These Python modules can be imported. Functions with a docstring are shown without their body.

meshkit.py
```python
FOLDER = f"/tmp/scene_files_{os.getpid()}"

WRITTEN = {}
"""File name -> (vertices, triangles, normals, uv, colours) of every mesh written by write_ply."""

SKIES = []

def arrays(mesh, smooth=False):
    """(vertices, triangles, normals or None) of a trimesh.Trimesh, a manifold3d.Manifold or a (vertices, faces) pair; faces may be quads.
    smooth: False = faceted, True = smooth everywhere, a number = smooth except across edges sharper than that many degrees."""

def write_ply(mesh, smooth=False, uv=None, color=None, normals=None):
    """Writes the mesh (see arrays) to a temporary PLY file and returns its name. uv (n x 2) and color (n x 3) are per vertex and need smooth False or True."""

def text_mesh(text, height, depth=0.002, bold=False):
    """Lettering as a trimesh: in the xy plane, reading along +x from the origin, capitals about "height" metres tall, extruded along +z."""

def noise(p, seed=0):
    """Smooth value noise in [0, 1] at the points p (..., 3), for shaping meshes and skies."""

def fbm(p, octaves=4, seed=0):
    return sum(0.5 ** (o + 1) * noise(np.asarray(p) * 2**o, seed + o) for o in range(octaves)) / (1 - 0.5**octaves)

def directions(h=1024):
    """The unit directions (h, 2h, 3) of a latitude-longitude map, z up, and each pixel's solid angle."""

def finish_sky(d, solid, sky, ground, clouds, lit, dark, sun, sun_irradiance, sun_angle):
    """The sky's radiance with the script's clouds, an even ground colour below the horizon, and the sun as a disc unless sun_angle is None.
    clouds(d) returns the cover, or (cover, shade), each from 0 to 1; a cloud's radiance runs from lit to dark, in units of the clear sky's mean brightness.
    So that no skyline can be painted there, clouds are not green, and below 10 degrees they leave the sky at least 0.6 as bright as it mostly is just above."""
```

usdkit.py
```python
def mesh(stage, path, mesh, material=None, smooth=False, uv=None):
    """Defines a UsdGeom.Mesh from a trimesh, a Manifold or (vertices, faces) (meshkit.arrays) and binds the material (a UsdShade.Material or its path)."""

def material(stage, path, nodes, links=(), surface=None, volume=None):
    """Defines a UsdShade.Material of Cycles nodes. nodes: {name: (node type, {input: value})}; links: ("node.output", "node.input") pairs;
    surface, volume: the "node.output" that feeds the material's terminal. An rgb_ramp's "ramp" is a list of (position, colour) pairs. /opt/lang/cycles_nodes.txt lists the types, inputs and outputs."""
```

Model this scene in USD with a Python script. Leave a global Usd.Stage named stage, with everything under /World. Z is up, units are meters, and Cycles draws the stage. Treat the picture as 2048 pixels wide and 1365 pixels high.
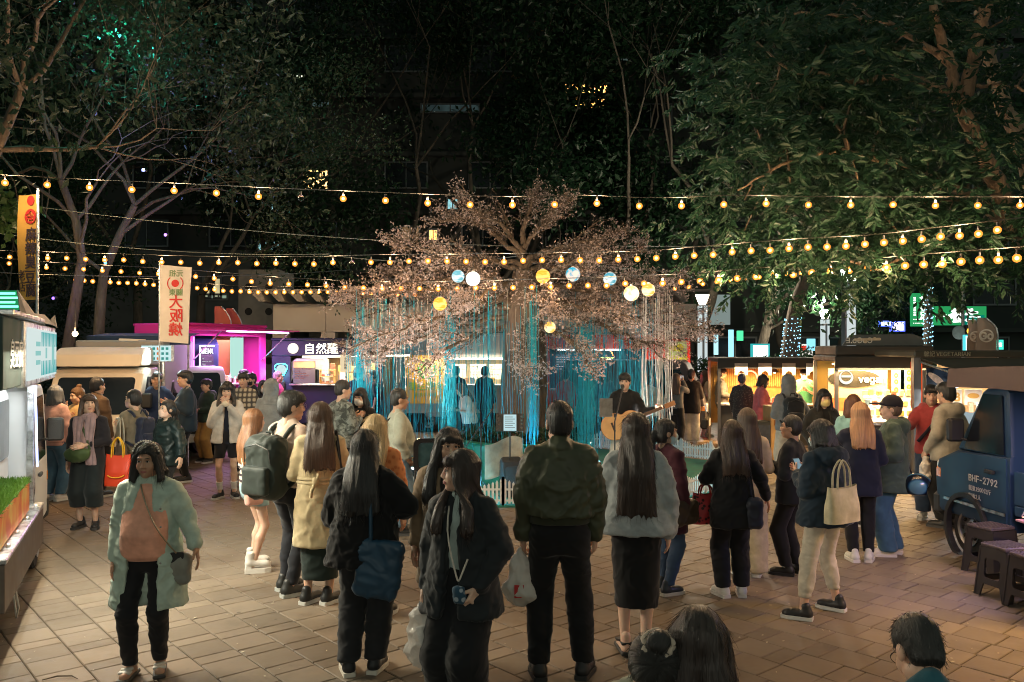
import math, random, glob
import numpy as np, trimesh, shapely, usdkit, meshkit
from shapely import affinity
from pxr import Gf, Sdf, Usd, UsdGeom, UsdLux, UsdShade, Vt
random.seed(7)
RNG = np.random.default_rng(7)
stage = Usd.Stage.CreateInMemory()
UsdGeom.SetStageUpAxis(stage, 'Z'); UsdGeom.SetStageMetersPerUnit(stage, 1.0)
WORLD = UsdGeom.Xform.Define(stage, '/World')
UsdGeom.Scope.Define(stage, '/World/Looks')
# ---------------------------------------------------------------- camera, sky, exposure
EYE, FPX, HOR = 2.13, 1680.0, 700.0
cam = UsdGeom.Camera.Define(stage, '/World/camera')
cam.CreateHorizontalApertureAttr(36.0); cam.CreateVerticalApertureAttr(36.0 * 682 / 1024)
cam.CreateFocalLengthAttr(36.0 * FPX / 2048)
cam.CreateClippingRangeAttr(Gf.Vec2f(0.05, 2000))
cam.CreateExposureAttr(0.0)
cam.CreateFStopAttr(0.0)
cam.AddTranslateOp().Set((0, 0, EYE)); cam.AddRotateXOp().Set(90 + math.degrees(math.atan((HOR - 682.5) / FPX)))
dome = UsdLux.DomeLight.Define(stage, '/World/sky')
# the glow of a lit city under a hazy night sky: the last of the blue from the sky texture and the haze lit from below
sky_m = usdkit.material(stage, '/World/Looks/night_sky', {
    'tc': ('texture_coordinate', {}), 'n': ('noise_texture', {'scale': 2.2, 'detail': 4}),
    'sky': ('sky_texture', {'sky_type': 'single_scattering', 'sun_disc': False, 'sun_elevation': math.radians(-3.0), 'sun_rotation': 2.6, 'aerosol_density': 2.0}),
    'r': ('rgb_ramp', {'ramp': [(0.3, (1.55, 2.0, 1.75)), (0.7, (1.95, 2.5, 2.15))]}),
    'm': ('mix', {'mix_type': 'mix', 'fac': 0.9}),
    'bg': ('background_shader', {'strength': 0.075})},
    [('tc.generated', 'n.vector'), ('n.fac', 'r.fac'), ('sky.color', 'm.color1'), ('r.color', 'm.color2'), ('m.color', 'bg.color')], surface='bg.background')
UsdShade.MaterialBindingAPI.Apply(dome.GetPrim()).Bind(sky_m)
dome.GetPrim().SetCustomDataByKey('kind', 'structure'); dome.GetPrim().SetCustomDataByKey('label', 'dark hazy night sky over the plaza')

# ---------------------------------------------------------------- naming, things, parts
_used = {}
def numbered(parent, name):
    k = (parent, name); n = _used.get(k, 0); _used[k] = n + 1
    return f'{parent}/{name}' if n == 0 else f'{parent}/{name}_{n:03d}'
def tag(p, label=None, cat=None, group=None, kind=None):
    p = p.GetPrim() if hasattr(p, 'GetPrim') else p
    for k, v in (('label', label), ('category', cat), ('group', group), ('kind', kind)):
        if v: p.SetCustomDataByKey(k, v)
    return p
def thing(name, label, cat, loc=(0, 0, 0), yaw=0.0, group=None, kind=None, scale=None):
    x = UsdGeom.Xform.Define(stage, numbered('/World', name))
    x.AddTranslateOp().Set(Gf.Vec3d(*map(float, loc)))
    if yaw: x.AddRotateZOp().Set(float(yaw))
    if scale: x.AddScaleOp().Set(Gf.Vec3f(*([scale] * 3)))
    return tag(x, label, cat, group, kind)
def path_of(p): return '/World' if p is None else str(p.GetPath())
def part(parent, name, mesh, mat, smooth=False, label=None, kind=None, uv=None):
    if isinstance(mesh, MB): mesh = mesh.get()
    m = usdkit.mesh(stage, numbered(path_of(parent), name), mesh, mat, smooth, uv)
    return tag(m, label, kind=kind)
def obj(name, mesh, mat, label, cat=None, kind=None, smooth=False, group=None, loc=None):
    if isinstance(mesh, MB): mesh = mesh.get()
    m = usdkit.mesh(stage, numbered('/World', name), mesh, mat, smooth)
    if loc is not None: UsdGeom.Xformable(m).AddTranslateOp().Set(Gf.Vec3d(*map(float, loc)))
    return tag(m, label, cat, group, kind)
def copy_of(src, name, label, cat, loc, yaw=0, group=None, scale=None):
    x = UsdGeom.Xform.Define(stage, numbered('/World', name))
    x.GetPrim().GetReferences().AddInternalReference(src)
    x.GetPrim().SetInstanceable(True)
    x.ClearXformOpOrder()
    x.AddTranslateOp(opSuffix='here').Set(Gf.Vec3d(*map(float, loc))); x.AddRotateZOp(opSuffix='here').Set(float(yaw))
    if scale: x.AddScaleOp(opSuffix='here').Set(Gf.Vec3f(*scale) if hasattr(scale, '__len__') else Gf.Vec3f(scale, scale, scale))
    return tag(x, label, cat, group)
def px(x, y, Y): return np.array([(x - 1024) / FPX * Y, Y, EYE - (y - HOR) / FPX * Y])
def gx(x, Y): return (x - 1024) / FPX * Y
def R(deg):
    a = math.radians(deg); return np.array([[math.cos(a), -math.sin(a), 0], [math.sin(a), math.cos(a), 0], [0, 0, 1]])
def rot(axis, deg): return trimesh.transformations.rotation_matrix(math.radians(deg), axis)[:3, :3]

# ---------------------------------------------------------------- mesh builder
class MB:
    def __init__(s): s.v, s.f, s.n = [], [], 0
    def add(s, v, f):
        v = np.asarray(v, float).reshape(-1, 3); f = np.asarray(f, int)
        if f.shape[1] == 4: f = np.vstack([f[:, [0, 1, 2]], f[:, [0, 2, 3]]])
        s.v.append(v); s.f.append(f + s.n); s.n += len(v); return s
    def get(s): return np.vstack(s.v), np.vstack(s.f)
    def xf(s, M=None, t=(0, 0, 0)):
        v, f = s.get(); v = (v @ np.asarray(M).T if M is not None else v) + np.asarray(t); r = MB(); r.add(v, f); return r
    def join(s, o): v, f = o.get() if isinstance(o, MB) else o; return s.add(v, f)
    def box(s, c, d, r=0.0, M=None):
        c, d = np.asarray(c, float), np.asarray(d, float) / 2
        r = min(r, d.min() * .45)
        if r <= 0:
            sg = np.array([[-1, -1, -1], [1, -1, -1], [1, 1, -1], [-1, 1, -1], [-1, -1, 1], [1, -1, 1], [1, 1, 1], [-1, 1, 1]])
            v = sg * d; f = [[0, 3, 2, 1], [4, 5, 6, 7], [0, 1, 5, 4], [1, 2, 6, 5], [2, 3, 7, 6], [3, 0, 4, 7]]
            f = np.array(f)
        else:
            sg = np.array([[x, y, z] for x in (-1, 1) for y in (-1, 1) for z in (-1, 1)])
            pts = []
            for k in range(3):
                e = d - r; e = e.copy(); e[k] = d[k]; pts.append(sg * e)
            v = np.vstack(pts)
            hull = trimesh.convex.convex_hull(v); v, f = np.array(hull.vertices), np.array(hull.faces)
        if M is not None: v = v @ np.asarray(M).T
        return s.add(v + c, f)
    def b2(s, lo, hi, r=0.0, M=None):
        lo, hi = np.minimum(lo, hi), np.maximum(lo, hi); return s.box((lo + hi) / 2, hi - lo, r, M)
    def tube(s, P, r, n=6, cap=True):
        P = np.asarray(P, float); r = np.broadcast_to(np.asarray(r, float), (len(P),))
        t = np.gradient(P, axis=0); t /= np.linalg.norm(t, axis=1, keepdims=True) + 1e-12
        ref = np.array([0, 0, 1.]) if abs(t[:, 2]).mean() < .8 else np.array([0, 1., 0])
        a = np.cross(t, ref); a /= np.linalg.norm(a, axis=1, keepdims=True) + 1e-12; b = np.cross(t, a)
        an = np.arange(n) * 2 * np.pi / n
        v = P[:, None] + r[:, None, None] * (np.cos(an)[None, :, None] * a[:, None] + np.sin(an)[None, :, None] * b[:, None])
        i, j = np.meshgrid(np.arange(len(P) - 1), np.arange(n), indexing='ij')
        q = np.stack([i * n + j, (i + 1) * n + j, (i + 1) * n + (j + 1) % n, i * n + (j + 1) % n], -1).reshape(-1, 4)
        s.add(v.reshape(-1, 3), q)
        if cap:
            for k, fl in ((0, 1), (len(P) - 1, 0)):
                vv = np.vstack([v[k], P[k]]); ff = [[j, (j + 1) % n, n] if fl else [(j + 1) % n, j, n] for j in range(n)]
                s.add(vv, ff)
        return s
    def cyl(s, a, b, r, n=12, r2=None): return s.tube([a, b], [r, r if r2 is None else r2], n)
    def ball(s, c, r, sub=1):
        m = trimesh.creation.icosphere(sub); return s.add(np.array(m.vertices) * np.asarray(r) + np.asarray(c), np.array(m.faces))
    def prism(s, poly, d, M=None, t=(0, 0, 0)):
        """poly: shapely polygon or points in a plane (u, w), extruded by d; by default u=x, w=z, depth along +y"""
        if not hasattr(poly, 'geom_type'): poly = shapely.Polygon(poly)
        for g in getattr(poly, 'geoms', [poly]):
            if g.is_empty or g.area < 1e-9: continue
            m = trimesh.creation.extrude_polygon(g, d, engine='earcut'); v = np.array(m.vertices)
            v = np.stack([v[:, 0], -v[:, 2] + d, v[:, 1]], 1)
            if M is not None: v = v @ np.asarray(M).T
            s.add(v + np.asarray(t), np.array(m.faces))
        return s
    def lathe(s, prof, n=24, c=(0, 0, 0)):
        P = np.asarray(prof, float); an = np.arange(n) * 2 * np.pi / n
        v = np.stack([P[:, None, 0] * np.cos(an), P[:, None, 0] * np.sin(an), np.broadcast_to(P[:, None, 1], (len(P), n))], -1)
        i, j = np.meshgrid(np.arange(len(P) - 1), np.arange(n), indexing='ij')
        q = np.stack([i * n + j, i * n + (j + 1) % n, (i + 1) * n + (j + 1) % n, (i + 1) * n + j], -1).reshape(-1, 4)
        return s.add(v.reshape(-1, 3) + np.asarray(c), q)
    def grid(s, A):
        """A: (m, n, 3) points as an open sheet"""
        A = np.asarray(A, float); m, n = A.shape[:2]
        i, j = np.meshgrid(np.arange(m - 1), np.arange(n - 1), indexing='ij')
        q = np.stack([i * n + j, i * n + j + 1, (i + 1) * n + j + 1, (i + 1) * n + j], -1).reshape(-1, 4)
        return s.add(A.reshape(-1, 3), q)
    def sheet(s, A, th):
        """a sheet with thickness th along its own normals"""
        A = np.asarray(A, float); m, n = A.shape[:2]
        N = np.cross(np.gradient(A, axis=0), np.gradient(A, axis=1)); N /= np.linalg.norm(N, axis=-1, keepdims=True) + 1e-12
        B = A + N * th
        s.grid(A[:, ::-1]); s.grid(B)
        for e0, e1 in ((A[0], B[0]), (B[-1], A[-1]), (B[:, 0], A[:, 0]), (A[:, -1], B[:, -1])): s.grid(np.stack([e0, e1]))
        return s
def rrect(w, h, r, cx=0, cy=0): return shapely.box(cx - w / 2 + r, cy - h / 2 + r, cx + w / 2 - r, cy + h / 2 - r).buffer(r, quad_segs=4)
FONTS = {}
def glyphs(text, height, bold=0, cjk=True, vertical=False):
    """lettering as a shapely shape, left-bottom at the origin (vertical: a column hanging from the origin)"""
    from PIL import Image, ImageDraw, ImageFont
    if cjk not in FONTS:
        FONTS[cjk] = ImageFont.truetype(glob.glob('/opt/blender-*/*/datafiles/fonts/' + ('*CJK*' if cjk else 'Inter*'))[0], 64)
    if vertical:
        out = [affinity.translate(glyphs(c, height, bold, cjk), 0, -(i + 1) * height * 1.12) for i, c in enumerate(text)]
        return shapely.union_all(out)
    f = FONTS[cjk]
    x0, y0, x1, y1 = f.getbbox(text, anchor='ls', stroke_width=bold)
    im = Image.new('L', (x1 - x0 + 8, y1 - y0 + 8))
    ImageDraw.Draw(im).text((4 - x0, 4 - y0), text, 255, f, anchor='ls', stroke_width=bold)
    on = np.pad(np.asarray(im) > 110, ((0, 0), (1, 1))).astype(np.int8)
    rows, st = np.nonzero(np.diff(on, axis=1) == 1); en = np.nonzero(np.diff(on, axis=1) == -1)[1]
    sh = shapely.union_all(shapely.box(st, -rows - 1, en, -rows)).buffer(.6).buffer(-.6).simplify(.7)
    s = height / (56.0 if cjk else 47.0)
    x0, y0, x1, y1 = sh.bounds
    return affinity.affine_transform(sh, [s, 0, 0, s, -x0 * s, -y0 * s])
def centred(sh, cx=0, cy=0):
    x0, y0, x1, y1 = sh.bounds; return affinity.translate(sh, cx - (x0 + x1) / 2, cy - (y0 + y1) / 2)
def mirrored(sh): return affinity.scale(sh, -1, 1)

# ---------------------------------------------------------------- materials
_mats = {}
def mk(key, nodes, links, surface='p.BSDF', volume=None):
    key = ''.join(c if c.isalnum() else '_' for c in key)
    if key not in _mats: _mats[key] = usdkit.material(stage, '/World/Looks/' + key, nodes, links, surface=surface, volume=volume)
    return _mats[key]
def hexkey(c): return '_'.join(str(int(round(x * 1000))) for x in c)
def matte(col, rough=.7, var=.18, scale=6.0, bump=.15, metal=0.0, name='paint', spec=.5, coat=0.0, coord='object'):
    """plain surface with mottled tone and fine relief"""
    lo, hi = [x * (1 - var) for x in col], [min(1, x * (1 + var)) for x in col]
    return mk(f'{name}_{hexkey(col)}_{int(rough*100)}_{int(scale*10)}_{int(metal*10)}_{int(coat*10)}', {
        'tc': ('texture_coordinate', {}), 'n': ('noise_texture', {'scale': scale, 'detail': 6, 'roughness': .62}),
        'r': ('rgb_ramp', {'ramp': [(.3, lo), (.7, hi)]}), 'n2': ('noise_texture', {'scale': scale * 9, 'detail': 4}),
        'rr': ('map_range', {'from_min': .3, 'from_max': .7, 'to_min': max(.03, rough - .12), 'to_max': min(1, rough + .12)}),
        'b': ('bump', {'strength': bump, 'distance': .01}),
        'p': ('principled_bsdf', {'metallic': metal, 'specular_ior_level': spec, 'coat_weight': coat, 'coat_roughness': .08})},
        [(f'tc.{coord}', 'n.vector'), (f'tc.{coord}', 'n2.vector'), ('n.fac', 'r.fac'), ('n.fac', 'rr.value'), ('rr.result', 'p.roughness'), ('r.color', 'p.base_color'), ('n2.fac', 'b.height'), ('b.normal', 'p.normal')])
def emit(col, strength, name='glow'):
    return mk(f'{name}_{hexkey(col)}_{int(strength*100)}', {'e': ('emission', {'color': col, 'strength': strength})}, [], 'e.emission')
def metal(col=(.45, .45, .46), rough=.38): return matte(col, rough, .1, 8, .05, 1.0, 'metal')
def glassy(tint=(.02, .03, .035), name='dark_window'):
    return mk(f'{name}_{hexkey(tint)}', {'f': ('fresnel', {'IOR': 1.5}), 't': ('transparent_bsdf', {'color': tint}), 'g': ('glossy_bsdf', {'color': (.9, .9, .9), 'roughness': .02}), 'm': ('mix_closure', {})},
              [('f.fac', 'm.fac'), ('t.BSDF', 'm.closure1'), ('g.BSDF', 'm.closure2')], 'm.closure')
def cloth(col, pattern=None, rough=.85, bump=.28, name='cloth', sheen=.15, scale=9.0, col2=None, spec=.25):
    """woven cloth: tone varies, small creases and weave in relief"""
    nodes = {'tc': ('texture_coordinate', {}), 'n': ('noise_texture', {'scale': scale, 'detail': 5, 'roughness': .6}),
             'mp': ('mapping', {'scale': (1, 1, .45)}), 'w': ('noise_texture', {'type': 'ridged_multifractal', 'scale': 7, 'detail': 3, 'roughness': .45, 'distortion': .5, 'use_normalize': True}), 'w2': ('noise_texture', {'scale': 220, 'detail': 2}),
             'ad': ('math', {'math_type': 'multiply_add', 'value2': .12}), 'b': ('bump', {'strength': bump, 'distance': .02}),
             'p': ('principled_bsdf', {'roughness': rough, 'sheen_weight': sheen, 'sheen_roughness': .5, 'specular_ior_level': spec})}
    links = [('tc.object', 'n.vector'), ('tc.object', 'mp.vector'), ('mp.vector', 'w.vector'), ('tc.object', 'w2.vector'), ('w2.fac', 'ad.value1'), ('w.fac', 'ad.value3'), ('ad.value', 'b.height'), ('b.normal', 'p.normal')]
    lo, hi = [x * .78 for x in col], [min(1, x * 1.2) for x in col]
    c2 = col2 or (.03, .03, .035)
    if pattern == 'stripe':
        nodes['wv'] = ('wave_texture', {'bands_direction': 'z', 'scale': 5.6, 'distortion': .3, 'detail': 1}); nodes['r'] = ('rgb_ramp', {'ramp': [(.62, col), (.66, c2)]})
        links += [('tc.object', 'wv.vector'), ('wv.fac', 'r.fac'), ('r.color', 'p.base_color')]
    elif pattern == 'camo':
        nodes['v'] = ('noise_texture', {'scale': 16, 'detail': 2, 'distortion': .8}); nodes['r'] = ('rgb_ramp', {'ramp': [(0, c2), (.43, c2), (.45, col), (.55, col), (.57, [min(1, x * 1.9) for x in col])], 'interpolate': False})
        links += [('tc.object', 'v.vector'), ('v.fac', 'r.fac'), ('r.color', 'p.base_color')]
    elif pattern == 'plaid':
        nodes.update({'sx': ('wave_texture', {'bands_direction': 'x', 'scale': 4.2}), 'sz': ('wave_texture', {'bands_direction': 'z', 'scale': 3.6}), 'm': ('math', {'math_type': 'multiply'}), 'r': ('rgb_ramp', {'ramp': [(.0, c2), (.25, [x * .6 for x in col]), (.5, col), (1, col)]})})
        links += [('tc.object', 'sx.vector'), ('tc.object', 'sz.vector'), ('sx.fac', 'm.value1'), ('sz.fac', 'm.value2'), ('m.value', 'r.fac'), ('r.color', 'p.base_color')]
    elif pattern == 'floral':
        nodes['v'] = ('voronoi_texture', {'scale': 26, 'randomness': 1}); nodes['r'] = ('rgb_ramp', {'ramp': [(0, c2), (.28, c2), (.4, col), (1, hi)]})
        links += [('tc.object', 'v.vector'), ('v.distance', 'r.fac'), ('r.color', 'p.base_color')]
    else:
        nodes['r'] = ('rgb_ramp', {'ramp': [(.3, lo), (.7, hi)]}); links += [('n.fac', 'r.fac'), ('r.color', 'p.base_color')]
    return mk(f'{name}_{pattern or "plain"}_{hexkey(col)}_{int(rough*100)}_{int(bump*100)}', nodes, links)
def skin(col):
    return mk('skin_' + hexkey(col), {'tc': ('texture_coordinate', {}), 'n': ('noise_texture', {'scale': 18, 'detail': 4}),
        'r': ('rgb_ramp', {'ramp': [(.3, [col[0] * .9, col[1] * .82, col[2] * .78]), (.7, [min(1, x * 1.07) for x in col])]}),
        'n2': ('noise_texture', {'scale': 260, 'detail': 2}), 'b': ('bump', {'strength': .12, 'distance': .004}),
        'p': ('principled_bsdf', {'roughness': .5, 'subsurface_weight': .12, 'subsurface_scale': .006, 'specular_ior_level': .4})},
        [('tc.object', 'n.vector'), ('n.fac', 'r.fac'), ('r.color', 'p.base_color'), ('tc.object', 'n2.vector'), ('n2.fac', 'b.height'), ('b.normal', 'p.normal')])
def hairm(col):
    hi = [min(1, x * 1.9 + .004) for x in col]
    return mk('hair_' + hexkey(col), {'tc': ('texture_coordinate', {}), 'mp': ('mapping', {'scale': (22, 6, 1)}), 'n': ('noise_texture', {'scale': 1, 'detail': 5, 'roughness': .65, 'distortion': .2}),
        'r': ('rgb_ramp', {'ramp': [(.3, [x * .55 for x in col]), (.7, hi)]}), 'b': ('bump', {'strength': .75, 'distance': .012}),
        'p': ('principled_bsdf', {'roughness': .42, 'specular_ior_level': .55, 'anisotropic': .5})},
        [('tc.UV', 'mp.vector'), ('mp.vector', 'n.vector'), ('n.fac', 'r.fac'), ('r.color', 'p.base_color'), ('n.fac', 'b.height'), ('b.normal', 'p.normal')])
def lamp(kind, pos, power, col, size=.05, yaw=0, pitch=0, h=None, parent=None):
    """a light, of a built lamp or of one out of view. pitch 0 shines down, 90 shines along +y before yaw"""
    L = {'sphere': UsdLux.SphereLight, 'rect': UsdLux.RectLight, 'disk': UsdLux.DiskLight}[kind].Define(stage, numbered(path_of(parent), 'lamp_light'))
    L.CreateNormalizeAttr(True); L.CreateIntensityAttr(float(power)); L.CreateColorAttr(Gf.Vec3f(*col))
    if kind == 'rect': L.CreateWidthAttr(float(size)); L.CreateHeightAttr(float(h or size))
    else: L.CreateRadiusAttr(float(size))
    L.AddTranslateOp().Set(Gf.Vec3d(*map(float, pos)))
    if yaw: L.AddRotateZOp().Set(float(yaw))
    if pitch: L.AddRotateXOp().Set(float(pitch))
    return L
BLACK = (.012, .012, .014)
# ---------------------------------------------------------------- smooth bodies: distance fields on a grid, drawn with surface nets
class Field:
    def __init__(s, lo, hi, h):
        s.h, s.lo = h, np.asarray(lo, float)
        n = np.ceil((np.asarray(hi, float) - s.lo) / h).astype(int) + 1
        s.ax = [s.lo[k] + h * np.arange(n[k]) for k in range(3)]
        s.v = np.full(n, 9.0, np.float32)
    def _sl(s, lo, hi):
        o = []
        for k in range(3):
            i0 = max(0, int((lo[k] - s.lo[k]) / s.h)); i1 = min(len(s.ax[k]), int((hi[k] - s.lo[k]) / s.h) + 2)
            if i1 <= i0: return None, None
            o.append(slice(i0, i1))
        X = s.ax[0][o[0]][:, None, None]; Y = s.ax[1][o[1]][None, :, None]; Z = s.ax[2][o[2]][None, None, :]
        return tuple(o), (X, Y, Z)
    def put(s, fn, lo, hi, k=.02, op='u'):
        sl, P = s._sl(np.asarray(lo) - k - 2.5 * s.h, np.asarray(hi) + k + 2.5 * s.h)
        if sl is None: return s
        d = fn(*P).astype(np.float32); c = s.v[sl]
        if op == 'u':
            h = np.clip(.5 + .5 * (c - d) / k, 0, 1); c = c * (1 - h) + d * h - k * h * (1 - h)
        elif op == 's':      # take d away
            h = np.clip(.5 - .5 * (c + d) / k, 0, 1); c = c * (1 - h) - d * h + k * h * (1 - h)
        s.v[sl] = c; return s
    def cone(s, a, b, ra, rb, k=.02, op='u', flat=1.0):
        a, b = np.asarray(a, float), np.asarray(b, float); ab = b - a; L = max(ab @ ab, 1e-9)
        def fn(X, Y, Z):
            t = np.clip(((X - a[0]) * ab[0] + (Y - a[1]) * ab[1] + (Z - a[2]) * ab[2]) / L, 0, 1)
            return np.sqrt((X - a[0] - t * ab[0]) ** 2 + ((Y - a[1] - t * ab[1]) / flat) ** 2 + (Z - a[2] - t * ab[2]) ** 2) - (ra + (rb - ra) * t)
        r = max(ra, rb); return s.put(fn, np.minimum(a, b) - r, np.maximum(a, b) + r, k, op)
    def ell(s, c, r, k=.02, op='u', M=None):
        c, r = np.asarray(c, float), np.asarray(r, float)
        def fn(X, Y, Z):
            x, y, z = X - c[0], Y - c[1], Z - c[2]
            if M is not None: x, y, z = (M[0][i] * x + M[1][i] * y + M[2][i] * z for i in range(3))
            q = np.sqrt((x / r[0]) ** 2 + (y / r[1]) ** 2 + (z / r[2]) ** 2); g = np.sqrt((x / r[0] ** 2) ** 2 + (y / r[1] ** 2) ** 2 + (z / r[2] ** 2) ** 2) + 1e-9
            return q * (q - 1) / g
        m = r if M is None else np.full(3, r.max()); return s.put(fn, c - m, c + m, k, op)
    def box(s, c, d, r=.01, k=.01, op='u', M=None):
        c, d = np.asarray(c, float), np.asarray(d, float) / 2 - r
        def fn(X, Y, Z):
            x, y, z = X - c[0], Y - c[1], Z - c[2]
            if M is not None: x, y, z = (M[0][i] * x + M[1][i] * y + M[2][i] * z for i in range(3))
            x, y, z = np.abs(x) - d[0], np.abs(y) - d[1], np.abs(z) - d[2]
            return np.sqrt(np.maximum(x, 0) ** 2 + np.maximum(y, 0) ** 2 + np.maximum(z, 0) ** 2) + np.minimum(np.maximum(np.maximum(x, y), z), 0) - r
        m = d + r if M is None else np.full(3, np.linalg.norm(d) + r); return s.put(fn, c - m, c + m, k, op)
    def loft(s, prof, k=.03, op='u', p=2.3, hem=True):
        """prof rows: z, rx, ry, cx, cy from low to high"""
        P = np.asarray(prof, float)
        def fn(X, Y, Z):
            rx, ry, cx, cy = (np.interp(Z, P[:, 0], P[:, i]) for i in (1, 2, 3, 4))
            q = (np.abs((X - cx) / rx) ** p + np.abs((Y - cy) / ry) ** p) ** (1 / p)
            d = (q - 1) * np.minimum(rx, ry); return np.maximum(np.maximum(d, P[0, 0] - Z), Z - P[-1, 0])
        lo = [(P[:, 3] - P[:, 1]).min(), (P[:, 4] - P[:, 2]).min(), P[0, 0]]; hi = [(P[:, 3] + P[:, 1]).max(), (P[:, 4] + P[:, 2]).max(), P[-1, 0]]
        return s.put(fn, lo, hi, k, op)
    def clip(s, n, c, r=None):
        """keep only where n.p <= c"""
        X, Y, Z = s.ax[0][:, None, None], s.ax[1][None, :, None], s.ax[2][None, None, :]
        s.v = np.maximum(s.v, (n[0] * X + n[1] * Y + n[2] * Z - c).astype(np.float32)); return s
    def shifted(s, by):
        o = object.__new__(Field); o.h, o.lo, o.ax = s.h, s.lo, s.ax; o.v = s.v - by; return o
    def mesh(s):
        v = s.v.copy(); v[[0, -1]] = np.maximum(v[[0, -1]], 1e-3); v[:, [0, -1]] = np.maximum(v[:, [0, -1]], 1e-3); v[:, :, [0, -1]] = np.maximum(v[:, :, [0, -1]], 1e-3)
        ins = v < 0
        c = [ins[i:ins.shape[0] - 1 + i, j:ins.shape[1] - 1 + j, k:ins.shape[2] - 1 + k] for i in (0, 1) for j in (0, 1) for k in (0, 1)]
        sm = sum(x.astype(np.int8) for x in c); mixed = (sm > 0) & (sm < 8)
        I = np.argwhere(mixed)
        if not len(I): return np.zeros((0, 3)), np.zeros((0, 3), int)
        idx = np.full(mixed.shape, -1, np.int64); idx[tuple(I.T)] = np.arange(len(I))
        acc, cnt = np.zeros((len(I), 3)), np.zeros(len(I))
        corner = {o: v[tuple((I + o).T)].astype(float) for o in [(i, j, k) for i in (0, 1) for j in (0, 1) for k in (0, 1)]}
        for a in corner:
            for ax in range(3):
                if a[ax]: continue
                b = list(a); b[ax] = 1; b = tuple(b); va, vb = corner[a], corner[b]; m = (va < 0) != (vb < 0)
                t = np.where(m, va / np.where(va == vb, 1, va - vb), 0); p = np.zeros((len(I), 3)) + a; p[:, ax] += t
                acc[m] += p[m]; cnt += m
        V = (I + acc / cnt[:, None]) * s.h + s.lo
        F = []
        for ax in range(3):
            u, w = (ax + 1) % 3, (ax + 2) % 3
            sl0 = [slice(None)] * 3; sl1 = [slice(None)] * 3; sl0[ax] = slice(0, -1); sl1[ax] = slice(1, None)
            A, B = ins[tuple(sl0)], ins[tuple(sl1)]; E = np.argwhere(A != B)
            E = E[(E[:, u] > 0) & (E[:, w] > 0) & (E[:, u] < ins.shape[u] - 1) & (E[:, w] < ins.shape[w] - 1)]
            fl = A[tuple(E.T)]
            q = []
            for du, dw in ((1, 1), (0, 1), (0, 0), (1, 0)):
                e = E.copy(); e[:, u] -= du; e[:, w] -= dw; q.append(idx[tuple(e.T)])
            q = np.stack(q, 1); q[~fl] = q[~fl][:, ::-1]; F.append(q)
        F = np.vstack(F); return V, np.vstack([F[:, [0, 1, 2]], F[:, [0, 2, 3]]])
def vnormals(V, F):
    n = np.zeros_like(V); fn = np.cross(V[F[:, 1]] - V[F[:, 0]], V[F[:, 2]] - V[F[:, 0]])
    for k in range(3): np.add.at(n, F[:, k], fn)
    return n / (np.linalg.norm(n, axis=1, keepdims=True) + 1e-12)
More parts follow.
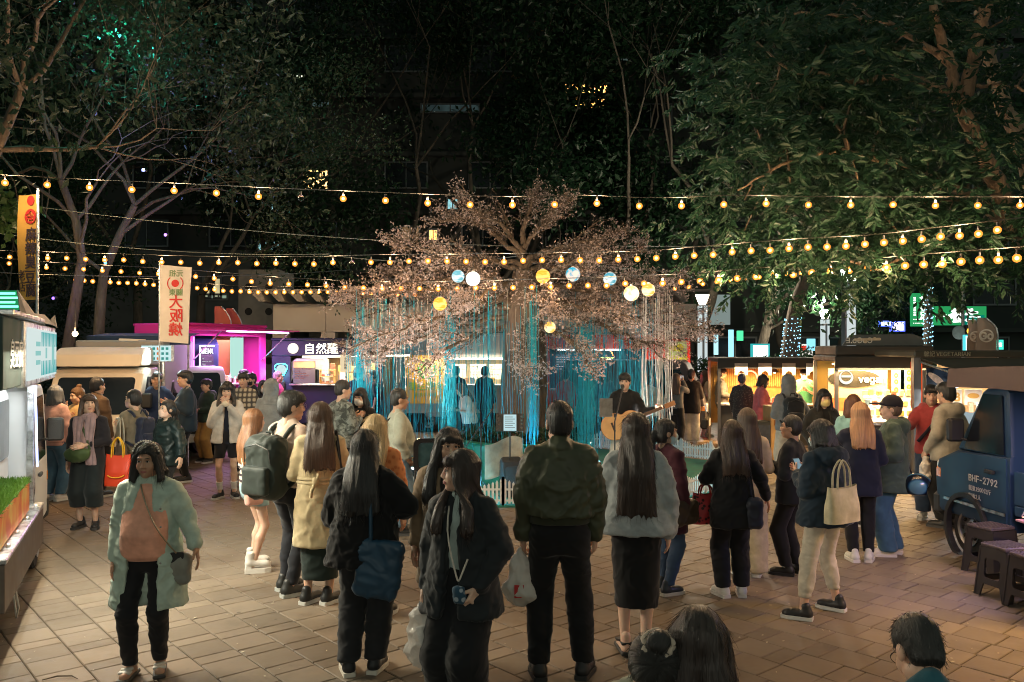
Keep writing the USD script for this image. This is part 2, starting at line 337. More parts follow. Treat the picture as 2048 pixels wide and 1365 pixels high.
def wrinkle(V, F, amp, freq=(11, 11, 5), seed=0, oct=3):
    if amp <= 0 or not len(V): return V
    q = V + (meshkit.noise(V * 5 + seed, 5)[:, None] - .5) * .16
    w = meshkit.fbm(q * np.asarray(freq) + seed * 7.3, oct, seed); w = 1 - np.abs(w * 2 - 1) * 2.2          # ridged: folds rather than lumps
    d = meshkit.fbm(np.stack([q[:, 0] * 6 + q[:, 2] * 9, q[:, 1] * 7 - q[:, 2] * 4, q[:, 2] * 3 - q[:, 0] * 4], 1) + seed, 2, seed + 3); d = 1 - np.abs(d * 2 - 1) * 2.6
    return V + vnormals(V, F) * ((np.clip(w, 0, 1) ** 1.4 * .7 + np.clip(d, 0, 1) ** 1.4 * 1.0 - .25) * amp * .72)[:, None]

# ---------------------------------------------------------------- hands, made once at two sizes of grid; fingers point to -z, palm faces -x of a left hand
def hand_mesh(h, grip):
    f = Field((-.055, -.075, -.21), (.05, .07, .03), h)
    f.cone((0, 0, .02), (0, 0, -.02), .024, .024, .01); f.box((0, 0, -.055), (.026, .078, .085), .012, .012)
    for i, (y, L) in enumerate(((-.03, .072), (-.01, .08), (.01, .075), (.029, .058))):
        c = .35 if not grip else 1.15
        a = np.array([0, y, -.09]); r = .0095 - .0007 * i
        for seg, (l, ang) in enumerate(((.45, c * .55), (.32, c * 1.3), (.26, c * 1.9))):
            b = a + L * l * np.array([-math.sin(ang), 0, -math.cos(ang)]); f.cone(a, b, r, r * .93, .004); a = b; r *= .93
    f.cone((-.005, -.034, -.03), (-.022, -.056, -.06), .0125, .0105, .01)
    f.cone((-.022, -.056, -.06), (-.032, -.05 if grip else -.06, -.092), .0105, .008, .004)
    return f.mesh()
HANDS = {}
def hand(h, grip):
    key = (round(h, 4), bool(grip))
    if key not in HANDS: HANDS[key] = hand_mesh(*key)
    return HANDS[key]
def place_hand(side, wrist, d, h, grip, palm):
    """d: direction the fingers point, palm: direction the palm faces"""
    V, F = hand(h, grip); d = np.asarray(d, float); d /= np.linalg.norm(d); p = np.asarray(palm, float); p = p - d * (p @ d); p /= np.linalg.norm(p) + 1e-9
    z, x = -d, -p; y = np.cross(z, x)
    if side < 0: V = V * (1, -1, 1); F = F[:, ::-1]
    return V @ np.stack([x, y, z]) + wrist, F

# ---------------------------------------------------------------- people
SKINS = [(.50, .31, .22), (.56, .36, .26), (.42, .25, .165), (.60, .41, .31)]
ARMS = {'down': ((.215, .02, 1.12), (.225, -.04, .885), (0, 0, 0)), 'out': ((.27, .02, 1.15), (.35, -.05, .96), 0), 'pocket': ((.28, .06, 1.13), (.2, -.05, .935), 0),
        'phone': ((.215, .0, 1.10), (.07, -.24, 1.2), 0), 'eat': ((.22, -.02, 1.10), (.045, -.2, 1.36), 0), 'photo': ((.2, -.2, 1.3), (.07, -.3, 1.52), 0),
        'carry': ((.22, .04, 1.11), (.2, -.2, 1.06), 0), 'reach': ((.24, -.17, 1.21), (.3, -.4, 1.22), 0), 'belly': ((.23, -.02, 1.11), (.03, -.19, 1.08), 0),
        'back': ((.24, .1, 1.14), (.12, .13, .95), 0), 'fret': ((.27, -.08, 1.13), (.42, -.2, 1.19), 0), 'strum': ((.25, .02, 1.12), (.06, -.2, 1.03), 0), 'strap': ((.24, -.04, 1.1), (.13, -.16, 1.28), 0)}
HEAD0 = np.array([0, -.012, 1.585])
def head_field(h, male):
    f = Field((-.11, -.15, -.21), (.11, .14, .15), h)
    f.ell((0, .018, .03), (.074, .092, .098), .01); f.ell((0, -.03, -.035), (.058, .062, .088), .03)
    f.cone((-.042, -.01, -.075), (.042, -.01, -.075), .024, .024, .03)
    f.ell((0, -.068, -.098), (.024 if male else .02, .02, .018), .02)
    for sx in (-1, 1):
        f.ell((sx * .036, -.062, -.028), (.026, .024, .028), .02); f.ell((sx * .03, -.103, .012), (.017, .016, .011), .012, 's')
        f.ell((sx * .077, .014, -.008), (.011, .025, .034), .008); f.ell((sx * .012, -.096, -.032), (.009, .01, .008), .006)
    f.cone((-.034, -.08, .033), (.034, -.08, .033), .011, .011, .014)
    f.cone((0, -.088, .018), (0, -.105, -.026), .008, .0125, .01); f.cone((0, -.086, -.058), (0, -.086, -.066), .014, .014, .012)
    f.cone((0, .02, -.08), (0, .035, -.2), .052, .056, .03)
    return f
_heads = {}
def heads(h, male):
    k = (round(h, 4), male)
    if k not in _heads: f = head_field(*k); _heads[k] = (f, f.mesh())
    return _heads[k]
def hair_parts(style, h, L=.3, seed=0, fringe=True):
    """(mesh of the hair in the head's frame)"""
    lowz = -.2 if style in ('short', 'cap', 'fade', 'mop') else -.28 if style in ('bob',) else -L - .16
    f = Field((-.18, -.16, lowz), (.18, .22, .18), h)
    if style == 'fade':
        f.ell((0, .018, .05), (.084, .102, .094), .01); f.ell((0, .052, -.02), (.07, .06, .075), .03); f.box((0, -.13, .02), (.3, .1, .12), .02, .02, 's'); f.box((0, -.02, -.175), (.4, .4, .2), .01, .03, 's'); f.ell((.08, -.03, -.045), (.035, .05, .055), .015, 's'); f.ell((-.08, -.03, -.045), (.035, .05, .055), .015, 's')
    elif style in ('short', 'mop', 'cap'):
        f.ell((0, .02, .042), (.088, .106, .1), .01); f.ell((0, .05, -.02), (.08, .07, .075), .03)
        if style == 'mop': f.ell((0, -.035, .07), (.085, .075, .062), .03); f.ell((0, -.07, .055), (.07, .04, .034), .02)
        f.box((0, -.12, -.03), (.3, .135, .17 if style != 'mop' else .13), .02, .03, 's')
        for sx in (-1, 1): f.ell((sx * .08, -.03, -.055), (.035, .055, .055), .015, 's')
    else:
        f.ell((0, .02, .04), (.09, .108, .102), .01)
        b = {'bob': min(L, .17), 'long': L, 'curtain': L, 'pony': .09, 'bun': .08, 'scarfhair': .2}.get(style, L)
        if style in ('pony', 'bun'):
            f.ell((0, .045, -.03), (.078, .075, .07), .03)
            if style == 'pony':
                f.cone((0, .115, .02), (0, .15, -.04), .028, .036, .03); f.cone((0, .15, -.04), (.02, .115, -L), .036, .012, .03)
            else: f.ell((.01, .05, .15), (.042, .042, .034), .015)
        else:
            z0 = .05 - b
            f.loft([(-b, .1 + .12 * (b - .15) * (b > .2), .035, 0, .075), (-.16 if b > .2 else -b * .7, .125, .06, 0, .06), (-.06, .108, .09, 0, .035), (.05, .08, .09, 0, .02)], .04)
            if style in ('curtain', 'bob'):
                for sx in (-1, 1): f.cone((sx * .082, -.012, .03), (sx * .104, -.03 - .03 * (b > .2), -b * .95), .026, .03 if style == 'bob' else .042, .03)
        # the face stays open
        f.box((0, -.125, -.06), (.128 if style != 'pony' else .16, .15, .25 if not fringe else .235 if style != 'bob' else .2), .035, .03, 's')
        if style in ('bun', 'pony'): f.box((0, -.12, -.05), (.4, .13, .19), .02, .02, 's')
        if style in ('bob', 'curtain') and fringe: f.ell((0, -.07, .062), (.068, .034, .036), .015)     # fringe
    V, F = f.mesh()
    if not len(V): return V, F
    n = vnormals(V, F); ang = np.arctan2(V[:, 0], V[:, 1] + .02)
    st = meshkit.fbm(np.stack([ang * 9, V[:, 2] * 5 + seed * 3, V[:, 1] * 4], 1), 3, seed)
    amp = np.where(V[:, 2] < -.1, .013, .007); lk = meshkit.fbm(np.stack([ang * 3.2, V[:, 2] * 2.2 + seed, V[:, 1] * 2], 1), 2, seed + 9); V = V + n * ((st - .5) * amp * (1 if h < .007 else .7) + (lk - .5) * np.clip((-V[:, 2] + .04) / .2, .15, 1) * .045)[:, None]
    if style in ('long', 'curtain', 'bob'):          # ragged ends
        low = V[:, 2] < -b + .03
        V[low, 2] -= (meshkit.noise(np.stack([V[low, 0] * 60, V[low, 1] * 60, 0 * V[low, 0] + seed], 1), 3) - .3) * .045
    return V, F
def head_turn(turn):
    y, p, r = turn; return R(y) @ rot((1, 0, 0), p) @ rot((0, 1, 0), r)       # yaw > 0 turns the face to +x; pitch > 0 looks down
PEOPLE = {}
def person(key, label, x, Y, h, yaw, top, bottom, shoes=((.03, .03, .03), (.5, .5, .48)), hair=('short', BLACK, .3), arms=('down', 'down'), legs=((.085, 0), (.085, 0)), turn=(0, 0, 0),
           skin_i=0, male=False, width=1.0, inner=None, mask=None, glasses=None, cap=None, hood=None, lean=(0, 0), sit=False, grip=(0, 0), face=True, socks=None, extra=None, group=None, dz=0.0, fringe=True):
    """x: pixel column the person stands at, Y: metres away. top = dict(col, hem, sleeve, bulk, flare, open, hood, collar, pattern); bottom = dict(kind, col, hem, r)"""
    rng = random.Random(key); s = h / 1.72; seed = sum(map(ord, key)) % 97
    near = Y < 7.6; mid = Y < 13
    hc = (.0105 if Y < 6.3 else .013 if near else .018 if mid else .026) ; hh = (.0055 if near else .008 if mid else .011)
    fin = .004 if near else .006
    X0 = gx(x, Y); root = thing('person', label, 'person', (X0, Y, dz), yaw, group)
    M = np.eye(3)
    if lean != (0, 0): M = rot((1, 0, 0), lean[0]) @ rot((0, 1, 0), lean[1])
    piv = np.array([0, 0, .9])
    def T(V, low=False):
        V = np.asarray(V)
        if lean != (0, 0): w = np.clip((V[:, 2:] - .75) / .35, 0, 1) ; V = V * (1 - w) + ((V - piv) @ M.T + piv) * w
        return V * s
    sk = skin(SKINS[skin_i]); W = width
    # joints
    A = []
    for i, sx in enumerate((-1, 1)):
        a = arms[i]; e, w = (ARMS[a][:2] if isinstance(a, str) else a[:2])
        e, w = np.array(e, float), np.array(w, float); e[0] *= sx; w[0] *= sx; sh = np.array([sx * .152 * W, .012, 1.366]); A.append((sh, e, w))
    Lg = []
    for i, sx in enumerate((-1, 1)):
        st = legs[i]; ax, ay = st[0], st[1]; lift = st[2] if len(st) > 2 else 0
        hip = np.array([sx * .082 * W, .0, .88]); an = np.array([sx * ax, ay, .085 + lift])
        if sit: kn = np.array([sx * .12, -.42, .86]); an = np.array([sx * .12, -.38, .46])
        else:
            dv = an - hip; d = np.linalg.norm(dv); l = .41; off = math.sqrt(max(.0, l * l - (d / 2) ** 2)) if d < 2 * l else .0
            kn = (hip + an) / 2 + np.array([sx * .012, -min(off, .16) - .012, 0])
        Lg.append((hip, kn, an))
    hy, hp_, hr = turn; HT = head_turn(turn)
    hpos = HEAD0
    def headxf(V):
        return (np.asarray(V) - (0, .02, -.1)) @ HT.T + (0, .02, -.1) + hpos
    # --- body: one figure
    hf, (hv, hfc) = heads(hh, male)
    B = MB(); B.add(T(headxf(hv)), hfc)
    bb = Field((-.55, -.5, .0), (.55, .35, 1.56), hc)
    bb.cone((0, .01, 1.36), (0, .014, 1.5), .058, .05, .03)
    bb.loft([(.84, .14 * W, .09, 0, 0), (.92, .15 * W, .095, 0, 0), (1.06, .125 * W, .085, 0, 0), (1.25, .15 * W, .095, 0, 0), (1.36, .145 * W, .075, 0, .005), (1.42, .07, .055, 0, .008)], .03)
    for (sh, e, w) in A: bb.cone(sh, e, .043, .036, .03); bb.cone(e, w, .036, .025, .02)
    for (hip, kn, an) in Lg:
        bb.cone(hip, kn, .07, .046, .03); cf = kn + (an - kn) * .32 + np.array([0, .014, 0]); bb.cone(kn, cf, .044, .048, .02); bb.cone(cf, an, .048, .032, .02)
    V, F = bb.mesh(); B.add(T(V), F)
    for i, (sh, e, w) in enumerate(A):
        sx = (-1, 1)[i]; d = w - e; d = d / np.linalg.norm(d); g = grip[i]
        a = arms[i]; d2 = d + np.array([0, 0, -.25]) if a in ('down', 'out', 'reach') else d
        palm = (-sx, -.25, 0) if a in ('down', 'out', 'back', 'pocket') else (-sx * .6, .5, .3) if a in ('eat', 'photo', 'phone') else (-sx, .1, -.4)
        V, F = place_hand(sx, w + d * .012, d2, fin, g, palm); B.add(T(V), F)
    body = part(root, 'body', B, sk, True)
    # --- face
    if face and math.cos(math.radians(yaw + turn[0])) > -.5:
        q = 2 if near else 1
        def feat(n, mb, mt):
            v, f = mb.get(); part(body, n, (T(headxf(v)), f), mt, True)
        for sx in (-1, 1):
            c = np.array([sx * .0305, -.0835, .010])
            feat('eye', MB().ball(c, (.0135, .007, .0068), q), matte((.5, .47, .43), .25, .05, name='eye_white'))
            feat('iris', MB().ball(c + (0, -.0052, .0004), (.0066, .004, .0062), q), matte((.012, .008, .006), .12, .1, name='iris'))
            feat('eyebrow', MB().tube(np.array([[sx * .047, -.083, .030], [sx * .034, -.0925, .037], [sx * .016, -.094, .033]]), [.0022, .0034, .0026], 5), matte((.014, .011, .01), .8, name='brow'))
            feat('eyelid', MB().tube(np.array([[sx * .0455, -.083, .0125], [sx * .038, -.0895, .0175], [sx * .029, -.0915, .0185], [sx * .018, -.089, .013]]), [.0012, .0022, .0024, .0012], 5), matte((.014, .011, .01), .8, name='brow'))
        if not mask:
            m = np.array([[-.023, -.088, -.062], [-.009, -.0985, -.0585], [0, -.0995, -.0605], [.009, -.0985, -.0585], [.023, -.088, -.062]])
            lm = matte((.36, .12, .105) if not male else (.34, .155, .125), .42, .1, name='lips')
            feat('upper_lip', MB().tube(m, [.002, .0048, .0042, .0048, .002], 6), lm); feat('lower_lip', MB().tube(m + [0, .001, -.008], [.002, .005, .006, .005, .002], 6), lm)
    # --- hair
    hs, hcol, hl = hair
    if hood is None and hs != 'none':
        V, F = hair_parts(hs, hh, hl, seed, fringe)
        if len(V):
            hv2 = headxf(V)
            if hs in ('long', 'curtain', 'pony'):      # hair lies on the back, follows the head only at the top
                w = np.clip((-V[:, 2:] - .02) / .2, 0, 1); w = w * w * (3 - 2 * w); hv2 = hv2 * (1 - w) + (V + hpos) * w
                bulk = top.get('bulk', .0); back = V[:, 1:2] > .02
                q = np.clip((-V[:, 2] - .0) / .3, 0, 1); q = q * q * (3 - 2 * q); fb = np.clip((V[:, 1] - .0) / .05, 0, 1)
                hv2[:, 1] += q * fb * (.045 + bulk)
                hv2[:, 1] -= q * (1 - fb) * (.045 + bulk)
            ang = np.arctan2(V[:, 0], V[:, 1] + .03); part(root, 'hair', (T(hv2), F), hairm(hcol), True, uv=np.stack([ang, V[:, 2]], 1))
            if near:      # loose strands over the mass, so that the outline is not a clean edge
                rg = np.random.default_rng(seed); n = vnormals(V, F); pick = rg.choice(len(V), 620 if hs in ('long', 'curtain') else 300); P, cnt = [], []
                SB = MB()
                for q in pick:
                    p0 = hv2[q]; nn = n[q]; dn = np.array([nn[0] * .25, nn[1] * .25, -1.0]); dn -= nn * (dn @ nn) * .9; dn /= np.linalg.norm(dn) + 1e-9
                    l = rg.uniform(.04, .1) if hs in ('long', 'curtain', 'bob', 'pony') else rg.uniform(.008, .022); k = np.linspace(0, 1, 4)[:, None]
                    pp = p0 + nn * .003 + dn * l * k + nn * (k ** 1.5) * rg.uniform(-.006, .02) + rg.normal(0, .0025, (4, 3)) * k
                    SB.tube(pp, [.0009, .0011, .0008, .0003], 3, False)
                v, f = SB.get(); part(root, 'loose_strands', (T(v), f), hairm(hcol), False, kind='stuff', uv=np.stack([v[:, 0] * 20, v[:, 2]], 1))
    # --- top
    t = dict(hem=.9, sleeve=1.0, bulk=.0, flare=.0, open=0, hood=False, collar=False, pattern=None, wr=.011, name='jacket', cuff=True); t.update(top)
    tm = t.get('mat') or cloth(t['col'], t['pattern'], bump=t.get('bump', .35), rough=t.get('rough', .85), col2=t.get('col2'), sheen=t.get('sheen', .15))
    def garment(t, b, cut=None, arms_on=True, neck=1.43):
        f = Field((-.6, -.5, min(t['hem'], .8) - .03), (.6, .42, 1.6), hc)
        fl, hem = t['flare'], t['hem']; bl = t.get('belly', 0)
        prof = [(hem, (.165 + fl) * W + b, .115 + fl * .8 + b, 0, 0)]
        if hem < .88: prof.append((.9, (.168 + fl * .45) * W + b, .118 + fl * .4 + b + bl * .5, 0, -bl * .5))
        if hem < 1.02: prof.append((1.06, (.148 + fl * .3) * W + b, .108 + fl * .3 + b + bl, 0, -bl))
        prof += [(1.24, .152 * W + b * .8, .114 + b * .9, 0, -bl * .4), (1.33, .15 * W + b * .5, .1 + b * .6, 0, .004), (1.395, .112 * W + b * .25, .08 + b * .35, 0, .008), (neck, .066 + b * .3, .062 + b * .2, 0, .012)]
        f.loft(prof, .03)
        if arms_on:
            for (sh, e, w) in A:
                f.cone((sh[0] * .3, .014, neck + .012), sh + (0, 0, .0), .036 + b * .15, .044 + b * .25, .035); f.cone(sh, sh + (e - sh) * .5, .046 + b * .28, .049 + b * .5, .05)
                if t['sleeve'] > .35:
                    f.cone(sh + (e - sh) * .4, e, .050 + b * .5, .044 + b * .58, .03); q = min(1, (t['sleeve'] - .5) * 2) * .97; w2 = e + (w - e) * q
                    f.cone(e, w2, .044 + b * .58, .037 + b * (.6 if not t['cuff'] else .3), .025)
        if t['collar']: f.cone((0, -.03, neck - .01), (0, .045, neck + .025), .06, .058, .03)
        if t.get('high'): f.loft([(neck - .05, .08, .075, 0, .01), (neck + .04, .064, .062, 0, .01), (neck + .05, .06, .06, 0, .01)], .02)
        if t['hood'] == 'down':
            f.ell((0, .105, 1.40), (.135, .085, .095), .03); f.cone((-.085, -.02, 1.40), (-.1, .07, 1.43), .04, .05, .03); f.cone((.085, -.02, 1.40), (.1, .07, 1.43), .04, .05, .03)
            f.ell((0, .05, 1.5), (.06, .08, .06), .02, 's')
        if t['open']:
            o = t['open']; f.put(lambda X, Yy, Z: np.maximum(np.abs(X) - (o * (.35 + .65 * np.clip((1.45 - Z) / .55, 0, 1))), Yy + .055), (-o, -.5, t['hem'] - .03), (o, -.03, 1.5), .015, 's')
        V, F = f.mesh(); V = wrinkle(V, F, t['wr'] if near else t['wr'] * .7, seed=seed, freq=t.get('freq', (11, 11, 6)))
        return V, F
    if inner:
        ti = dict(t, hem=.88, sleeve=.2, bulk=-.005, flare=-.004, open=0, hood=False, collar=False, wr=.005, high=False); ti.update(inner)
        V, F = garment(ti, ti['bulk'], arms_on=False); part(root, inner.get('name', 'shirt'), (T(V), F), cloth(ti['col'], ti.get('pattern')), True)
    V, F = garment(t, t['bulk']); topp = part(root, t['name'], (T(V), F), tm, True)
    if t.get('rib'):        # knitted hem and cuffs
        f = Field((-.4, -.3, t['hem'] - .07), (.4, .3, t['hem'] + .03), hc); b = t['bulk']
        f.loft([(t['hem'] - .055, .158 * W + b * .55, .108 + b * .5, 0, 0), (t['hem'] + .02, .16 * W + b * .7, .11 + b * .7, 0, 0)], .02); V, F = f.mesh(); part(topp, 'hem_band', (T(V), F), cloth([x * .8 for x in t['rib']], rough=.95), True)
        for (sh, e, w) in A:
            d = (w - e) / np.linalg.norm(w - e); v, f_ = MB().cyl(w - d * .05, w + d * .012, .036 + b * .2, 12).get(); part(topp, 'cuff', (T(v), f_), cloth([x * .8 for x in t['rib']], rough=.95), True)
    if t.get('belt'):
        BL = MB(); a = np.linspace(0, 2 * np.pi, 29); b = t['bulk'] + t['flare'] * .3
        for dzz in (-.016, .016): BL.tube(np.stack([(.156 * W + b) * np.sin(a), (.116 + b) * np.cos(a), 1.06 + dzz + 0 * a], 1), .0155, 6, False)
        BL.ball((.02, .13 + b, 1.06), (.03, .022, .04), 2); BL.tube([(.02, .13 + b, 1.06), (.05, .15 + b, .98), (.055, .15 + b, .93)], .014, 6); BL.tube([(.015, .13 + b, 1.06), (-.01, .15 + b, 1.12), (.0, .14 + b, 1.13)], .013, 6)
        v, f_ = BL.get(); part(topp, 'belt', (T(v), f_), tm, True)
    if t.get('buttons'):
        for z in np.linspace(t['hem'] + .2, 1.25, 5):
            v, f_ = MB().ball((t['open'] * .9 + .03, -.1 - t['bulk'] - .004 - t['flare'] * .4, z), (.009, .008, .009), 1).get(); part(topp, 'button', (T(v), f_), matte((.3, .28, .25), .3), True)
    # --- bottom
    if bottom:
        b = dict(kind='trousers', hem=.1, r=.0, pattern=None, name=None, flare=.0); b.update(bottom)
        f = Field((-.5, -.56, .0), (.5, .42, 1.1), hc)
        f.loft([(.78, .14 * W, .1, 0, .0), (.9, .166 * W, .12, 0, .004), (1.03, .137 * W, .1, 0, 0)], .03)
        if b['kind'] == 'skirt':
            f.loft([(b['hem'], .15 * W + b['flare'], .12 + b['flare'] * .8, 0, 0), (.7, .17 * W + b['flare'] * .5, .128 + b['flare'] * .3, 0, .0), (.9, .168 * W, .122, 0, 0)], .03)
        else:
            r = b['r']
            for (hip, kn, an) in Lg:
                f.cone(hip + (0, .005, 0), kn, .09 + r * .6, .067 + r, .04)
                if b['hem'] < .45 or sit: f.cone(kn + (0, .01, 0), kn + (an - kn) * .5 + (0, .012, 0), .066 + r, .062 + r, .02); f.cone(kn, kn + (an - kn) * (1.0 if sit else min(1, (kn[2] - b['hem']) / (kn[2] - an[2]))), .068 + r, .05 + r * 1.25, .02)
            if not sit: f.clip((0, 0, -1), -b['hem'])
        V, F = f.mesh(); V = wrinkle(V, F, .009 if near else .006, seed=seed + 5, freq=(9, 9, 3 if b['kind'] == 'skirt' else 14))
        part(root, b['name'] or b['kind'], (T(V), F), b.get('mat') or cloth(b['col'], b['pattern'], rough=b.get('rough', .85), bump=b.get('bump', .35)), True)
    # --- shoes
    for i, (hip, kn, an) in enumerate(Lg):
        sx = (-1, 1)[i]; toe = legs[i][3] if len(legs[i]) > 3 else 12 * sx
        SM, SO = MB(), MB(); Rt = R(toe); hs_ = .008 if near else .012 if mid else .016
        kind = shoes[2] if len(shoes) > 2 else 'sneaker'
        up = Field((-.07, -.22, -.03), (.07, .11, .22), hs_)
        if kind == 'sandal':
            up.cone((0, .05, .05), (0, -.12, .04), .034, .035, .02); up.cone((0, .03, .05), (0, .02, .13), .034, .033, .02)
            SMb = MB(); SMb.box((0, -.04, .02), (.09, .25, .03), .012)
            st = MB(); st.box((0, -.1, .07), (.09, .045, .018), .008); st.box((0, -.06, .08), (.085, .03, .018), .008, rot((0, 0, 1), 25)); st.box((0, .04, .085), (.08, .05, .016), .006)
            V, F = up.mesh(); V = V @ Rt.T + (an[0], an[1], an[2] - .085); 
            part(body, 'foot', (T(V), F), sk, True)
            for mb, n, c in ((SMb, 'sandal_sole', shoes[1]), (st, 'sandal_strap', shoes[0])):
                v, f = mb.get(); part(root, n, (T(v @ Rt.T + (an[0], an[1], an[2] - .085)), f), matte(c, .6, name='shoe'), 40)
            continue
        boot = kind == 'boot'; lift = .05 if boot else 0
        up.cone((0, .04, .05 + lift), (0, -.11, .042 + lift), .041, .04, .025); up.cone((0, .03, .06 + lift), (0, .02, (.2 if boot else .115) + lift), .041, .043 if boot else .04, .03); up.ell((0, -.13, .04 + lift), (.043, .05, .034), .02)
        up.clip((0, 0, -1), -(.022 + lift)); V, F = up.mesh(); SM.add(V, F)
        SO.prism(shapely.Polygon([(-.03, .07), (.03, .07), (.037, -.02), (.042, -.12), (.022, -.175), (-.022, -.175), (-.042, -.12), (-.037, -.02)]).buffer(.012), .03 + (.02 if boot else 0), M=rot((1, 0, 0), -90) , t=(0, 0, 0))
        v, f = SO.get(); v[:, 2] -= v[:, 2].min(); v[:, 1] *= 1
        if boot: v[:, 2] += .0; SO2 = MB(); SO2.add(v, f); SO2.box((0, .045, .045), (.075, .065, .09), .008); v, f = SO2.get()
        if v[:, 1].max() > .15: v[:, 1] *= -1; f = f[:, ::-1]
        shoe = part(root, 'boot' if boot else 'shoe', (T(V @ Rt.T + (an[0], an[1], an[2] - .085)), F), matte(shoes[0], .5, .15, 10, name='shoe'), True)
        part(shoe, 'sole', (T(v @ Rt.T + (an[0], an[1], an[2] - .085)), f), matte(shoes[1], .6, .1, name='sole'), 40)
        if socks is not None:
            SK = MB(); SK.tube([an + (0, .02, .03), an + (kn - an) * .2, an + (kn - an) * .42], [.04, .041, .05], 10); v, f = SK.get(); part(root, 'sock', (T(v), f), cloth(socks), True)
    # --- what is worn on the head
    if mask is not None:
        g = Field((-.1, -.15, -.14), (.1, .03, .03), hh); g.ell((0, -.035, -.06), (.068, .075, .075), .01); g.ell((0, -.09, -.03), (.03, .028, .03), .03); g.clip((0, 1, 0), -.012); g.clip((0, .25, 1), -.03); g.clip((0, 0, -1), .112); V, F = g.mesh()
        part(root, 'face_mask', (T(headxf(V)), F), cloth(mask, bump=.1), True)
    if glasses is not None:
        G = MB(); a = np.linspace(0, 2 * np.pi, 17)
        for sx in (-1, 1):
            G.tube(headxf(np.stack([sx * .034 + .024 * np.cos(a), -.105 + .004 * np.cos(a) * sx * -1 * 0, .008 + .021 * np.sin(a)], 1)), .0014, 5, False)
            G.tube(headxf(np.array([[sx * .057, -.1, .014], [sx * .076, -.02, .012], [sx * .076, .02, .005]])), .0014, 5)
        G.tube(headxf(np.array([[-.011, -.107, .012], [0, -.109, .015], [.011, -.107, .012]])), .0014, 5)
        v, f = G.get(); part(root, 'glasses', (T(v), f), metal(glasses, .3), True)
    if cap is not None:
        f = Field((-.12, -.24, -.02), (.12, .16, .18), hh); f.ell((0, .02, .05), (.094, .112, .104), .01); f.clip((0, -.1, -1), -.022)
        f.ell((0, -.12, .05), (.075, .095, .014), .012); V, F = f.mesh(); part(root, 'cap', (T(headxf(V)), F), cloth(cap, bump=.15), True)
    if hood is not None:
        f = Field((-.16, -.16, -.26), (.16, .2, .19), hh); f.ell((0, .03, .035), (.108, .122, .125), .02); f.loft([(-.24, .16, .12, 0, .03), (-.12, .11, .105, 0, .03), (-.02, .105, .11, 0, .03)], .04)
        f.ell((0, -.12, -.03), (.07, .09, .105), .02, 's'); V, F = f.mesh(); V = wrinkle(V, F, .012, seed=seed); part(root, 'hood', (T(headxf(V)), F), cloth(hood), True)
    PEOPLE[key] = dict(root=root, T=T, s=s, A=A, L=Lg, X=X0, Y=Y, yaw=yaw, headxf=headxf, dz=dz, near=near)
    if extra: extra(PEOPLE[key])
    return PEOPLE[key]
def at(pk, p):
    """a point given in a person's frame (for a height of 1.72), in the world"""
    P = PEOPLE[pk]; v = P['T'](np.array([p], float))[0]; return R(P['yaw']) @ v + (P['X'], P['Y'], P['dz'])
def held(pk, name, label, cat, group=None):
    """a thing carried by a person: an Xform with the person's frame; meshes are given in that frame"""
    P = PEOPLE[pk]; return thing(name, label, cat, (P['X'], P['Y'], P['dz']), P['yaw'], group)
def hpart(pk, parent, name, mb, mat, smooth=True, **k):
    v, f = mb.get() if isinstance(mb, MB) else mb; return part(parent, name, (PEOPLE[pk]['T'](v), f), mat, smooth, **k)
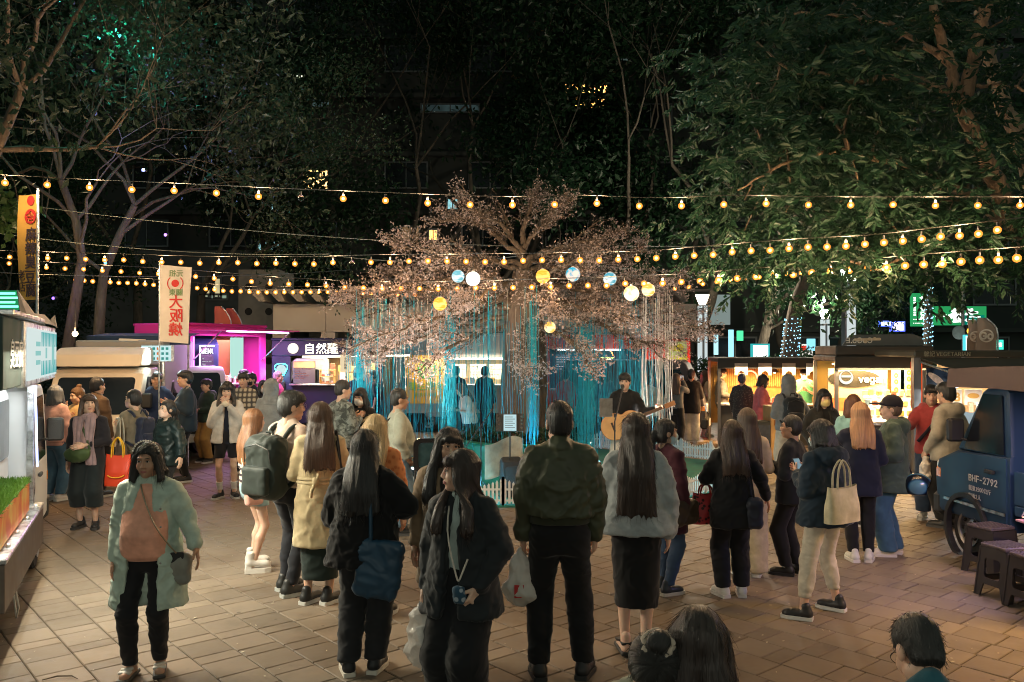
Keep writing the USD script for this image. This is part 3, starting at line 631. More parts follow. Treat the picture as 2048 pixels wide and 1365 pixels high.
# ---------------------------------------------------------------- ground
def paver_mat():
    return mk('paver_clay', {'g': ('geometry', {}), 'oi': ('object_info', {}), 'tc': ('texture_coordinate', {}), 'ad': ('math', {'math_type': 'add'}), 'fr': ('math', {'math_type': 'fraction'}),
        'n': ('noise_texture', {'scale': 7, 'detail': 7, 'roughness': .7}), 'big': ('noise_texture', {'scale': .22, 'detail': 3}), 'fine': ('noise_texture', {'scale': 160, 'detail': 3}),
        'base': ('rgb_ramp', {'ramp': [(0, (.15, .120, .087)), (.35, (.188, .150, .110)), (.7, (.205, .165, .122)), (1, (.232, .186, .136))]}),
        'red': ('rgb_ramp', {'ramp': [(.42, (1, 1, 1)), (.62, (.80, .68, .60))]}), 'st': ('rgb_ramp', {'ramp': [(.25, (.55, .53, .5)), (.42, (.92, .92, .92)), (.62, (1, 1, 1)), (.8, (1.12, 1.1, 1.06))]}),
        'vo': ('voronoi_texture', {'scale': 3.1}), 'gum': ('rgb_ramp', {'ramp': [(0, (.45, .43, .41)), (.045, (.5, .48, .46)), (.06, (1, 1, 1))]}), 'n3': ('noise_texture', {'scale': 1.1, 'detail': 5, 'roughness': .65}), 'stain': ('rgb_ramp', {'ramp': [(.3, (.68, .66, .63)), (.5, (1, 1, 1)), (.75, (1.08, 1.07, 1.05))]}), 'm3': ('mix', {'mix_type': 'multiply', 'fac': 1.0}), 'm4': ('mix', {'mix_type': 'multiply', 'fac': 1.0}), 'm1': ('mix', {'mix_type': 'multiply', 'fac': 1.0}), 'm2': ('mix', {'mix_type': 'multiply', 'fac': 1.0}),
        'b': ('bump', {'strength': .35, 'distance': .004}), 'rr': ('map_range', {'from_min': .3, 'from_max': .7, 'to_min': .5, 'to_max': .8}), 'p': ('principled_bsdf', {'specular_ior_level': .35})},
        [('g.random_per_island', 'ad.value1'), ('oi.random', 'ad.value2'), ('ad.value', 'fr.value1'), ('fr.value', 'base.fac'), ('g.position', 'n.vector'), ('g.position', 'big.vector'), ('g.position', 'fine.vector'),
         ('big.fac', 'red.fac'), ('n.fac', 'st.fac'), ('base.color', 'm1.color1'), ('red.color', 'm1.color2'), ('m1.color', 'm2.color1'), ('st.color', 'm2.color2'), ('g.position', 'vo.vector'), ('vo.distance', 'gum.fac'), ('g.position', 'n3.vector'), ('n3.fac', 'stain.fac'), ('m2.color', 'm3.color1'), ('gum.color', 'm3.color2'), ('m3.color', 'm4.color1'), ('stain.color', 'm4.color2'), ('m4.color', 'p.base_color'), ('n.fac', 'rr.value'), ('rr.result', 'p.roughness'), ('fine.fac', 'b.height'), ('b.normal', 'p.normal')])
obj('ground', MB().grid(np.array([[(-250, -30, -.06), (-250, 400, -.06)], [(250, -30, -.06), (250, 400, -.06)]])), matte((.05, .05, .05), .8, .2, 1.2, name='asphalt'), 'dark ground reaching far behind the plaza', kind='structure')
pave = UsdGeom.Xform.Define(stage, '/World/pavement'); tag(pave, 'brown paving of the plaza laid in slanting rows', kind='structure')
part(pave, 'bedding', MB().b2((-60, -12, -.058), (60, 60, -.011)), matte((.085, .07, .052), .95, .3, 9, name='bedding'))
PM = paver_mat(); ca, sa = math.cos(math.radians(40.5)), math.sin(math.radians(40.5))
DA, DB = np.array([-sa, ca]), np.array([ca, sa]); tiles = []
for r in range(-70, 130):
    u = -40 + RNG.uniform(0, .45); k = RNG.integers(2)
    while u < 45:
        L = (.3, .15)[k] if RNG.random() > .12 else .3; k = 1 - k
        c = DA * (u + L / 2) + DB * (r * .3 + .15); u += L
        if 3.2 < c[1] < 25.5 and abs(c[0]) < .64 * c[1] + 1.2: tiles.append((c[0], c[1], L))
        elif c[1] > 46: break
tiles.sort(key=lambda t: (not (t[1] > 5.25 and abs(t[0]) < .615 * t[1]), t[1]))
def paver(c, L):
    g = .0032; a, b = L / 2 - g, .15 - g; e = .006; z = RNG.normal(0, .0011, 4) - .001; zb = -.03
    q = [(-a, -b), (a, -b), (a, b), (-a, b)]
    top = [(*(c + DA * (x - math.copysign(e, x)) + DB * (y - math.copysign(e, y))), z[i]) for i, (x, y) in enumerate(q)]
    mid = [(*(c + DA * x + DB * y), z[i] - .005) for i, (x, y) in enumerate(q)]; bot = [(*(c + DA * x + DB * y), zb) for x, y in q]
    f = [[3, 2, 1, 0]]
    for o in (0, 4): f += [[o + i, o + (i + 1) % 4, o + 4 + (i + 1) % 4, o + 4 + i] for i in range(4)]
    return np.array(top + mid + bot), np.array(f)
rest = MB()
for i, (x, y, L) in enumerate(tiles):
    v, f = paver(np.array([x, y]), L)
    if i < 300: part(pave, 'paver', MB().add(v, f), PM)
    else: rest.add(v, f)
part(pave, 'paver_field', rest, PM, kind='stuff', label='the smaller and more distant pavers of the plaza')
lit = MB()
for _ in range(420):
    y = RNG.uniform(5.2, 12); x = RNG.uniform(-.62, .62) * y; a = RNG.uniform(0, 6.28); l = RNG.uniform(.006, .018); w = l * RNG.uniform(.25, .6)
    d = np.array([math.cos(a), math.sin(a), 0]); n = np.array([-d[1], d[0], 0]); c = np.array([x, y, .0035])
    lit.add([c - d * l, c + n * w + (0, 0, .003), c + d * l + (0, 0, .004), c - n * w], [[0, 3, 2, 1]])
obj('litter', lit, matte((.42, .36, .26), .8, .4, 40, name='dry_petal'), 'pale fallen petals and leaf scraps scattered over the paving', 'litter', kind='stuff')
tw = MB().tube([(-3.02, 5.42, .008), (-2.95, 5.47, .014), (-2.86, 5.48, .012), (-2.8, 5.44, .008)], [.003, .005, .005, .002], 5)
obj('twig', tw, matte((.06, .04, .025), .8, name='bark'), 'small dark bent twig lying on the lit paving bottom left', 'twig')

# ---------------------------------------------------------------- background buildings
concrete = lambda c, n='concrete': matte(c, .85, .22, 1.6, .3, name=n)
ab = thing('apartment_building', 'tall dark apartment block with scattered lit windows behind the trees', 'building', (0, 46, 0))
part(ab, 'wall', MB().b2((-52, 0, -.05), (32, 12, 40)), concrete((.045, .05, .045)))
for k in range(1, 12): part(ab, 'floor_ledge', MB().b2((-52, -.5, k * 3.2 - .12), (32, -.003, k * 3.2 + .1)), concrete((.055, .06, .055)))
frame_m = metal((.25, .25, .25), .5); dark_pane = matte((.012, .016, .018), .12, .1, name='dark_pane')
def window(p, x, z, w, h, pane, y=0.0, bars=2, label=None):
    f = MB(); t = .09
    for lo, hi in (((x - w / 2, y - .1, z - h / 2), (x - w / 2 + t, y - .003, z + h / 2)), ((x + w / 2 - t, y - .1, z - h / 2), (x + w / 2, y - .003, z + h / 2)), ((x - w / 2 + t, y - .1, z - h / 2), (x + w / 2 - t, y - .003, z - h / 2 + t)), ((x - w / 2 + t, y - .1, z + h / 2 - t), (x + w / 2 - t, y - .003, z + h / 2))): f.b2(lo, hi)
    for i in range(1, bars): f.b2((x - w / 2 + w * i / bars - .03, y - .09, z - h / 2 + t), (x - w / 2 + w * i / bars + .03, y - .006, z + h / 2 - t))
    fr = part(p, 'window', f, frame_m, label=label)
    part(fr, 'pane', MB().b2((x - w / 2 + t, y - .04, z - h / 2 + t), (x + w / 2 - t, y - .008, z + h / 2 - t)), pane)
def litpane(c, s): return mk('lit_pane_' + hexkey(c) + f'_{int(s*100)}', {'g': ('geometry', {}), 'n': ('noise_texture', {'scale': 1.6, 'detail': 4}), 'r': ('rgb_ramp', {'ramp': [(.3, [x * .35 for x in c]), (.65, c)]}), 'e': ('emission', {'strength': s})}, [('g.position', 'n.vector'), ('n.fac', 'r.fac'), ('r.color', 'e.color')], 'e.emission')
warmp, yelp, cyanp, whitep = litpane((1, .50, .13), 5), litpane((1, .62, .22), 4), litpane((.35, .75, .8), 1.3), litpane((.9, .95, .7), 3)
litw = [(1150, 190, 46, 52, warmp), (1196, 192, 44, 52, warmp), (630, 358, 54, 44, yelp), (600, 148, 52, 18, whitep), (520, 415, 22, 24, cyanp), (546, 415, 20, 24, cyanp), (524, 492, 22, 24, cyanp), (552, 492, 30, 24, cyanp), (866, 470, 22, 26, warmp), (820, 466, 40, 30, litpane((1, .6, .3), .4)), (905, 408, 26, 26, cyanp), (640, 205, 40, 20, litpane((.3, .5, .5), .2)), (900, 215, 120, 20, litpane((.3, .5, .5), .1)), (1460, 545, 60, 10, yelp), (1225, 118, 80, 12, litpane((.6, .9, .8), .15))]
for x, y, w, h, m in litw:
    X, Y, Z = px(x, y, 45.9); window(ab, X, Z, w / FPX * 46, h / FPX * 46, m)
for k in range(9):
    for i in range(16):
        X, Z = -43 + i * 4.6 + (k % 2) * .4, 2.1 + k * 3.2
        if not any(abs(px(x, y, 46)[0] - X) < w / FPX * 23 + 1.2 and abs(px(x, y, 46)[2] - Z) < 1.6 for x, y, w, h, m in litw): window(ab, X, Z, 2.4, 1.5, dark_pane)
lb = thing('low_building', 'low building with a lit two-pane window left of the white pavilion', 'building', (0, 36, 0))
part(lb, 'wall', MB().b2((-21, 0, -.05), (-11.2, 6, 6.4)), concrete((.09, .1, .1)))
for i, x in enumerate((413, 434)):
    X, Y, Z = px(x, 576, 35.9); window(lb, X, Z, .4, .95, litpane((.95, .8, .42), .75), bars=1); 
X, Y, Z = px(426, 594, 35.9); window(lb, X, Z, 1.3, .3, litpane((.6, .8, .6), .5), bars=3)
cw = thing('concrete_tower', 'grey concrete wall pierced by rows of round holes beside the pavilion', 'building', (0, 29, 0))
part(cw, 'wall', MB().b2((-9.45, 0, -.05), (-8.05, 2, 4.9)), concrete((.22, .21, .195)))
for i in range(5):
    for j in range(2): part(cw, 'hole', MB().cyl((-9.1 + j * .7, -.004, .9 + i * .85), (-9.1 + j * .7, .02, .9 + i * .85), .13, 14), matte((.02, .02, .02), .9, name='hole'))  # dark discs carry the shade of the round holes
pav = thing('pavilion', 'long white pavilion with a slatted canopy behind the blossom tree', 'building', (0, 26, 0))
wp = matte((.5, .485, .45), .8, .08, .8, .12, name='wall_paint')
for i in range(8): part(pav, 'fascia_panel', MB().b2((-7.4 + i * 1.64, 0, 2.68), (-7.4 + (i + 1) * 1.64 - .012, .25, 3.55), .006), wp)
part(pav, 'roof', MB().b2((-7.4, .255, 3.2), (5.72, 9, 3.545)), concrete((.2, .2, .19)))
for i in range(23):
    x = -7.5 + i * .57
    part(pav, 'canopy_slat', MB().prism([(x, 3.56), (x + .2, 3.56), (x + .05, 3.86), (x - .3, 3.86)], 3.6, t=(0, -1.1, 0)), concrete((.2, .19, .175)))
part(pav, 'canopy_rail', MB().b2((-7.9, -1.14, 3.865), (5.9, -1.0, 3.93)), concrete((.2, .19, .175)))
for x in (-7.2, -5.7, -2.55, .2, 2.8, 5.2): part(pav, 'column', MB().b2((x - .22, .02, 0), (x + .22, .5, 2.677), .01), wp)
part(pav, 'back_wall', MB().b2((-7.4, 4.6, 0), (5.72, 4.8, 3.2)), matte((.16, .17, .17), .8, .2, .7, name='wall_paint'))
for i in range(6): part(pav, 'shop_window', MB().b2((-6.8 + i * 2.05, 4.5, .5), (-5.1 + i * 2.05, 4.597, 2.5)), litpane((.5, .75, .75), .16) if i % 2 else dark_pane)
# the street to the right
sb = thing('street_building', 'grey street building with closed windows behind the lamp posts on the right', 'building', (0, 52, 0))
part(sb, 'wall', MB().b2((15, 0, -.05), (60, 10, 22)), concrete((.2, .2, .18)))
for k in range(5):
    part(sb, 'floor_ledge', MB().b2((15, -.6, 3.4 + k * 3.3), (60, -.003, 3.65 + k * 3.3)), concrete((.24, .24, .22)))
    for i in range(9): window(sb, 17.2 + i * 3.0, 5.6 + k * 3.3, 1.7, 1.5, dark_pane if (i + k) % 4 else litpane((.8, .7, .4), .25))
part(sb, 'shop_canopy', MB().b2((15, -2.4, 3.0), (60, -.603, 3.3)), matte((.12, .13, .13), .7, name='awning'))
for i, (c, st) in enumerate((((.35, .3, .9), .8), ((.5, .8, .8), .5), ((.8, .9, .8), .6), ((.3, .9, .7), .5), ((.9, .8, .5), .6), ((.7, .8, .9), .6))):
    part(sb, 'shop_front', MB().b2((19.5 + i * 4.2, -.3, .3), (22.8 + i * 4.2, -.003, 2.6)), litpane(c, st))
def sign(name, label, x, y, w, h, Y, face, texts=(), th=.12, yaw=0, rim=None, cat='sign', **k):
    """a box sign w x h metres centred at a pixel at distance Y; texts: (shape, material)"""
    t = thing(name, label, cat, px(x, y, Y), yaw, **k)
    part(t, 'panel', MB().box((0, 0, 0), (w, th, h), .01), face)
    for n, (sh, m) in enumerate(texts): part(t, 'lettering', MB().prism(sh, .012, t=(0, -th / 2 - .013, 0)), m)
    if rim: 
        r = MB()
        for lo, hi in (((-w / 2 - .05, -.09, -h / 2 - .05), (w / 2 + .05, .07, -h / 2 - .002)), ((-w / 2 - .05, -.09, h / 2 + .002), (w / 2 + .05, .07, h / 2 + .05)), ((-w / 2 - .05, -.09, -h / 2), (-w / 2 - .002, .07, h / 2)), ((w / 2 + .002, -.09, -h / 2), (w / 2 + .05, .07, h / 2))): r.b2(np.array(lo) * (1, th / .12, 1), np.array(hi) * (1, th / .12, 1))
        part(t, 'frame', r, rim)
    return t
gface, wtxt = emit((.03, .42, .13), .8), emit((.95, 1, .95), 1.6)
sign('shop_sign', 'upright green shop sign with a column of white characters by the lit trunk', 1840, 620, .92, 1.62, 41, gface, [(centred(glyphs('食味足', .36, 2, vertical=True), .16, .12), wtxt), (shapely.union_all([shapely.box(-.34, -.3 + .12 * k, -.22, -.22 + .12 * k) for k in range(8)]), wtxt), (shapely.union_all([shapely.box(-0.36 + 0.12 * k, -0.5, -0.36 + 0.12 * k + 0.1 * (.6 + .4 * (k % 3) / 2), -0.5 + 0.05) for k in range(6)]), wtxt), (shapely.union_all([shapely.box(-0.36 + 0.1 * k, -0.68, -0.36 + 0.1 * k + 0.08 * (.6 + .4 * (k % 3) / 2), -0.68 + 0.04) for k in range(7)]), wtxt)])
sign('shop_sign', 'long green shop sign with large white characters right of the lit trunk', 1918, 632, 2.7, .95, 42, gface, [(centred(glyphs('養生', .62, 3), .25, 0), wtxt), (shapely.union_all([shapely.box(-1.2 + 0.16 * k, -0.06, -1.2 + 0.16 * k + 0.13 * (.6 + .4 * (k % 3) / 2), -0.06 + 0.12) for k in range(6)]), wtxt)])
sign('street_sign', 'small teal lane sign reading 135 above the amber traffic light', 1948, 641, .95, .46, 38, emit((.0, .3, .22), .7), [(centred(glyphs('<', .16, 1, False), -.38, 0), wtxt), (centred(glyphs('Lane 135', .15, 1, False), .08, 0), wtxt), (shapely.union_all([shapely.box(-0.3 + 0.08 * k, -0.19, -0.3 + 0.08 * k + 0.06 * (.6 + .4 * (k % 3) / 2), -0.19 + 0.04) for k in range(8)]), wtxt), (shapely.union_all([shapely.box(-0.3 + 0.09 * k, 0.12, -0.3 + 0.09 * k + 0.07 * (.6 + .4 * (k % 3) / 2), 0.12 + 0.07) for k in range(7)]), wtxt)], th=.04)
tl = thing('traffic_light', 'traffic light with its amber lamp lit on a grey pole', 'traffic light', px(1926, 700, 37))
part(tl, 'pole', MB().cyl((0, 0, -2.2), (0, 0, 3.2), .07, 10), metal())
part(tl, 'housing', MB().box((.28, -.1, .82), (.5, .25, .55), .03), matte((.02, .02, .02), .5, name='black_plastic')); part(tl, 'lamp_lens', MB().cyl((.2, -.25, .82), (.2, -.22, .82), .15, 20), emit((1, .5, .05), 2.2))
part(tl, 'round_sign', MB().cyl((-.22, -.1, .75), (-.22, -.07, .75), .3, 24), matte((.5, .48, .45), .6, name='sign_back'))
sign('shop_sign', 'square white lit sign with a blue rim under the grey building', 1794, 653, .62, .44, 44, emit((.85, .85, 1), 2.0), rim=emit((.1, .15, 1), 2.5), th=.2)
sign('shop_sign', 'low white lit sign over a bluish doorway', 1772, 648, .62, .2, 44, emit((.75, .9, 1), 1.8), rim=emit((.1, .2, 1), 1.5), th=.2)
sign('shop_sign', 'white lit sign box standing beyond the stalls', 1938, 690, .36, .75, 36, emit((.8, 1, 1), 1.8), rim=emit((.1, .7, .75), 1.2))
sign('shop_sign', 'teal lit sign board with two white characters at far right', 1993, 690, .55, .42, 36, emit((.05, .7, .55), 1.4), [(centred(glyphs('上樓', .18, 1)), wtxt)])
sign('shop_sign', 'white lit board glowing between dark trees behind the red stall', 1520, 711, .55, .72, 30, emit((.75, .95, .9), 1.9), rim=emit((.05, .6, .6), .8))
sign('shop_sign', 'green neon sign high at the left edge of the plaza', 16, 601, .9, .62, 27, emit((.02, .35, .12), .8), [(shapely.union_all([shapely.box(-.36, -.24 + .14 * k, .36 - .1 * (k % 2), -.17 + .14 * k) for k in range(4)]), emit((.2, 1, .6), 2.5))])
sign('banner_board', 'red and white lit board beyond the second lamp post', 1606, 700, .9, .55, 40, emit((.9, .85, .8), 1.0), [(centred(shapely.box(0, 0, .8, .22), 0, .08), emit((.9, .05, .03), 1.0))])
for k, (x, y, w, h, c) in enumerate(((1480, 672, 12, 20, (.1, .9, .4)), (1462, 690, 10, 60, (.4, .9, 1)), (1660, 710, 20, 16, (.2, .9, .8)), (1690, 716, 22, 12, (1, .5, .3)), (1432, 690, 8, 40, (.5, .9, 1)), (1622, 690, 16, 24, (.3, .8, 1)), (1440, 620, 40, 60, (.6, .75, .7)), (60, 612, 30, 8, (.6, .7, .1)))):
    sign('lit_shop_panel', ('small green lit panel between the dark trunks', 'narrow pale blue lit strip left of the dark trunk', 'teal lit panel under the second lamp post', 'orange lit panel low beside the tall post', 'thin cyan lit strip beside the first lamp post', 'blue lit panel right of the sparkling trunk', 'dim tall lit facade panel right of the first lamp post', 'yellow green row of light under the neon sign')[k], x, y, w / FPX * 38, h / FPX * 38, 38, emit(c, 1.2 if k < 6 else .35), cat='lit panel')
# ---------------------------------------------------------------- lamp posts
def lamp_post(label, x, Y, ztop, r, power):
    X = gx(x, Y); t = thing('lamp_post', label, 'lamp post', (X, Y, 0), group=None)
    part(t, 'pole', MB().lathe([(0, 0), (r * 1.3, 0), (r * 1.3, .5), (r, .55), (r, ztop - .62), (r * 1.25, ztop - .6), (r * 1.25, ztop - .54), (r * .4, ztop - .5), (r * .4, ztop - .34), (0, ztop - .34)], 16), metal((.3, .3, .31), .5))
    for k in range(4):
        M = R(45 + 90 * k); part(t, 'light_strip', MB().box((0, -r - .008, (ztop + 1.0) / 2), (r * 1.15, .014, ztop - 1.75), 0).xf(M), emit((.82, .95, .95), .75))
    part(t, 'shade', MB().lathe([(0, ztop - .335), (r * .9, ztop - .33), (r * 1.7, ztop - .06), (r * 1.75, ztop), (0, ztop)], 20), emit((1, .93, .75), 6))
    lamp('sphere', (X, Y - .0, ztop + .22), power, (1, .87, .66), .12)
    return t
LP_ = lamp_post('slim lit lamp post beside the right end of the pavilion', 1405, 28.5, 4.0, .13, 420)
lamp_post('short lit lamp post between the sparkling trunk and the tall post', 1650, 31, 3.62, .13, 320)
tp = thing('lamp_post', 'tall lit post with a branching lamp head behind the stalls', 'lamp post', (gx(1698, 25), 25, 0))
part(tp, 'pole', MB().b2((-.17, -.17, 0), (.17, .17, 3.95), .02), metal((.3, .31, .32), .5)); part(tp, 'light_panel', MB().b2((-.13, -.185, 2.2), (.13, -.172, 3.8)), emit((.85, .95, .95), .75)); part(tp, 'collar', MB().b2((-.22, -.22, 3.953), (.22, .22, 4.0)), metal())
part(tp, 'stem', MB().cyl((0, 0, 4.0), (0, 0, 4.35), .05), metal())
for k, a in enumerate((-60, 0, 60, 180)): part(tp, 'lamp_arm', MB().tube(np.array([(0, 0, 4.2), (.16, 0, 4.2), (.27, 0, 4.32), (.28, 0, 4.5)]) @ R(a - 90).T, [.025, .03, .04, .05], 8), emit((.9, 1, .95), 4))
# ---------------------------------------------------------------- trees
def bark(c, scale=6): return mk('bark_' + hexkey(c), {'tc': ('texture_coordinate', {}), 'mp': ('mapping', {'scale': (1, 1, .3)}), 'n': ('noise_texture', {'scale': scale, 'detail': 8, 'roughness': .7}), 'v': ('voronoi_texture', {'scale': scale * 2.2, 'feature': 'distance_to_edge'}),
    'r': ('rgb_ramp', {'ramp': [(.3, [x * .5 for x in c]), (.55, c), (.75, [min(1, x * 1.5) for x in c])]}), 'a': ('math', {'math_type': 'add'}), 'b': ('bump', {'strength': .7, 'distance': .03}), 'p': ('principled_bsdf', {'roughness': .9})},
    [('tc.object', 'mp.vector'), ('mp.vector', 'n.vector'), ('mp.vector', 'v.vector'), ('n.fac', 'r.fac'), ('r.color', 'p.base_color'), ('n.fac', 'a.value1'), ('v.distance', 'a.value2'), ('a.value', 'b.height'), ('b.normal', 'p.normal')])
def leafm(a, b, tr=.35): return mk('leaf_' + hexkey(a), {'g': ('geometry', {}), 'r': ('rgb_ramp', {'ramp': [(0, a), (.6, b), (1, [x * 1.5 for x in b])]}), 'p': ('principled_bsdf', {'roughness': .45, 'specular_ior_level': .4}), 't': ('translucent_bsdf', {}), 'm': ('mix_closure', {'fac': tr})},
    [('g.random_per_island', 'r.fac'), ('r.color', 'p.base_color'), ('r.color', 't.color'), ('p.BSDF', 'm.closure1'), ('t.BSDF', 'm.closure2')], 'm.closure')
def unit(v): return v / (np.linalg.norm(v, axis=-1, keepdims=True) + 1e-9)
def leaves(P, size, rg, droop=.3, aspect=.45, dirs=None):
    """one folded leaf (4 corners, 2 faces) at each point"""
    n = len(P); d = rg.normal(size=(n, 3)) if dirs is None else dirs + rg.normal(size=(n, 3)) * .35
    d[:, 2] -= droop; d = unit(d); w = unit(np.cross(d, rg.normal(size=(n, 3)))); up = np.cross(w, d)
    L = size * rg.uniform(.7, 1.3, (n, 1)); a = P; b = P + d * L * .45 + w * L * aspect * .5 - up * L * .06; c = P + d * L; e = P + d * L * .45 - w * L * aspect * .5 - up * L * .06
    v = np.stack([a, b, c, e], 1).reshape(-1, 3); k = np.arange(n)[:, None] * 4
    return v, np.vstack([k + [0, 1, 2], k + [0, 2, 3]])
def grow(rg, p, d, L, r, depth, mb, tips, up=.15, spread=.7, kids=(2, 3), seg=4, shrink=.72, wob=.18):
    pts, rad = [p], [r]
    for i in range(seg):
        d = unit(d + rg.normal(size=3) * wob + (0, 0, up * .3)); p = p + d * L / seg; pts.append(p); rad.append(r * (1 - .38 * (i + 1) / seg))
    mb.tube(pts, rad, 8 if r > .12 else 5 if r > .03 else 3, False)
    if depth <= 1: tips += pts[1:] if depth == 1 else pts[2:]
    if depth == 0: return
    for k in range(rg.integers(kids[0], kids[1] + 1)):
        a = unit(np.cross(d, rg.normal(size=3))); s = spread * rg.uniform(.6, 1.3)
        grow(rg, p, unit(d * math.cos(s) + a * math.sin(s) + (0, 0, up)), L * shrink * rg.uniform(.75, 1.2), rad[-1] * .72, depth - 1, mb, tips, up, spread, kids, max(2, seg - 1), shrink, wob)
def tree_mesh(seed, L0, r0, depth, nleaf, lsize, cloud, kids=(2, 3), up=.15, spread=.7, droop=.3, lean=(0, 0), shrink=.74):
    rg = np.random.default_rng(seed); T_, tips = MB(), []
    grow(rg, np.array([0, 0, -.1]), unit(np.array([lean[0], lean[1], 1.0])), L0, r0, depth, T_, tips, up, spread, kids, 5, shrink)
    tips = np.array(tips); P = tips[rg.integers(len(tips), size=nleaf)] + rg.normal(size=(nleaf, 3)) * cloud * rg.uniform(.3, 1, (nleaf, 1))
    return T_, leaves(P, lsize, rg, droop)
UsdGeom.Scope.Define(stage, '/World/Looks/kinds')
def proto(name, T_, lv, bm, lm):
    stage.CreateClassPrim('/tree_kinds') if not stage.GetPrimAtPath('/tree_kinds') else None
    x = UsdGeom.Xform.Define(stage, f'/tree_kinds/{name}')
    for n, m, mt in (('trunk', T_, bm), ('crown', lv, lm)):
        usdkit.mesh(stage, f'/tree_kinds/{name}/{n}', m.get() if isinstance(m, MB) else m, mt, n == 'trunk')
    return x.GetPath()
dark_leaf = leafm((.010, .036, .014), (.024, .075, .028)); bk = bark((.10, .085, .065))
KINDS = [proto(n, *tree_mesh(s, L, r, 5, 17000, .22, cl, up=.2, spread=.62, shrink=.8), bk, dark_leaf) for n, s, L, r, cl in (('spreading', 11, 4.6, .24, .7), ('upright', 12, 5.6, .22, .65), ('low', 19, 3.6, .2, .75))]
bg = [(-19, 31, 0, 1.15, 'at the far left behind the pale twiggy trees'), (-14.5, 34, 1, 1.1, 'between the twiggy trees and the lit low window'), (-11, 31, 2, 1.2, 'above the concrete wall with round holes'), (-11.2, 38, 1, 1.2, 'over the left end of the pavilion'), (-6.0, 36, 0, 1.2, 'behind the pavilion left of the blossom tree'),
      (-2.6, 39, 1, 1.3, 'behind the pavilion, its crown left of the blossom tree top'), (-.2, 37, 2, 1.3, 'directly behind the blossom tree top'), (6.6, 35.5, 1, 1.1, 'right of the blossom tree top'), (8.0, 36, 0, 1.2, 'behind the right end of the pavilion'), (9.2, 33.5, 1, 1.05, 'with a thick trunk right of the first lamp post'),
      (12.5, 37, 2, 1.2, 'behind the short lamp post'), (10.8, 35, 2, .8, 'low between the first lamp post and the sparkling trunk'), (17.5, 44, 2, .75, 'in front of the grey street building'), (-16.5, 27, 2, .75, 'behind the green neon sign'), (-24, 36, 1, 1.2, 'outermost at the left'), (-.5, 42, 0, 1.5, 'deepest behind the blossom tree'), (9.8, 43, 0, 1.5, 'deepest behind the right half of the pavilion'), (-7.6, 43, 0, 1.5, 'deepest behind the left half of the pavilion'), (14.2, 42, 1, 1.3, 'between the short and the tall lamp posts far behind')]
for i, (x, y, k, s, where) in enumerate(bg): copy_of(KINDS[k], 'tree', 'dark leafy tree ' + where, 'tree', (x, y, 0), i * 67 % 360, 'dark trees behind the plaza', scale=s)
# bushes under them
bsh = np.random.default_rng(3)
for i, (x0, x1, y, h, lab) in enumerate(((-20, -12.5, 25, 2.0, 'dark hedge under the green neon sign behind the left trucks'), (-12, -9.6, 25, 1.6, 'dark bushes between the pink truck and the concrete wall'), (6.0, 9.2, 27, 1.7, 'dark bushes right of the pavilion beside the lamp post'), (9.5, 15, 29.5, 1.9, 'dark hedge behind the red lit stall'))):
    P = np.stack([bsh.uniform(x0, x1, 9000), y + bsh.normal(0, .45, 9000), h * bsh.uniform(0, 1, 9000) ** .8], 1); P[:, 2] *= .75 + .5 * meshkit.noise(P * (1.1, 0, 0), i)
    o = thing('hedge', lab, 'hedge'); part(o, 'foliage', leaves(P, .13, bsh, 0), dark_leaf)
    st = MB()
    for q in np.linspace(x0 + .3, x1 - .3, 8): st.tube([(q, y, -.02), (q + .1, y, h * .5), (q + .05, y, h * .8)], [.035, .025, .01], 5)
    part(o, 'stems', st, bk, kind='stuff')
# the pale twiggy trees at the left
def twiggy(label, base, path, seed, lt, nleaf, bm, lm, dirs, lsz=.1):
    rg = np.random.default_rng(seed); t = thing('tree', label, 'tree', base); T_, tips = MB(), []
    b = np.array(base); pts = [np.array([0, 0, -.05])] + [px(*q) - b for q in path]
    T_.tube(pts, np.linspace(.135, .07, len(pts)), 9, False)
    for (i, d, L) in dirs: grow(rg, pts[i], unit(np.array(d, float)), L, .045, 5, T_, tips, .1, .6, (2, 3), 4, .74, .24)
    part(t, 'trunk', T_, bm, True); tips = np.array(tips)
    P = tips[rg.integers(len(tips), size=nleaf)] + rg.normal(size=(nleaf, 3)) * lt
    part(t, 'crown', leaves(P, lsz, rg, .5), lm)
pale = bark((.12, .095, .06)); brown_leaf = leafm((.03, .045, .022), (.06, .075, .04)); green_leaf = leafm((.02, .045, .018), (.05, .085, .03))
twiggy('pale trunked tree with brown twigs, left one of the two pale trunks', (gx(128, 18), 18, 0), [(135, 700, 18), (152, 590, 18), (163, 520, 18), (150, 440, 17.8), (120, 360, 17.6)], 5, .2, 9000, pale, brown_leaf, [(3, (.5, -.3, .9), 1.9), (4, (-.6, -.2, .8), 2.0), (5, (.3, -.3, 1), 1.9), (5, (-.7, .1, .7), 2.0), (5, (.1, .5, 1), 1.8), (4, (.8, .2, .6), 1.6), (5, (-.2, -.5, .9), 2.2)])
twiggy('pale trunked tree with a smooth forked trunk, right one of the two pale trunks', (gx(194, 18.6), 18.6, 0), [(196, 700, 18.6), (200, 610, 18.6), (207, 545, 18.6), (238, 470, 18.5), (268, 410, 18.4)], 9, .25, 15000, pale, green_leaf, [(3, (-.5, 0, .9), 2.2), (4, (.9, -.2, .5), 1.9), (5, (.2, .2, 1), 2.3), (5, (.7, .1, .7), 2.1), (5, (-.3, -.4, 1), 2.3), (4, (-.1, .5, 1), 2.1)])
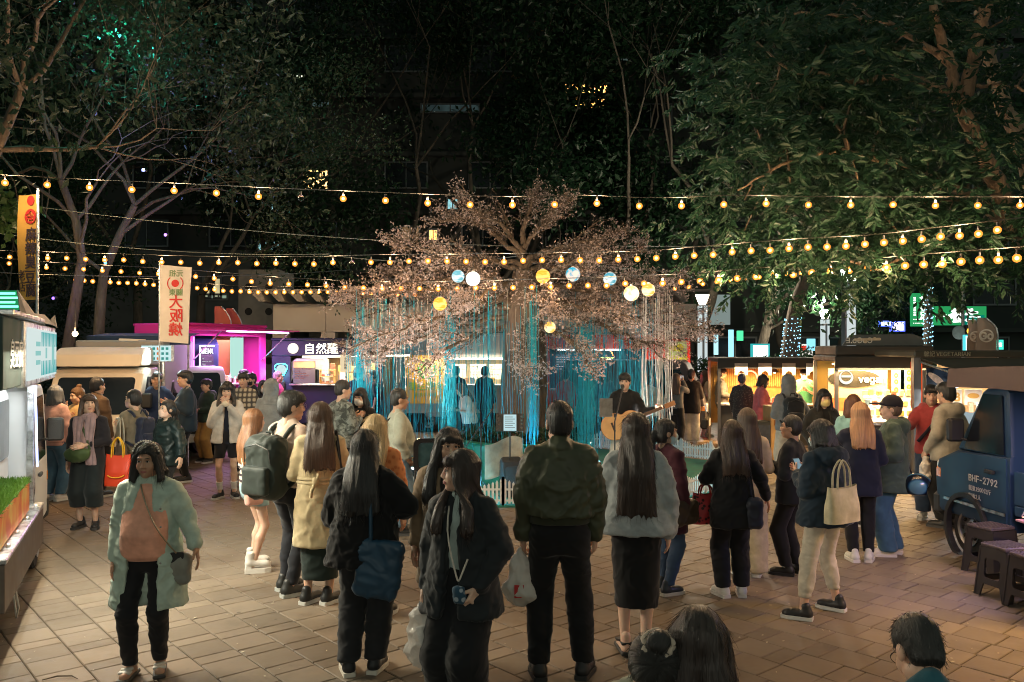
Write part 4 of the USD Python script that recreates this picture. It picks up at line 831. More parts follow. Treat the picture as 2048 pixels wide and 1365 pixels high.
twiggy('near leafy tree whose bare twigs hang in at the upper left corner', (gx(-120, 13.5), 13.5, 0), [(-100, 560, 13.5), (-60, 420, 13.4), (-10, 300, 13.2), (40, 180, 13)], 21, .3, 12000, bark((.17, .125, .09)), leafm((.022, .042, .022), (.05, .07, .038)), [(3, (.8, -.2, .5), 1.6), (4, (.9, .3, .5), 1.9), (4, (.1, -.3, 1), 1.9), (3, (.9, .2, .0), 1.5), (4, (.6, -.4, .9), 2.0), (2, (.8, 0, .3), 1.2)], .13)
# the big leafy tree at the upper right
def fronds(C, D, rg, L=.34, n=9, leaf=.13):
    """compound leaves: a drooping rib with leaflets on both sides"""
    VV, FF, m = [], [], len(C); D = unit(D); side = unit(np.cross(D, rg.normal(size=(m, 3)) * .3 + (0, 0, 1)))
    for k in range(n):
        t = (k + 1) / n; base = C + D * L * t + np.array([0, 0, -.35]) * L * t * t
        for sg in (-1, 1):
            v, f = leaves(base, leaf * (1 - .35 * abs(t - .55)), rg, .45, .36, dirs=side * sg * .9 + D * .55); FF.append(f + sum(len(x) for x in VV)); VV.append(v)
    return np.vstack(VV), np.vstack(FF)
rt = thing('tree', 'large leafy tree with drooping compound leaves filling the upper right', 'tree', (gx(2190, 10.4), 10.4, 0)); rb = np.array([gx(2190, 10.4), 10.4, 0]); rg = np.random.default_rng(31)
tm_ = MB(); limbs = [([(2185, 700, 10.4), (2120, 560, 10.3), (2035, 470, 10.1), (1990, 350, 9.9), (1955, 285, 9.8), (1915, 190, 9.7)], .155, .075), ([(1915, 190, 9.7), (1908, 130, 9.6), (1880, 60, 9.4), (1860, -30, 9.2)], .07, .04), ([(1930, 215, 9.75), (1948, 110, 9.7), (1975, 30, 9.6), (1980, -40, 9.5)], .085, .06),
    ([(2120, 560, 10.3), (2090, 420, 11), (2046, 290, 11.3), (2005, 200, 11.4), (1975, 100, 11.5), (1960, -20, 11.6)], .15, .075), ([(2035, 470, 10.1), (1960, 400, 10.0), (1880, 365, 9.8), (1800, 330, 9.5), (1680, 300, 9.2)], .08, .025), ([(1880, 365, 9.8), (1840, 420, 9.4), (1800, 470, 9.1)], .035, .012), ([(1915, 190, 9.7), (1820, 150, 9.4), (1700, 160, 9.2), (1560, 130, 9.0)], .055, .015), ([(1700, 300, 9.2), (1680, 250, 9.1), (1720, 370, 9)], .02, .01), ([(1955, 172, 9.7), (2000, 168, 9.5), (2080, 180, 9.3)], .022, .015), ([(1680, 300, 9.2), (1560, 330, 9.0), (1480, 380, 8.9)], .025, .008), ([(2035, 470, 10.1), (1950, 490, 10), (1850, 500, 9.7), (1760, 540, 9.4)], .05, .012), ([(1908, 130, 9.6), (1780, 40, 9.3), (1600, 20, 9.0)], .045, .012)]
LP = []
for pts, r0, r1 in limbs:
    Q = np.array([px(*q) for q in pts]) - rb; q0 = np.linspace(0, len(Q) - 1, 5 * len(Q)); S = np.stack([np.interp(q0, np.arange(len(Q)), Q[:, k]) for k in range(3)], 1)
    for _ in range(3): S[1:-1] = (S[:-2] + S[2:]) / 4 + S[1:-1] / 2
    S += rg.normal(0, .012, S.shape); tm_.tube(S, np.linspace(r0, r1, len(S)), 9, False)
    if r1 < .07: LP.append(S[len(S) // 3:])
part(rt, 'trunk', tm_, bark((.33, .22, .14), 9), True)
clumps = [(x, y, Y) for x, y, Y in ((1500, 110, 9.4), (1560, 60, 9.2), (1640, 120, 9), (1720, 60, 9.3), (1800, 120, 9), (1860, 60, 10), (1540, 190, 9), (1620, 230, 9.2), (1700, 190, 8.9), (1760, 240, 9.3), (1840, 240, 9.2), (1500, 290, 9), (1560, 320, 9.2), (1630, 350, 9), (1700, 340, 9.2), (1780, 340, 9.3), (1850, 320, 9.8), (1490, 400, 9.3), (1570, 430, 9.4), (1650, 450, 9.5), (1740, 440, 9.3), (1820, 440, 9.3), (1900, 420, 9.4), (1960, 430, 9.2), (2020, 420, 9.6), (1700, 520, 9.8), (1790, 530, 9.6), (1870, 500, 9.4), (1950, 490, 9.6), (2060, 500, 9.6), (2040, 250, 9.4), (2010, 60, 9.4), (2060, 140, 9.7), (1930, 330, 10.6), (1960, 20, 10.4), (1680, 20, 9.8), (1580, 140, 10), (1740, 150, 10.3), (1820, 30, 10.4), (1640, 290, 10.2), (1560, 510, 10.6), (1640, 520, 10.8), (1480, 480, 10.6), (2040, 340, 10.8), (1460, 200, 10.6))]
C, D = [], []
for x, y, Y in clumps:
    c = px(x, y, Y) - rb; k = 30; o = rg.normal(size=(k, 3)) * (.30, .30, .20); C.append(c + o); d = o + (0, 0, .05); d[:, 2] *= .6; D.append(unit(d) + rg.normal(size=(k, 3)) * .3 + (-.15, -.25, -.1))
    tm2 = MB().tube([c, c + (.1, .05, .18), min((S[np.argmin(((S - c) ** 2).sum(1))] for S in LP), key=lambda q: ((q - c) ** 2).sum())], [.008, .01, .014], 4, False); part(rt, 'twig', tm2, bark((.2, .14, .09), 9))
part(rt, 'crown', fronds(np.vstack(C), np.vstack(D), rg), leafm((.016, .05, .024), (.035, .095, .045), .3))
# heart leaved vine at the left edge
vn = thing('vine', 'bright green broad-leaved climber at the left edge above the banner', 'vine', px(10, 420, 11)); rg = np.random.default_rng(8)
part(vn, 'leaves', leaves(rg.normal(size=(260, 3)) * (.16, .15, .17), .11, rg, .5, .8), leafm((.06, .11, .03), (.11, .19, .05))); part(vn, 'stem', MB().tube([(-.5, 0, .5), (-.1, 0, .25), (.12, .02, 0), (.1, 0, -.25)], .008, 5), bk)
# trunks wound with fairy lights
def fairy(label, x, Y, path, seed, r, z0, z1, n):
    rg = np.random.default_rng(seed); t = thing('tree', label, 'tree', (gx(x, Y), Y, 0)); b = np.array([gx(x, Y), Y, 0]); P = np.array([(0, 0, 0)] + [px(*q) - b for q in path]); T_, tips = MB(), []
    q0 = np.linspace(0, len(P) - 1, 20); S = np.stack([np.interp(q0, np.arange(len(P)), P[:, k]) for k in range(3)], 1); T_.tube(S, np.linspace(r, r * .6, 20), 9, False)
    for d in ((.7, .1, .8), (-.6, .2, .9), (.1, -.5, 1), (-.2, .6, 1)): grow(rg, S[-1], unit(np.array(d)), 1.9, r * .5, 3, T_, tips, .15, .6, (2, 3), 4, .75)
    part(t, 'trunk', T_, bark((.16, .13, .10)), True); tips = np.array(tips); part(t, 'crown', leaves(tips[rg.integers(len(tips), size=3500)] + rg.normal(size=(3500, 3)) * .4, .15, rg), green_leaf)
    fl = thing('fairy_lights', label.split(' wound')[0].replace('tree', '').strip() and 'string of tiny cool white lights wound round the ' + ('sparkling trunk by the short lamp post' if seed == 2 else 'sparkling trunk before the green signs'), 'fairy lights', (b[0], b[1], 0)); B_, wire = MB(), []
    for i in range(n):
        u = i / n; z = z0 + (z1 - z0) * u; c = np.array([np.interp(z, S[:, 2], S[:, k]) for k in (0, 1)]); rr = np.interp(z, S[:, 2], np.linspace(r, r * .6, 20)) + .012; a = u * 2 * math.pi * 17 + rg.normal(0, .1)
        p = np.array([c[0] + rr * math.cos(a), c[1] + rr * math.sin(a), z + rg.normal(0, .02)]); wire.append(p); B_.ball(p, .014 if rg.random() > .3 else .02, 0)
    part(fl, 'bulbs', B_, emit((.35, .75, 1), 3.5), kind='stuff'); part(fl, 'wire', MB().tube(wire, .004, 3, False), matte(BLACK, .7, name='wire'))
fairy('tree with a trunk wound in cool fairy lights beside the short lamp post', 1578, 26, [(1578, 720, 26), (1585, 650, 26), (1592, 610, 26), (1610, 560, 26)], 2, .3, 1.0, 3.1, 230)
fairy('thin tree with a trunk wound in cool fairy lights in front of the green signs', 1854, 27, [(1854, 720, 27), (1857, 640, 27), (1858, 560, 27), (1862, 520, 27)], 3, .16, 1.5, 4.1, 210)
# ---------------------------------------------------------------- the blossom tree
TX, TY = .2, 14.0; bt = thing('blossom_tree', 'spreading pink blossom tree hung with lanterns in the middle of the plaza', 'tree', (TX, TY, 0)); tb = np.array([TX, TY, 0]); rg = np.random.default_rng(77)
T_ = MB(); a = np.linspace(0, 2 * np.pi, 25)[:-1]
zz = np.linspace(.2, 3.45, 24); rows = []
for z in zz:
    r = np.interp(z, [.2, .6, 1.0, 2.0, 3.0, 3.45], [.52, .42, .385, .345, .24, .16]); rows.append(np.stack([(r + .03 * np.sin(a * 4 + z) + .02 * np.sin(a * 9 - z * 2)) * np.cos(a), (r + .03 * np.sin(a * 5 + 1)) * np.sin(a), np.full(24, z)], 1))
A_ = np.array(rows); A_ = np.concatenate([A_, A_[:, :1]], 1); T_.grid(A_)
tipsB = []
limbB = [((1000, 600), (850, 640), (690, 702), -1.3, .06), ((1010, 565), (850, 560), (662, 592), .4, .05), ((1020, 530), (880, 505), (785, 498), -.6, .045), ((1030, 500), (950, 440), (868, 440), .6, .045), ((1036, 490), (990, 440), (915, 398), -.3, .045), ((1045, 470), (1062, 420), (1070, 392), .3, .045), ((1056, 480), (1095, 440), (1122, 410), -.3, .04), ((1062, 510), (1160, 485), (1252, 462), -.5, .045),
    ((1066, 535), (1200, 520), (1310, 500), .8, .045), ((1068, 565), (1230, 590), (1362, 545), -.4, .05), ((1072, 600), (1260, 605), (1430, 655), .9, .055), ((1070, 620), (1220, 650), (1338, 722), -1.5, .06), ((1062, 640), (1140, 680), (1196, 742), -2.4, .05), ((1044, 640), (1056, 700), (1068, 765), -2.3, .05), ((1012, 650), (900, 690), (828, 748), -2.2, .05), ((1004, 630), (800, 690), (722, 716), -.7, .05), ((1070, 610), (1230, 640), (1400, 690), .2, .05), ((1030, 520), (900, 540), (740, 545), 1.6, .045), ((1064, 520), (1190, 540), (1330, 575), 1.8, .045), ((1010, 600), (860, 600), (700, 640), 1.9, .045), ((1055, 560), (1080, 600), (1120, 640), -2.6, .04), ((1030, 560), (960, 590), (900, 620), -2.5, .04), ((1000, 610), (830, 670), (668, 690), .6, .05), ((1075, 610), (1270, 640), (1438, 662), -.4, .05), ((1070, 580), (1250, 560), (1395, 560), 1.0, .045), ((1005, 590), (840, 575), (655, 610), -.9, .045), ((1062, 600), (1160, 610), (1270, 640), -2.0, .045), ((1020, 570), (940, 530), (850, 500), -1.8, .04), ((1060, 560), (1130, 530), (1220, 500), -1.9, .04)]
for p0, p1, p2, dY, r in limbB:
    Y1 = TY + dY * .45; Y2 = TY + dY; k = TY / Y1
    Q = np.array([np.array([TX + .0, TY, px(*p0, TY)[2] - .15]), px(*p0, TY - .0), px(*p1, Y1), px(*p2, Y2)]) - tb; Q[0, :2] = 0
    q0 = np.linspace(0, 3, 22); S = np.stack([np.interp(q0, np.arange(4), Q[:, k]) for k in range(3)], 1)
    for _ in range(4): S[1:-1] = (S[:-2] + S[2:]) / 4 + S[1:-1] / 2
    S[6:] += rg.normal(0, .022, S[6:].shape); T_.tube(S, np.linspace(r * 1.35, .009, 22), 7, False)
    arms_ = [(S, 9)]
    for i in (8, 10, 12, 14, 16, 18):
        for _ in range(2):
            ax = unit(S[i + 2] - S[i - 2]); d = unit(ax + unit(np.cross(ax, rg.normal(size=3))) * .5 + (0, 0, .1)); L = rg.uniform(.55, 1.05) * (1.15 - i / 30); W_ = [S[i]]
            for j in range(10): d = unit(d + rg.normal(size=3) * .11 + ax * .08); W_.append(W_[-1] + d * L / 10)
            T_.tube(W_, np.linspace(.014, .004, 11), 4, False); arms_.append((np.array(W_), 2))
    for W_, k0 in arms_:
        for i in range(k0, len(W_)):
            ax = unit(W_[i] - W_[i - 1])
            for _ in range(4 if k0 == 9 else 2):
                d = unit(ax * .8 + unit(np.cross(ax, rg.normal(size=3))) * rg.uniform(.5, 1.1) + (0, 0, .1)); L = rg.uniform(.08, .24); p_ = W_[i] + (W_[i - 1] - W_[i]) * rg.uniform(); V_ = [p_, p_ + d * L * .5, p_ + unit(d + rg.normal(size=3) * .25) * L]
                T_.tube(V_, [.0045, .0035, .002], 3, False); tipsB += [V_[1], V_[2], V_[2]]
part(bt, 'trunk', T_, bark((.15, .11, .08), 8), True)
tipsB = np.array(tipsB); nB = 26000; wB = .25 + np.hypot(tipsB[:, 0], tipsB[:, 1] * .6) * np.where(tipsB[:, 2] > 3.2, .6, 1.0); P = tipsB[rg.choice(len(tipsB), nB, p=wB / wB.sum())] + rg.normal(size=(nB, 3)) * .026
cz = np.repeat(P, 3, 0); v, f = leaves(cz, .025, rg, -.1, .8)
part(bt, 'blossom', (v, f), mk('blossom_petal', {'g': ('geometry', {}), 'r': ('rgb_ramp', {'ramp': [(0, (.46, .36, .32)), (.5, (.68, .59, .54)), (1, (.80, .75, .70))]}), 'p': ('principled_bsdf', {'roughness': .6}), 't': ('translucent_bsdf', {}), 'm': ('mix_closure', {'fac': .4})}, [('g.random_per_island', 'r.fac'), ('r.color', 'p.base_color'), ('r.color', 't.color'), ('p.BSDF', 'm.closure1'), ('t.BSDF', 'm.closure2')], 'm.closure'), kind='stuff')
# yarn hanging from its branches
def yarn(label, spots, mat, zt, zb, seed, r=.003):
    rg = np.random.default_rng(seed); y = MB()
    for x, n, w, dY in spots:
        for _ in range(n):
            Y = TY + dY + rg.normal(0, .35); X = (x + rg.normal(0, w) - 1024) / FPX * TY; z1 = rg.uniform(*zt); z0 = rg.uniform(*zb); c = rg.normal(0, .02, (6, 2)); k = np.linspace(0, 1, 6)
            y.tube(np.stack([X + c[:, 0] * k, Y + c[:, 1] * k, z1 + (z0 - z1) * k], 1), r, 3, False)
    return obj('hanging_yarn', y, mat, label, 'yarn', kind='stuff')
cy = cloth((.015, .36, .50), name='yarn', bump=.1)
yarn('curtain of thin turquoise yarn hanging all round under the blossom tree', [(740, 30, 14, -.6), (790, 50, 30, .3), (860, 60, 34, .6), (925, 50, 28, -.4), (985, 26, 22, -1.0), (1050, 16, 25, -1.4), (1110, 60, 28, .8), (1215, 90, 34, .7), (1275, 60, 28, .2), (1000, 30, 60, 1.2), (1180, 40, 60, -.6)], cy, (2.3, 3.1), (.35, 1.1), 1)
yarn('dense bundle of turquoise yarn hanging right of the blossom tree trunk', [(1158, 130, 11, -.9)], cy, (2.2, 2.6), (.3, .7), 2)
yarn('narrow bundle of turquoise yarn hanging in front of the trunk', [(1062, 34, 4, -1.5)], cy, (2.4, 2.9), (.5, 1.0), 3)
yarn('bundle of turquoise yarn beside the dark truck with a moon sign', [(733, 46, 6, -.5)], cy, (2.0, 2.3), (.5, .9), 4)
yarn('bundle of turquoise yarn before the yellow van', [(905, 40, 7, -.7)], cy, (2.2, 2.7), (.6, 1.0), 5)
wy = cloth((.62, .58, .52), name='yarn', bump=.1)
yarn('white yarn strands hanging from the right branches of the blossom tree', [(1278, 7, 3, -.4), (1300, 6, 6, 0), (1315, 10, 6, -.3), (1325, 14, 6, .1)], wy, (2.7, 3.2), (.7, 1.3), 6, .005)
yarn('white yarn strands hanging from the left branches of the blossom tree', [(760, 6, 20, -.3), (800, 8, 25, 0), (850, 6, 20, -.3), (980, 8, 60, -.5)], wy, (2.7, 3.1), (1.0, 2.0), 7)
# planet lanterns
def lantern(x, y, Y, r, c1, c2, label, st, bands):
    t = thing('paper_lantern', label, 'lantern', px(x, y, Y), group=None)
    gm = mk('lantern_' + hexkey(c1) + str(bands), {'tc': ('texture_coordinate', {}), 'mp': ('mapping', {'scale': (1, 1, 4) if bands else (1, 1, 1)}), 'n': ('noise_texture', {'scale': 5 if bands else 7, 'detail': 4, 'distortion': .5}), 'r': ('rgb_ramp', {'ramp': [(.42, c1), (.56, c2)]}), 'e': ('emission', {'strength': st})}, [('tc.object', 'mp.vector'), ('mp.vector', 'n.vector'), ('n.fac', 'r.fac'), ('r.color', 'e.color')], 'e.emission')
    part(t, 'globe', MB().ball((0, 0, 0), r, 3), gm, True); part(t, 'ring', MB().cyl((0, 0, r * .96), (0, 0, r * 1.12), .025, 10), metal()); part(t, 'cord', MB().cyl((0, 0, r * 1.12), (0, 0, r + .55), .004, 4), matte(BLACK, name='wire'))
for a_ in ((916, 553, 12.6, .095, (.2, .55, .62), (.85, .95, .95), 'pale blue banded lantern, leftmost of the high pair left of the trunk', 1.2, 1), (946, 558, 12.2, .105, (.9, .85, .75), (1, .97, .9), 'white glowing lantern right beside the pale blue one', 1.9, 0), (880, 608, 12.0, .098, (1, .42, .04), (1, .68, .2), 'orange yellow lantern lowest at the left of the trunk', 1.7, 1), (1086, 553, 12.9, .11, (1, .38, .03), (1, .6, .15), 'amber lantern half hidden by blossom right of the trunk', 1.8, 1),
           (1146, 549, 12.2, .105, (.03, .42, .58), (.95, .75, .6), 'blue globe lantern with pale orange patches', 1.3, 0), (1220, 558, 12.4, .098, (.1, .4, .5), (.85, .92, .9), 'blue and white striped lantern right of the globe one', 1.2, 1), (1263, 587, 11.8, .108, (1, .62, .2), (1, .88, .6), 'large bright yellow lantern low on the right branches', 2.0, 0), (1297, 580, 12.2, .096, (1, .45, .08), (1, .85, .5), 'yellow banded lantern, rightmost of all lanterns', 1.7, 1), (1100, 655, 11.8, .08, (1, .5, .1), (1, .85, .45), 'small yellow lantern lowest in front of the trunk', 1.5, 1)):
    lantern(*a_)
# ---------------------------------------------------------------- vehicles
rubber = matte((.015, .015, .016), .8, .2, 20, name='rubber'); plastic = matte((.02, .021, .022), .55, .2, 12, name='black_plastic'); alu = metal((.62, .63, .64), .32)
glass_dark = matte((.008, .011, .016), .06, .2, 2, .02, name='vehicle_glass', spec=.7)
def carpaint(c): return matte(c, .5, .06, 1.5, .02, name='car_paint', spec=.4)
def hull(mb_pts): h = trimesh.convex.convex_hull(np.asarray(mb_pts)); return np.array(h.vertices), np.array(h.faces)
def side_hull(poly, w, bev=.05):
    """convex side outline (y, z) swept across x, edges bevelled"""
    P = shapely.Polygon(poly); pts = []
    for off, x in ((bev, w), (bev * .3, w - bev * .3), (0, w - bev)):
        q = np.array(P.buffer(-off, join_style=2).exterior.coords)
        pts += [(s * x, a, b) for a, b in q for s in (-1, 1)]
    return hull(pts)
def wheel(p, c, r=.285, w=.16, side=1):
    t = part(p, 'wheel', MB().lathe([(r * .62, -w / 2), (r * .93, -w / 2), (r, -w * .38), (r, w * .38), (r * .93, w / 2), (r * .62, w / 2), (r * .62, -w / 2)], 32).xf(rot((0, 1, 0), 90), c), rubber, 40, label=None)
    o = side * w * .42; rm = MB().lathe([(0, .02), (r * .2, .03), (r * .24, -.01), (r * .5, -.03), (r * .55, .02), (r * .62, .03)], 28).xf(rot((0, 1, 0), 90 * side), np.asarray(c) + (o, 0, 0))
    part(t, 'rim', rm, metal((.35, .35, .36), .45), 40)
    part(t, 'hub', MB().cyl(np.asarray(c) + (o, 0, 0), np.asarray(c) + (o + side * .035, 0, 0), r * .17, 12), plastic)
    for a in np.arange(8) * 45:
        M = rot((1, 0, 0), a); part(t, 'rim_slot', MB().box((o + side * .004, r * .41, 0), (.03, r * .1, r * .15), .01).xf(M, c), matte((.01, .01, .01), .9, name='slot'))
    return t
def kei_cab(t, col, W=.72, H=1.8, bonnet=False):
    cp = carpaint(col)
    if bonnet:
        b_ = MB().add(*side_hull([(.02, .38), (-.02, .75), (.04, .95), (.40, 1.09), (1.24, 1.11), (1.24, .38)], W)).add(*side_hull([(.36, 1.08), (.80, H - .06), (.92, H), (1.15, H), (1.22, H - .06), (1.24, 1.08)], W - .015)); body = part(t, 'cab', b_, cp, 25)
    else: body = part(t, 'cab', side_hull([(.02, .38), (-.01, .75), (.05, 1.02), (.42, H - .1), (.55, H - .01), (1.15, H), (1.22, H - .06), (1.24, .38)], W), cp, 25)
    part(t, 'windshield', MB().prism(rrect(1.2, .66, .06), .012, M=rot((1, 0, 0), -27 if not bonnet else -33), t=(0, .222 if not bonnet else .57, 1.385)), glass_dark)
    part(t, 'wiper', MB().tube([(-.1, .085, 1.06), (-.45, .16, 1.3)] if not bonnet else [(-.1, .42, 1.12), (-.45, .5, 1.3)], .008, 4), plastic)
    for s in (-1, 1):
        sw = [(.30, 1.06), (.58, 1.66), (1.08, 1.66), (1.1, 1.06)] if not bonnet else [(.56, 1.13), (.86, 1.67), (1.12, 1.67), (1.14, 1.13)]
        sw = [(s * a, b) for a, b in sw]
        part(t, 'side_window', MB().prism(shapely.Polygon(sw).buffer(.02), .01, M=R(90 * s), t=(s * (W + .004), 0, 0)), glass_dark)
        dp = shapely.Polygon([(.24, .5), (.2, 1.02), (1.16, 1.02), (1.16, .45), (.62, .42)] if not bonnet else [(.5, .62), (.46, 1.04), (1.18, 1.06), (1.18, .45), (.95, .42)]).buffer(.02); dp = dp if s > 0 else affinity.scale(dp, -1, 1, origin=(0, 0))
        d = part(t, 'door', MB().prism(dp, .012, M=R(90 * s), t=(s * (W + .006), 0, 0)), cp)
        part(d, 'handle', MB().box((s * (W + .03), .98, .93), (.03, .14, .035), .012), plastic)
        part(t, 'headlight', MB().box((s * .53, .0, .82), (.3, .1, .2), .04), matte((.55, .56, .56), .15, .2, 10, name='lamp_glass', coat=.8), 30)
        part(t, 'indicator', MB().box((s * .69, .07, .80), (.07, .1, .12), .03), matte((.5, .18, .03), .2, name='amber_glass'), 30)
        m = part(t, 'mirror', MB().box((s * (W + .09), .26 if not bonnet else .52, 1.30), (.16, .09, .24), .04), plastic, 30); part(m, 'mirror_arm', MB().tube([(s * W, .3 if not bonnet else .58, 1.2), (s * (W + .1), .27 if not bonnet else .53, 1.22)], .015, 6), plastic)
        wheel(t, (s * (W - .1), .84 if not bonnet else .58, .285), side=s)
    part(t, 'bumper', MB().box((0, .03, .46), (W * 2 + .02, .16, .24), .05), plastic, 30)
    part(t, 'grille', MB().box((0, -.02, .72), (.55, .03, .1), .01), plastic)
    part(t, 'licence_plate', MB().box((0, -.06, .45), (.32, .015, .16), .004), matte((.6, .6, .58), .5, name='plate'))
    return body
def kei_bed(t, col, y0=1.3, y1=3.3, W=.72, gate=True):
    part(t, 'chassis', MB().b2((-.45, y0 - .1, .3), (.45, y1, .52)), plastic); part(t, 'bed', MB().b2((-W, y0, .56), (W, y1, .66), .01), carpaint(col))
    for s in (-1, 1):
        wheel(t, (s * (W - .1), y1 - .65, .285), side=s)
        if gate: part(t, 'side_gate', MB().b2((s * W, y0, .665), (s * (W - .035), y1, .98), .01), carpaint(col))
def food_box(t, L, D, col, zf, zs, zl, zt, x0, x1, sign_col=None, back=(.5, .4, .25), wheels=True, roof_col=None, counter=.3):
    cp = carpaint(col); sc = carpaint(sign_col or col)
    part(t, 'lower_panel', MB().b2((-L / 2, 0, zf), (L / 2, .05, zs), .012), cp); part(t, 'sign_band', MB().b2((-L / 2, 0, zl), (L / 2, .05, zt), .012), sc)
    if x0 > -L / 2 + .02: part(t, 'side_panel', MB().b2((-L / 2, .002, zs + .003), (x0, .052, zl - .003), .012), cp)
    if x1 < L / 2 - .02: part(t, 'side_panel', MB().b2((x1, .002, zs + .003), (L / 2, .052, zl - .003), .012), cp)
    for s in (-1, 1): part(t, 'end_wall', MB().b2((s * L / 2, .055, zf), (s * (L / 2 - .05), D - .055, zt), .012), cp)
    part(t, 'back_wall', MB().b2((-L / 2, D - .05, zf), (L / 2, D, zt), .012), cp); part(t, 'roof', MB().b2((-L / 2 - .02, -.02, zt + .003), (L / 2 + .02, D + .02, zt + .06), .02), carpaint(roof_col or col))
    part(t, 'floor', MB().b2((-L / 2 + .06, .06, zf), (L / 2 - .06, D - .06, zf + .06)), plastic); part(t, 'inner_wall', MB().b2((-L / 2 + .06, D - .08, zs - .3), (L / 2 - .06, D - .055, zl + .05)), matte(back, .7, name='lining'))
    part(t, 'counter', MB().b2((x0, -counter, zs - .04), (x1, -.003, zs - .002), .008), alu)
    if wheels:
        for s in (-1, 1): part(t, 'wheel', MB().cyl((s * (L / 2 - .5), .06, .3), (s * (L / 2 - .5), .24, .3), .3, 24), rubber)
def strip(t, a, b, col, st, r=.018, power=0, pitch=0, yaw=0): 
    part(t, 'light_tube', MB().cyl(a, b, r, 8), emit(col, st))
    if power: 
        c = (np.asarray(a) + np.asarray(b)) / 2; lamp('rect', c + (0, 0, -.03), power, col, np.linalg.norm(np.asarray(b) - np.asarray(a)), h=.08, yaw=yaw, pitch=pitch, parent=t)
ORD = 'first second third fourth fifth sixth seventh eighth ninth tenth'.split()
GOODS = [(.45, .1, .06), (.5, .35, .08), (.2, .3, .1), (.5, .45, .35), (.12, .2, .3), (.35, .2, .1), (.55, .5, .2)]
def goods(kind, label, base, n, dx, yaw, seed, h=.14, group=None, rows=1, dy=.12, where=''):
    """small things standing in rows on a counter"""
    rg = np.random.default_rng(seed); g = group or label
    for r in range(rows):
        for i in range(n):
            p = np.asarray(base) + R(yaw) @ np.array([(i - (n - 1) / 2) * dx + rg.normal(0, dx * .08), r * dy, 0]); hh = h * rg.uniform(.75, 1.2); c = GOODS[rg.integers(len(GOODS))]; m = MB()
            if kind == 'bottle': m.lathe([(0, 0), (.028, 0), (.03, .01), (.03, hh * .6), (.012, hh * .78), (.012, hh), (0, hh)], 10)
            elif kind == 'cup': m.lathe([(0, 0), (.028, 0), (.038, hh), (.041, hh), (.041, hh + .012), (0, hh + .016)], 10)
            elif kind == 'bun': m.ball((0, 0, hh * .3), (.05, .045, hh * .35), 1)
            else: m.box((0, 0, hh / 2), (dx * .62, .07, hh), .006, R(rg.normal(0, 8)))
            obj(kind, m, matte(c, .5, .3, 18, name='goods'), f"{kind.replace('_', ' ')}, {ORD[i]} from the left {('in the front row ', 'in the back row ')[r] if rows > 1 else ''}{where}", kind.replace('_', ' '), group=g, loc=p)
def menu(t, c, w, h, face, ink, seed, yaw=0, title=None, emitf=None, rows=6, cols=1):
    """a printed board: rows of writing too small to read"""
    rg = np.random.default_rng(seed); M = R(yaw); c = np.asarray(c)
    p = part(t, 'menu_board', MB().box((0, 0, 0), (w, .02, h), .003).xf(M, c), face); sh = []
    for q in range(cols):
        for i in range(rows):
            z = h * (.36 - .74 * i / max(1, rows)); x = -w / 2 + w * (q + .08) / cols
            while x < -w / 2 + w * (q + .85) / cols:
                l = rg.uniform(.02, .05) * 2; sh.append(shapely.box(x, z - h * .018, min(x + l, -w / 2 + w * (q + .9) / cols), z + h * .022)); x += l + .02
                if rg.random() < .25: break
    part(p, 'print', MB().prism(shapely.union_all(sh), .004, t=(0, -.0145, 0)).xf(M, c), ink, kind='stuff')
    if title is not None: part(p, 'title', MB().prism(title, .004, t=(0, -.0147, 0)).xf(M, c), ink)
    return p
def awn(t, pts, th, m): return part(t, 'awning', MB().sheet(np.array(pts, float), th), m)
ink_d, ink_w = matte((.03, .03, .03), .6, name='ink'), matte((.75, .73, .68), .6, name='ink')
# T1: near left white truck, nose pointing away
t1 = thing('food_truck', 'white food van at the left edge with a lit menu box', 'food truck', (-5.63, 8.72, 0), 203.6)
kei_cab(t1, (.62, .62, .6)); part(t1, 'body', side_hull([(1.26, .4), (1.26, 1.74), (1.4, 1.8), (3.6, 1.8), (3.7, .4)], .52, .05), carpaint((.6, .6, .58)), 25); part(t1, 'chassis', MB().b2((-.45, 1.2, .3), (.45, 3.6, .5)), plastic)
for y in (1.35, 2.5): part(t1, 'side_window', MB().prism(rrect(1.0, .52, .06), .01, M=R(-90), t=(-.532, y + .5, 1.42)), glass_dark)
for s in (-1, 1): wheel(t1, (s * .5, 3.0, .285), side=s)
gt = part(t1, 'side_gate', MB().b2((-.80, 1.24, .33), (-.76, 3.6, .66), .006), matte((.11, .085, .07), .6, .25, 5, name='gate_board')); part(gt, 'gate_rail', MB().b2((-.81, 1.24, .663), (-.70, 3.6, .70), .008), alu)
for y in (1.5, 2.1, 2.7, 3.2): part(gt, 'gate_bolt', MB().ball((-.765, y, .71), .018, 1), metal((.7, .7, .7)))
part(t1, 'printed_panel', MB().b2((-.74, 1.75, .72), (-.71, 3.6, .97)), mk('orange_print', {'tc': ('texture_coordinate', {}), 'n': ('noise_texture', {'scale': 4, 'detail': 3, 'distortion': 1}), 'r': ('rgb_ramp', {'ramp': [(.35, (.5, .08, .02)), (.5, (.6, .2, .03)), (.65, (.6, .42, .1))]}), 'p': ('principled_bsdf', {'roughness': .4})}, [('tc.object', 'n.vector'), ('n.fac', 'r.fac'), ('r.color', 'p.base_color')]))
rg = np.random.default_rng(4); P = np.stack([rg.uniform(-.74, -.53, 4200), rg.uniform(1.75, 3.6, 4200), np.full(4200, .978)], 1)
part(t1, 'counter', MB().b2((-.74, 1.75, .973), (-.523, 3.6, .985)), matte((.06, .1, .02), .9, name='turf')); part(t1, 'artificial_grass', leaves(P, .05, rg, -1.6, .16), leafm((.08, .17, .02), (.2, .34, .05)), kind='stuff')
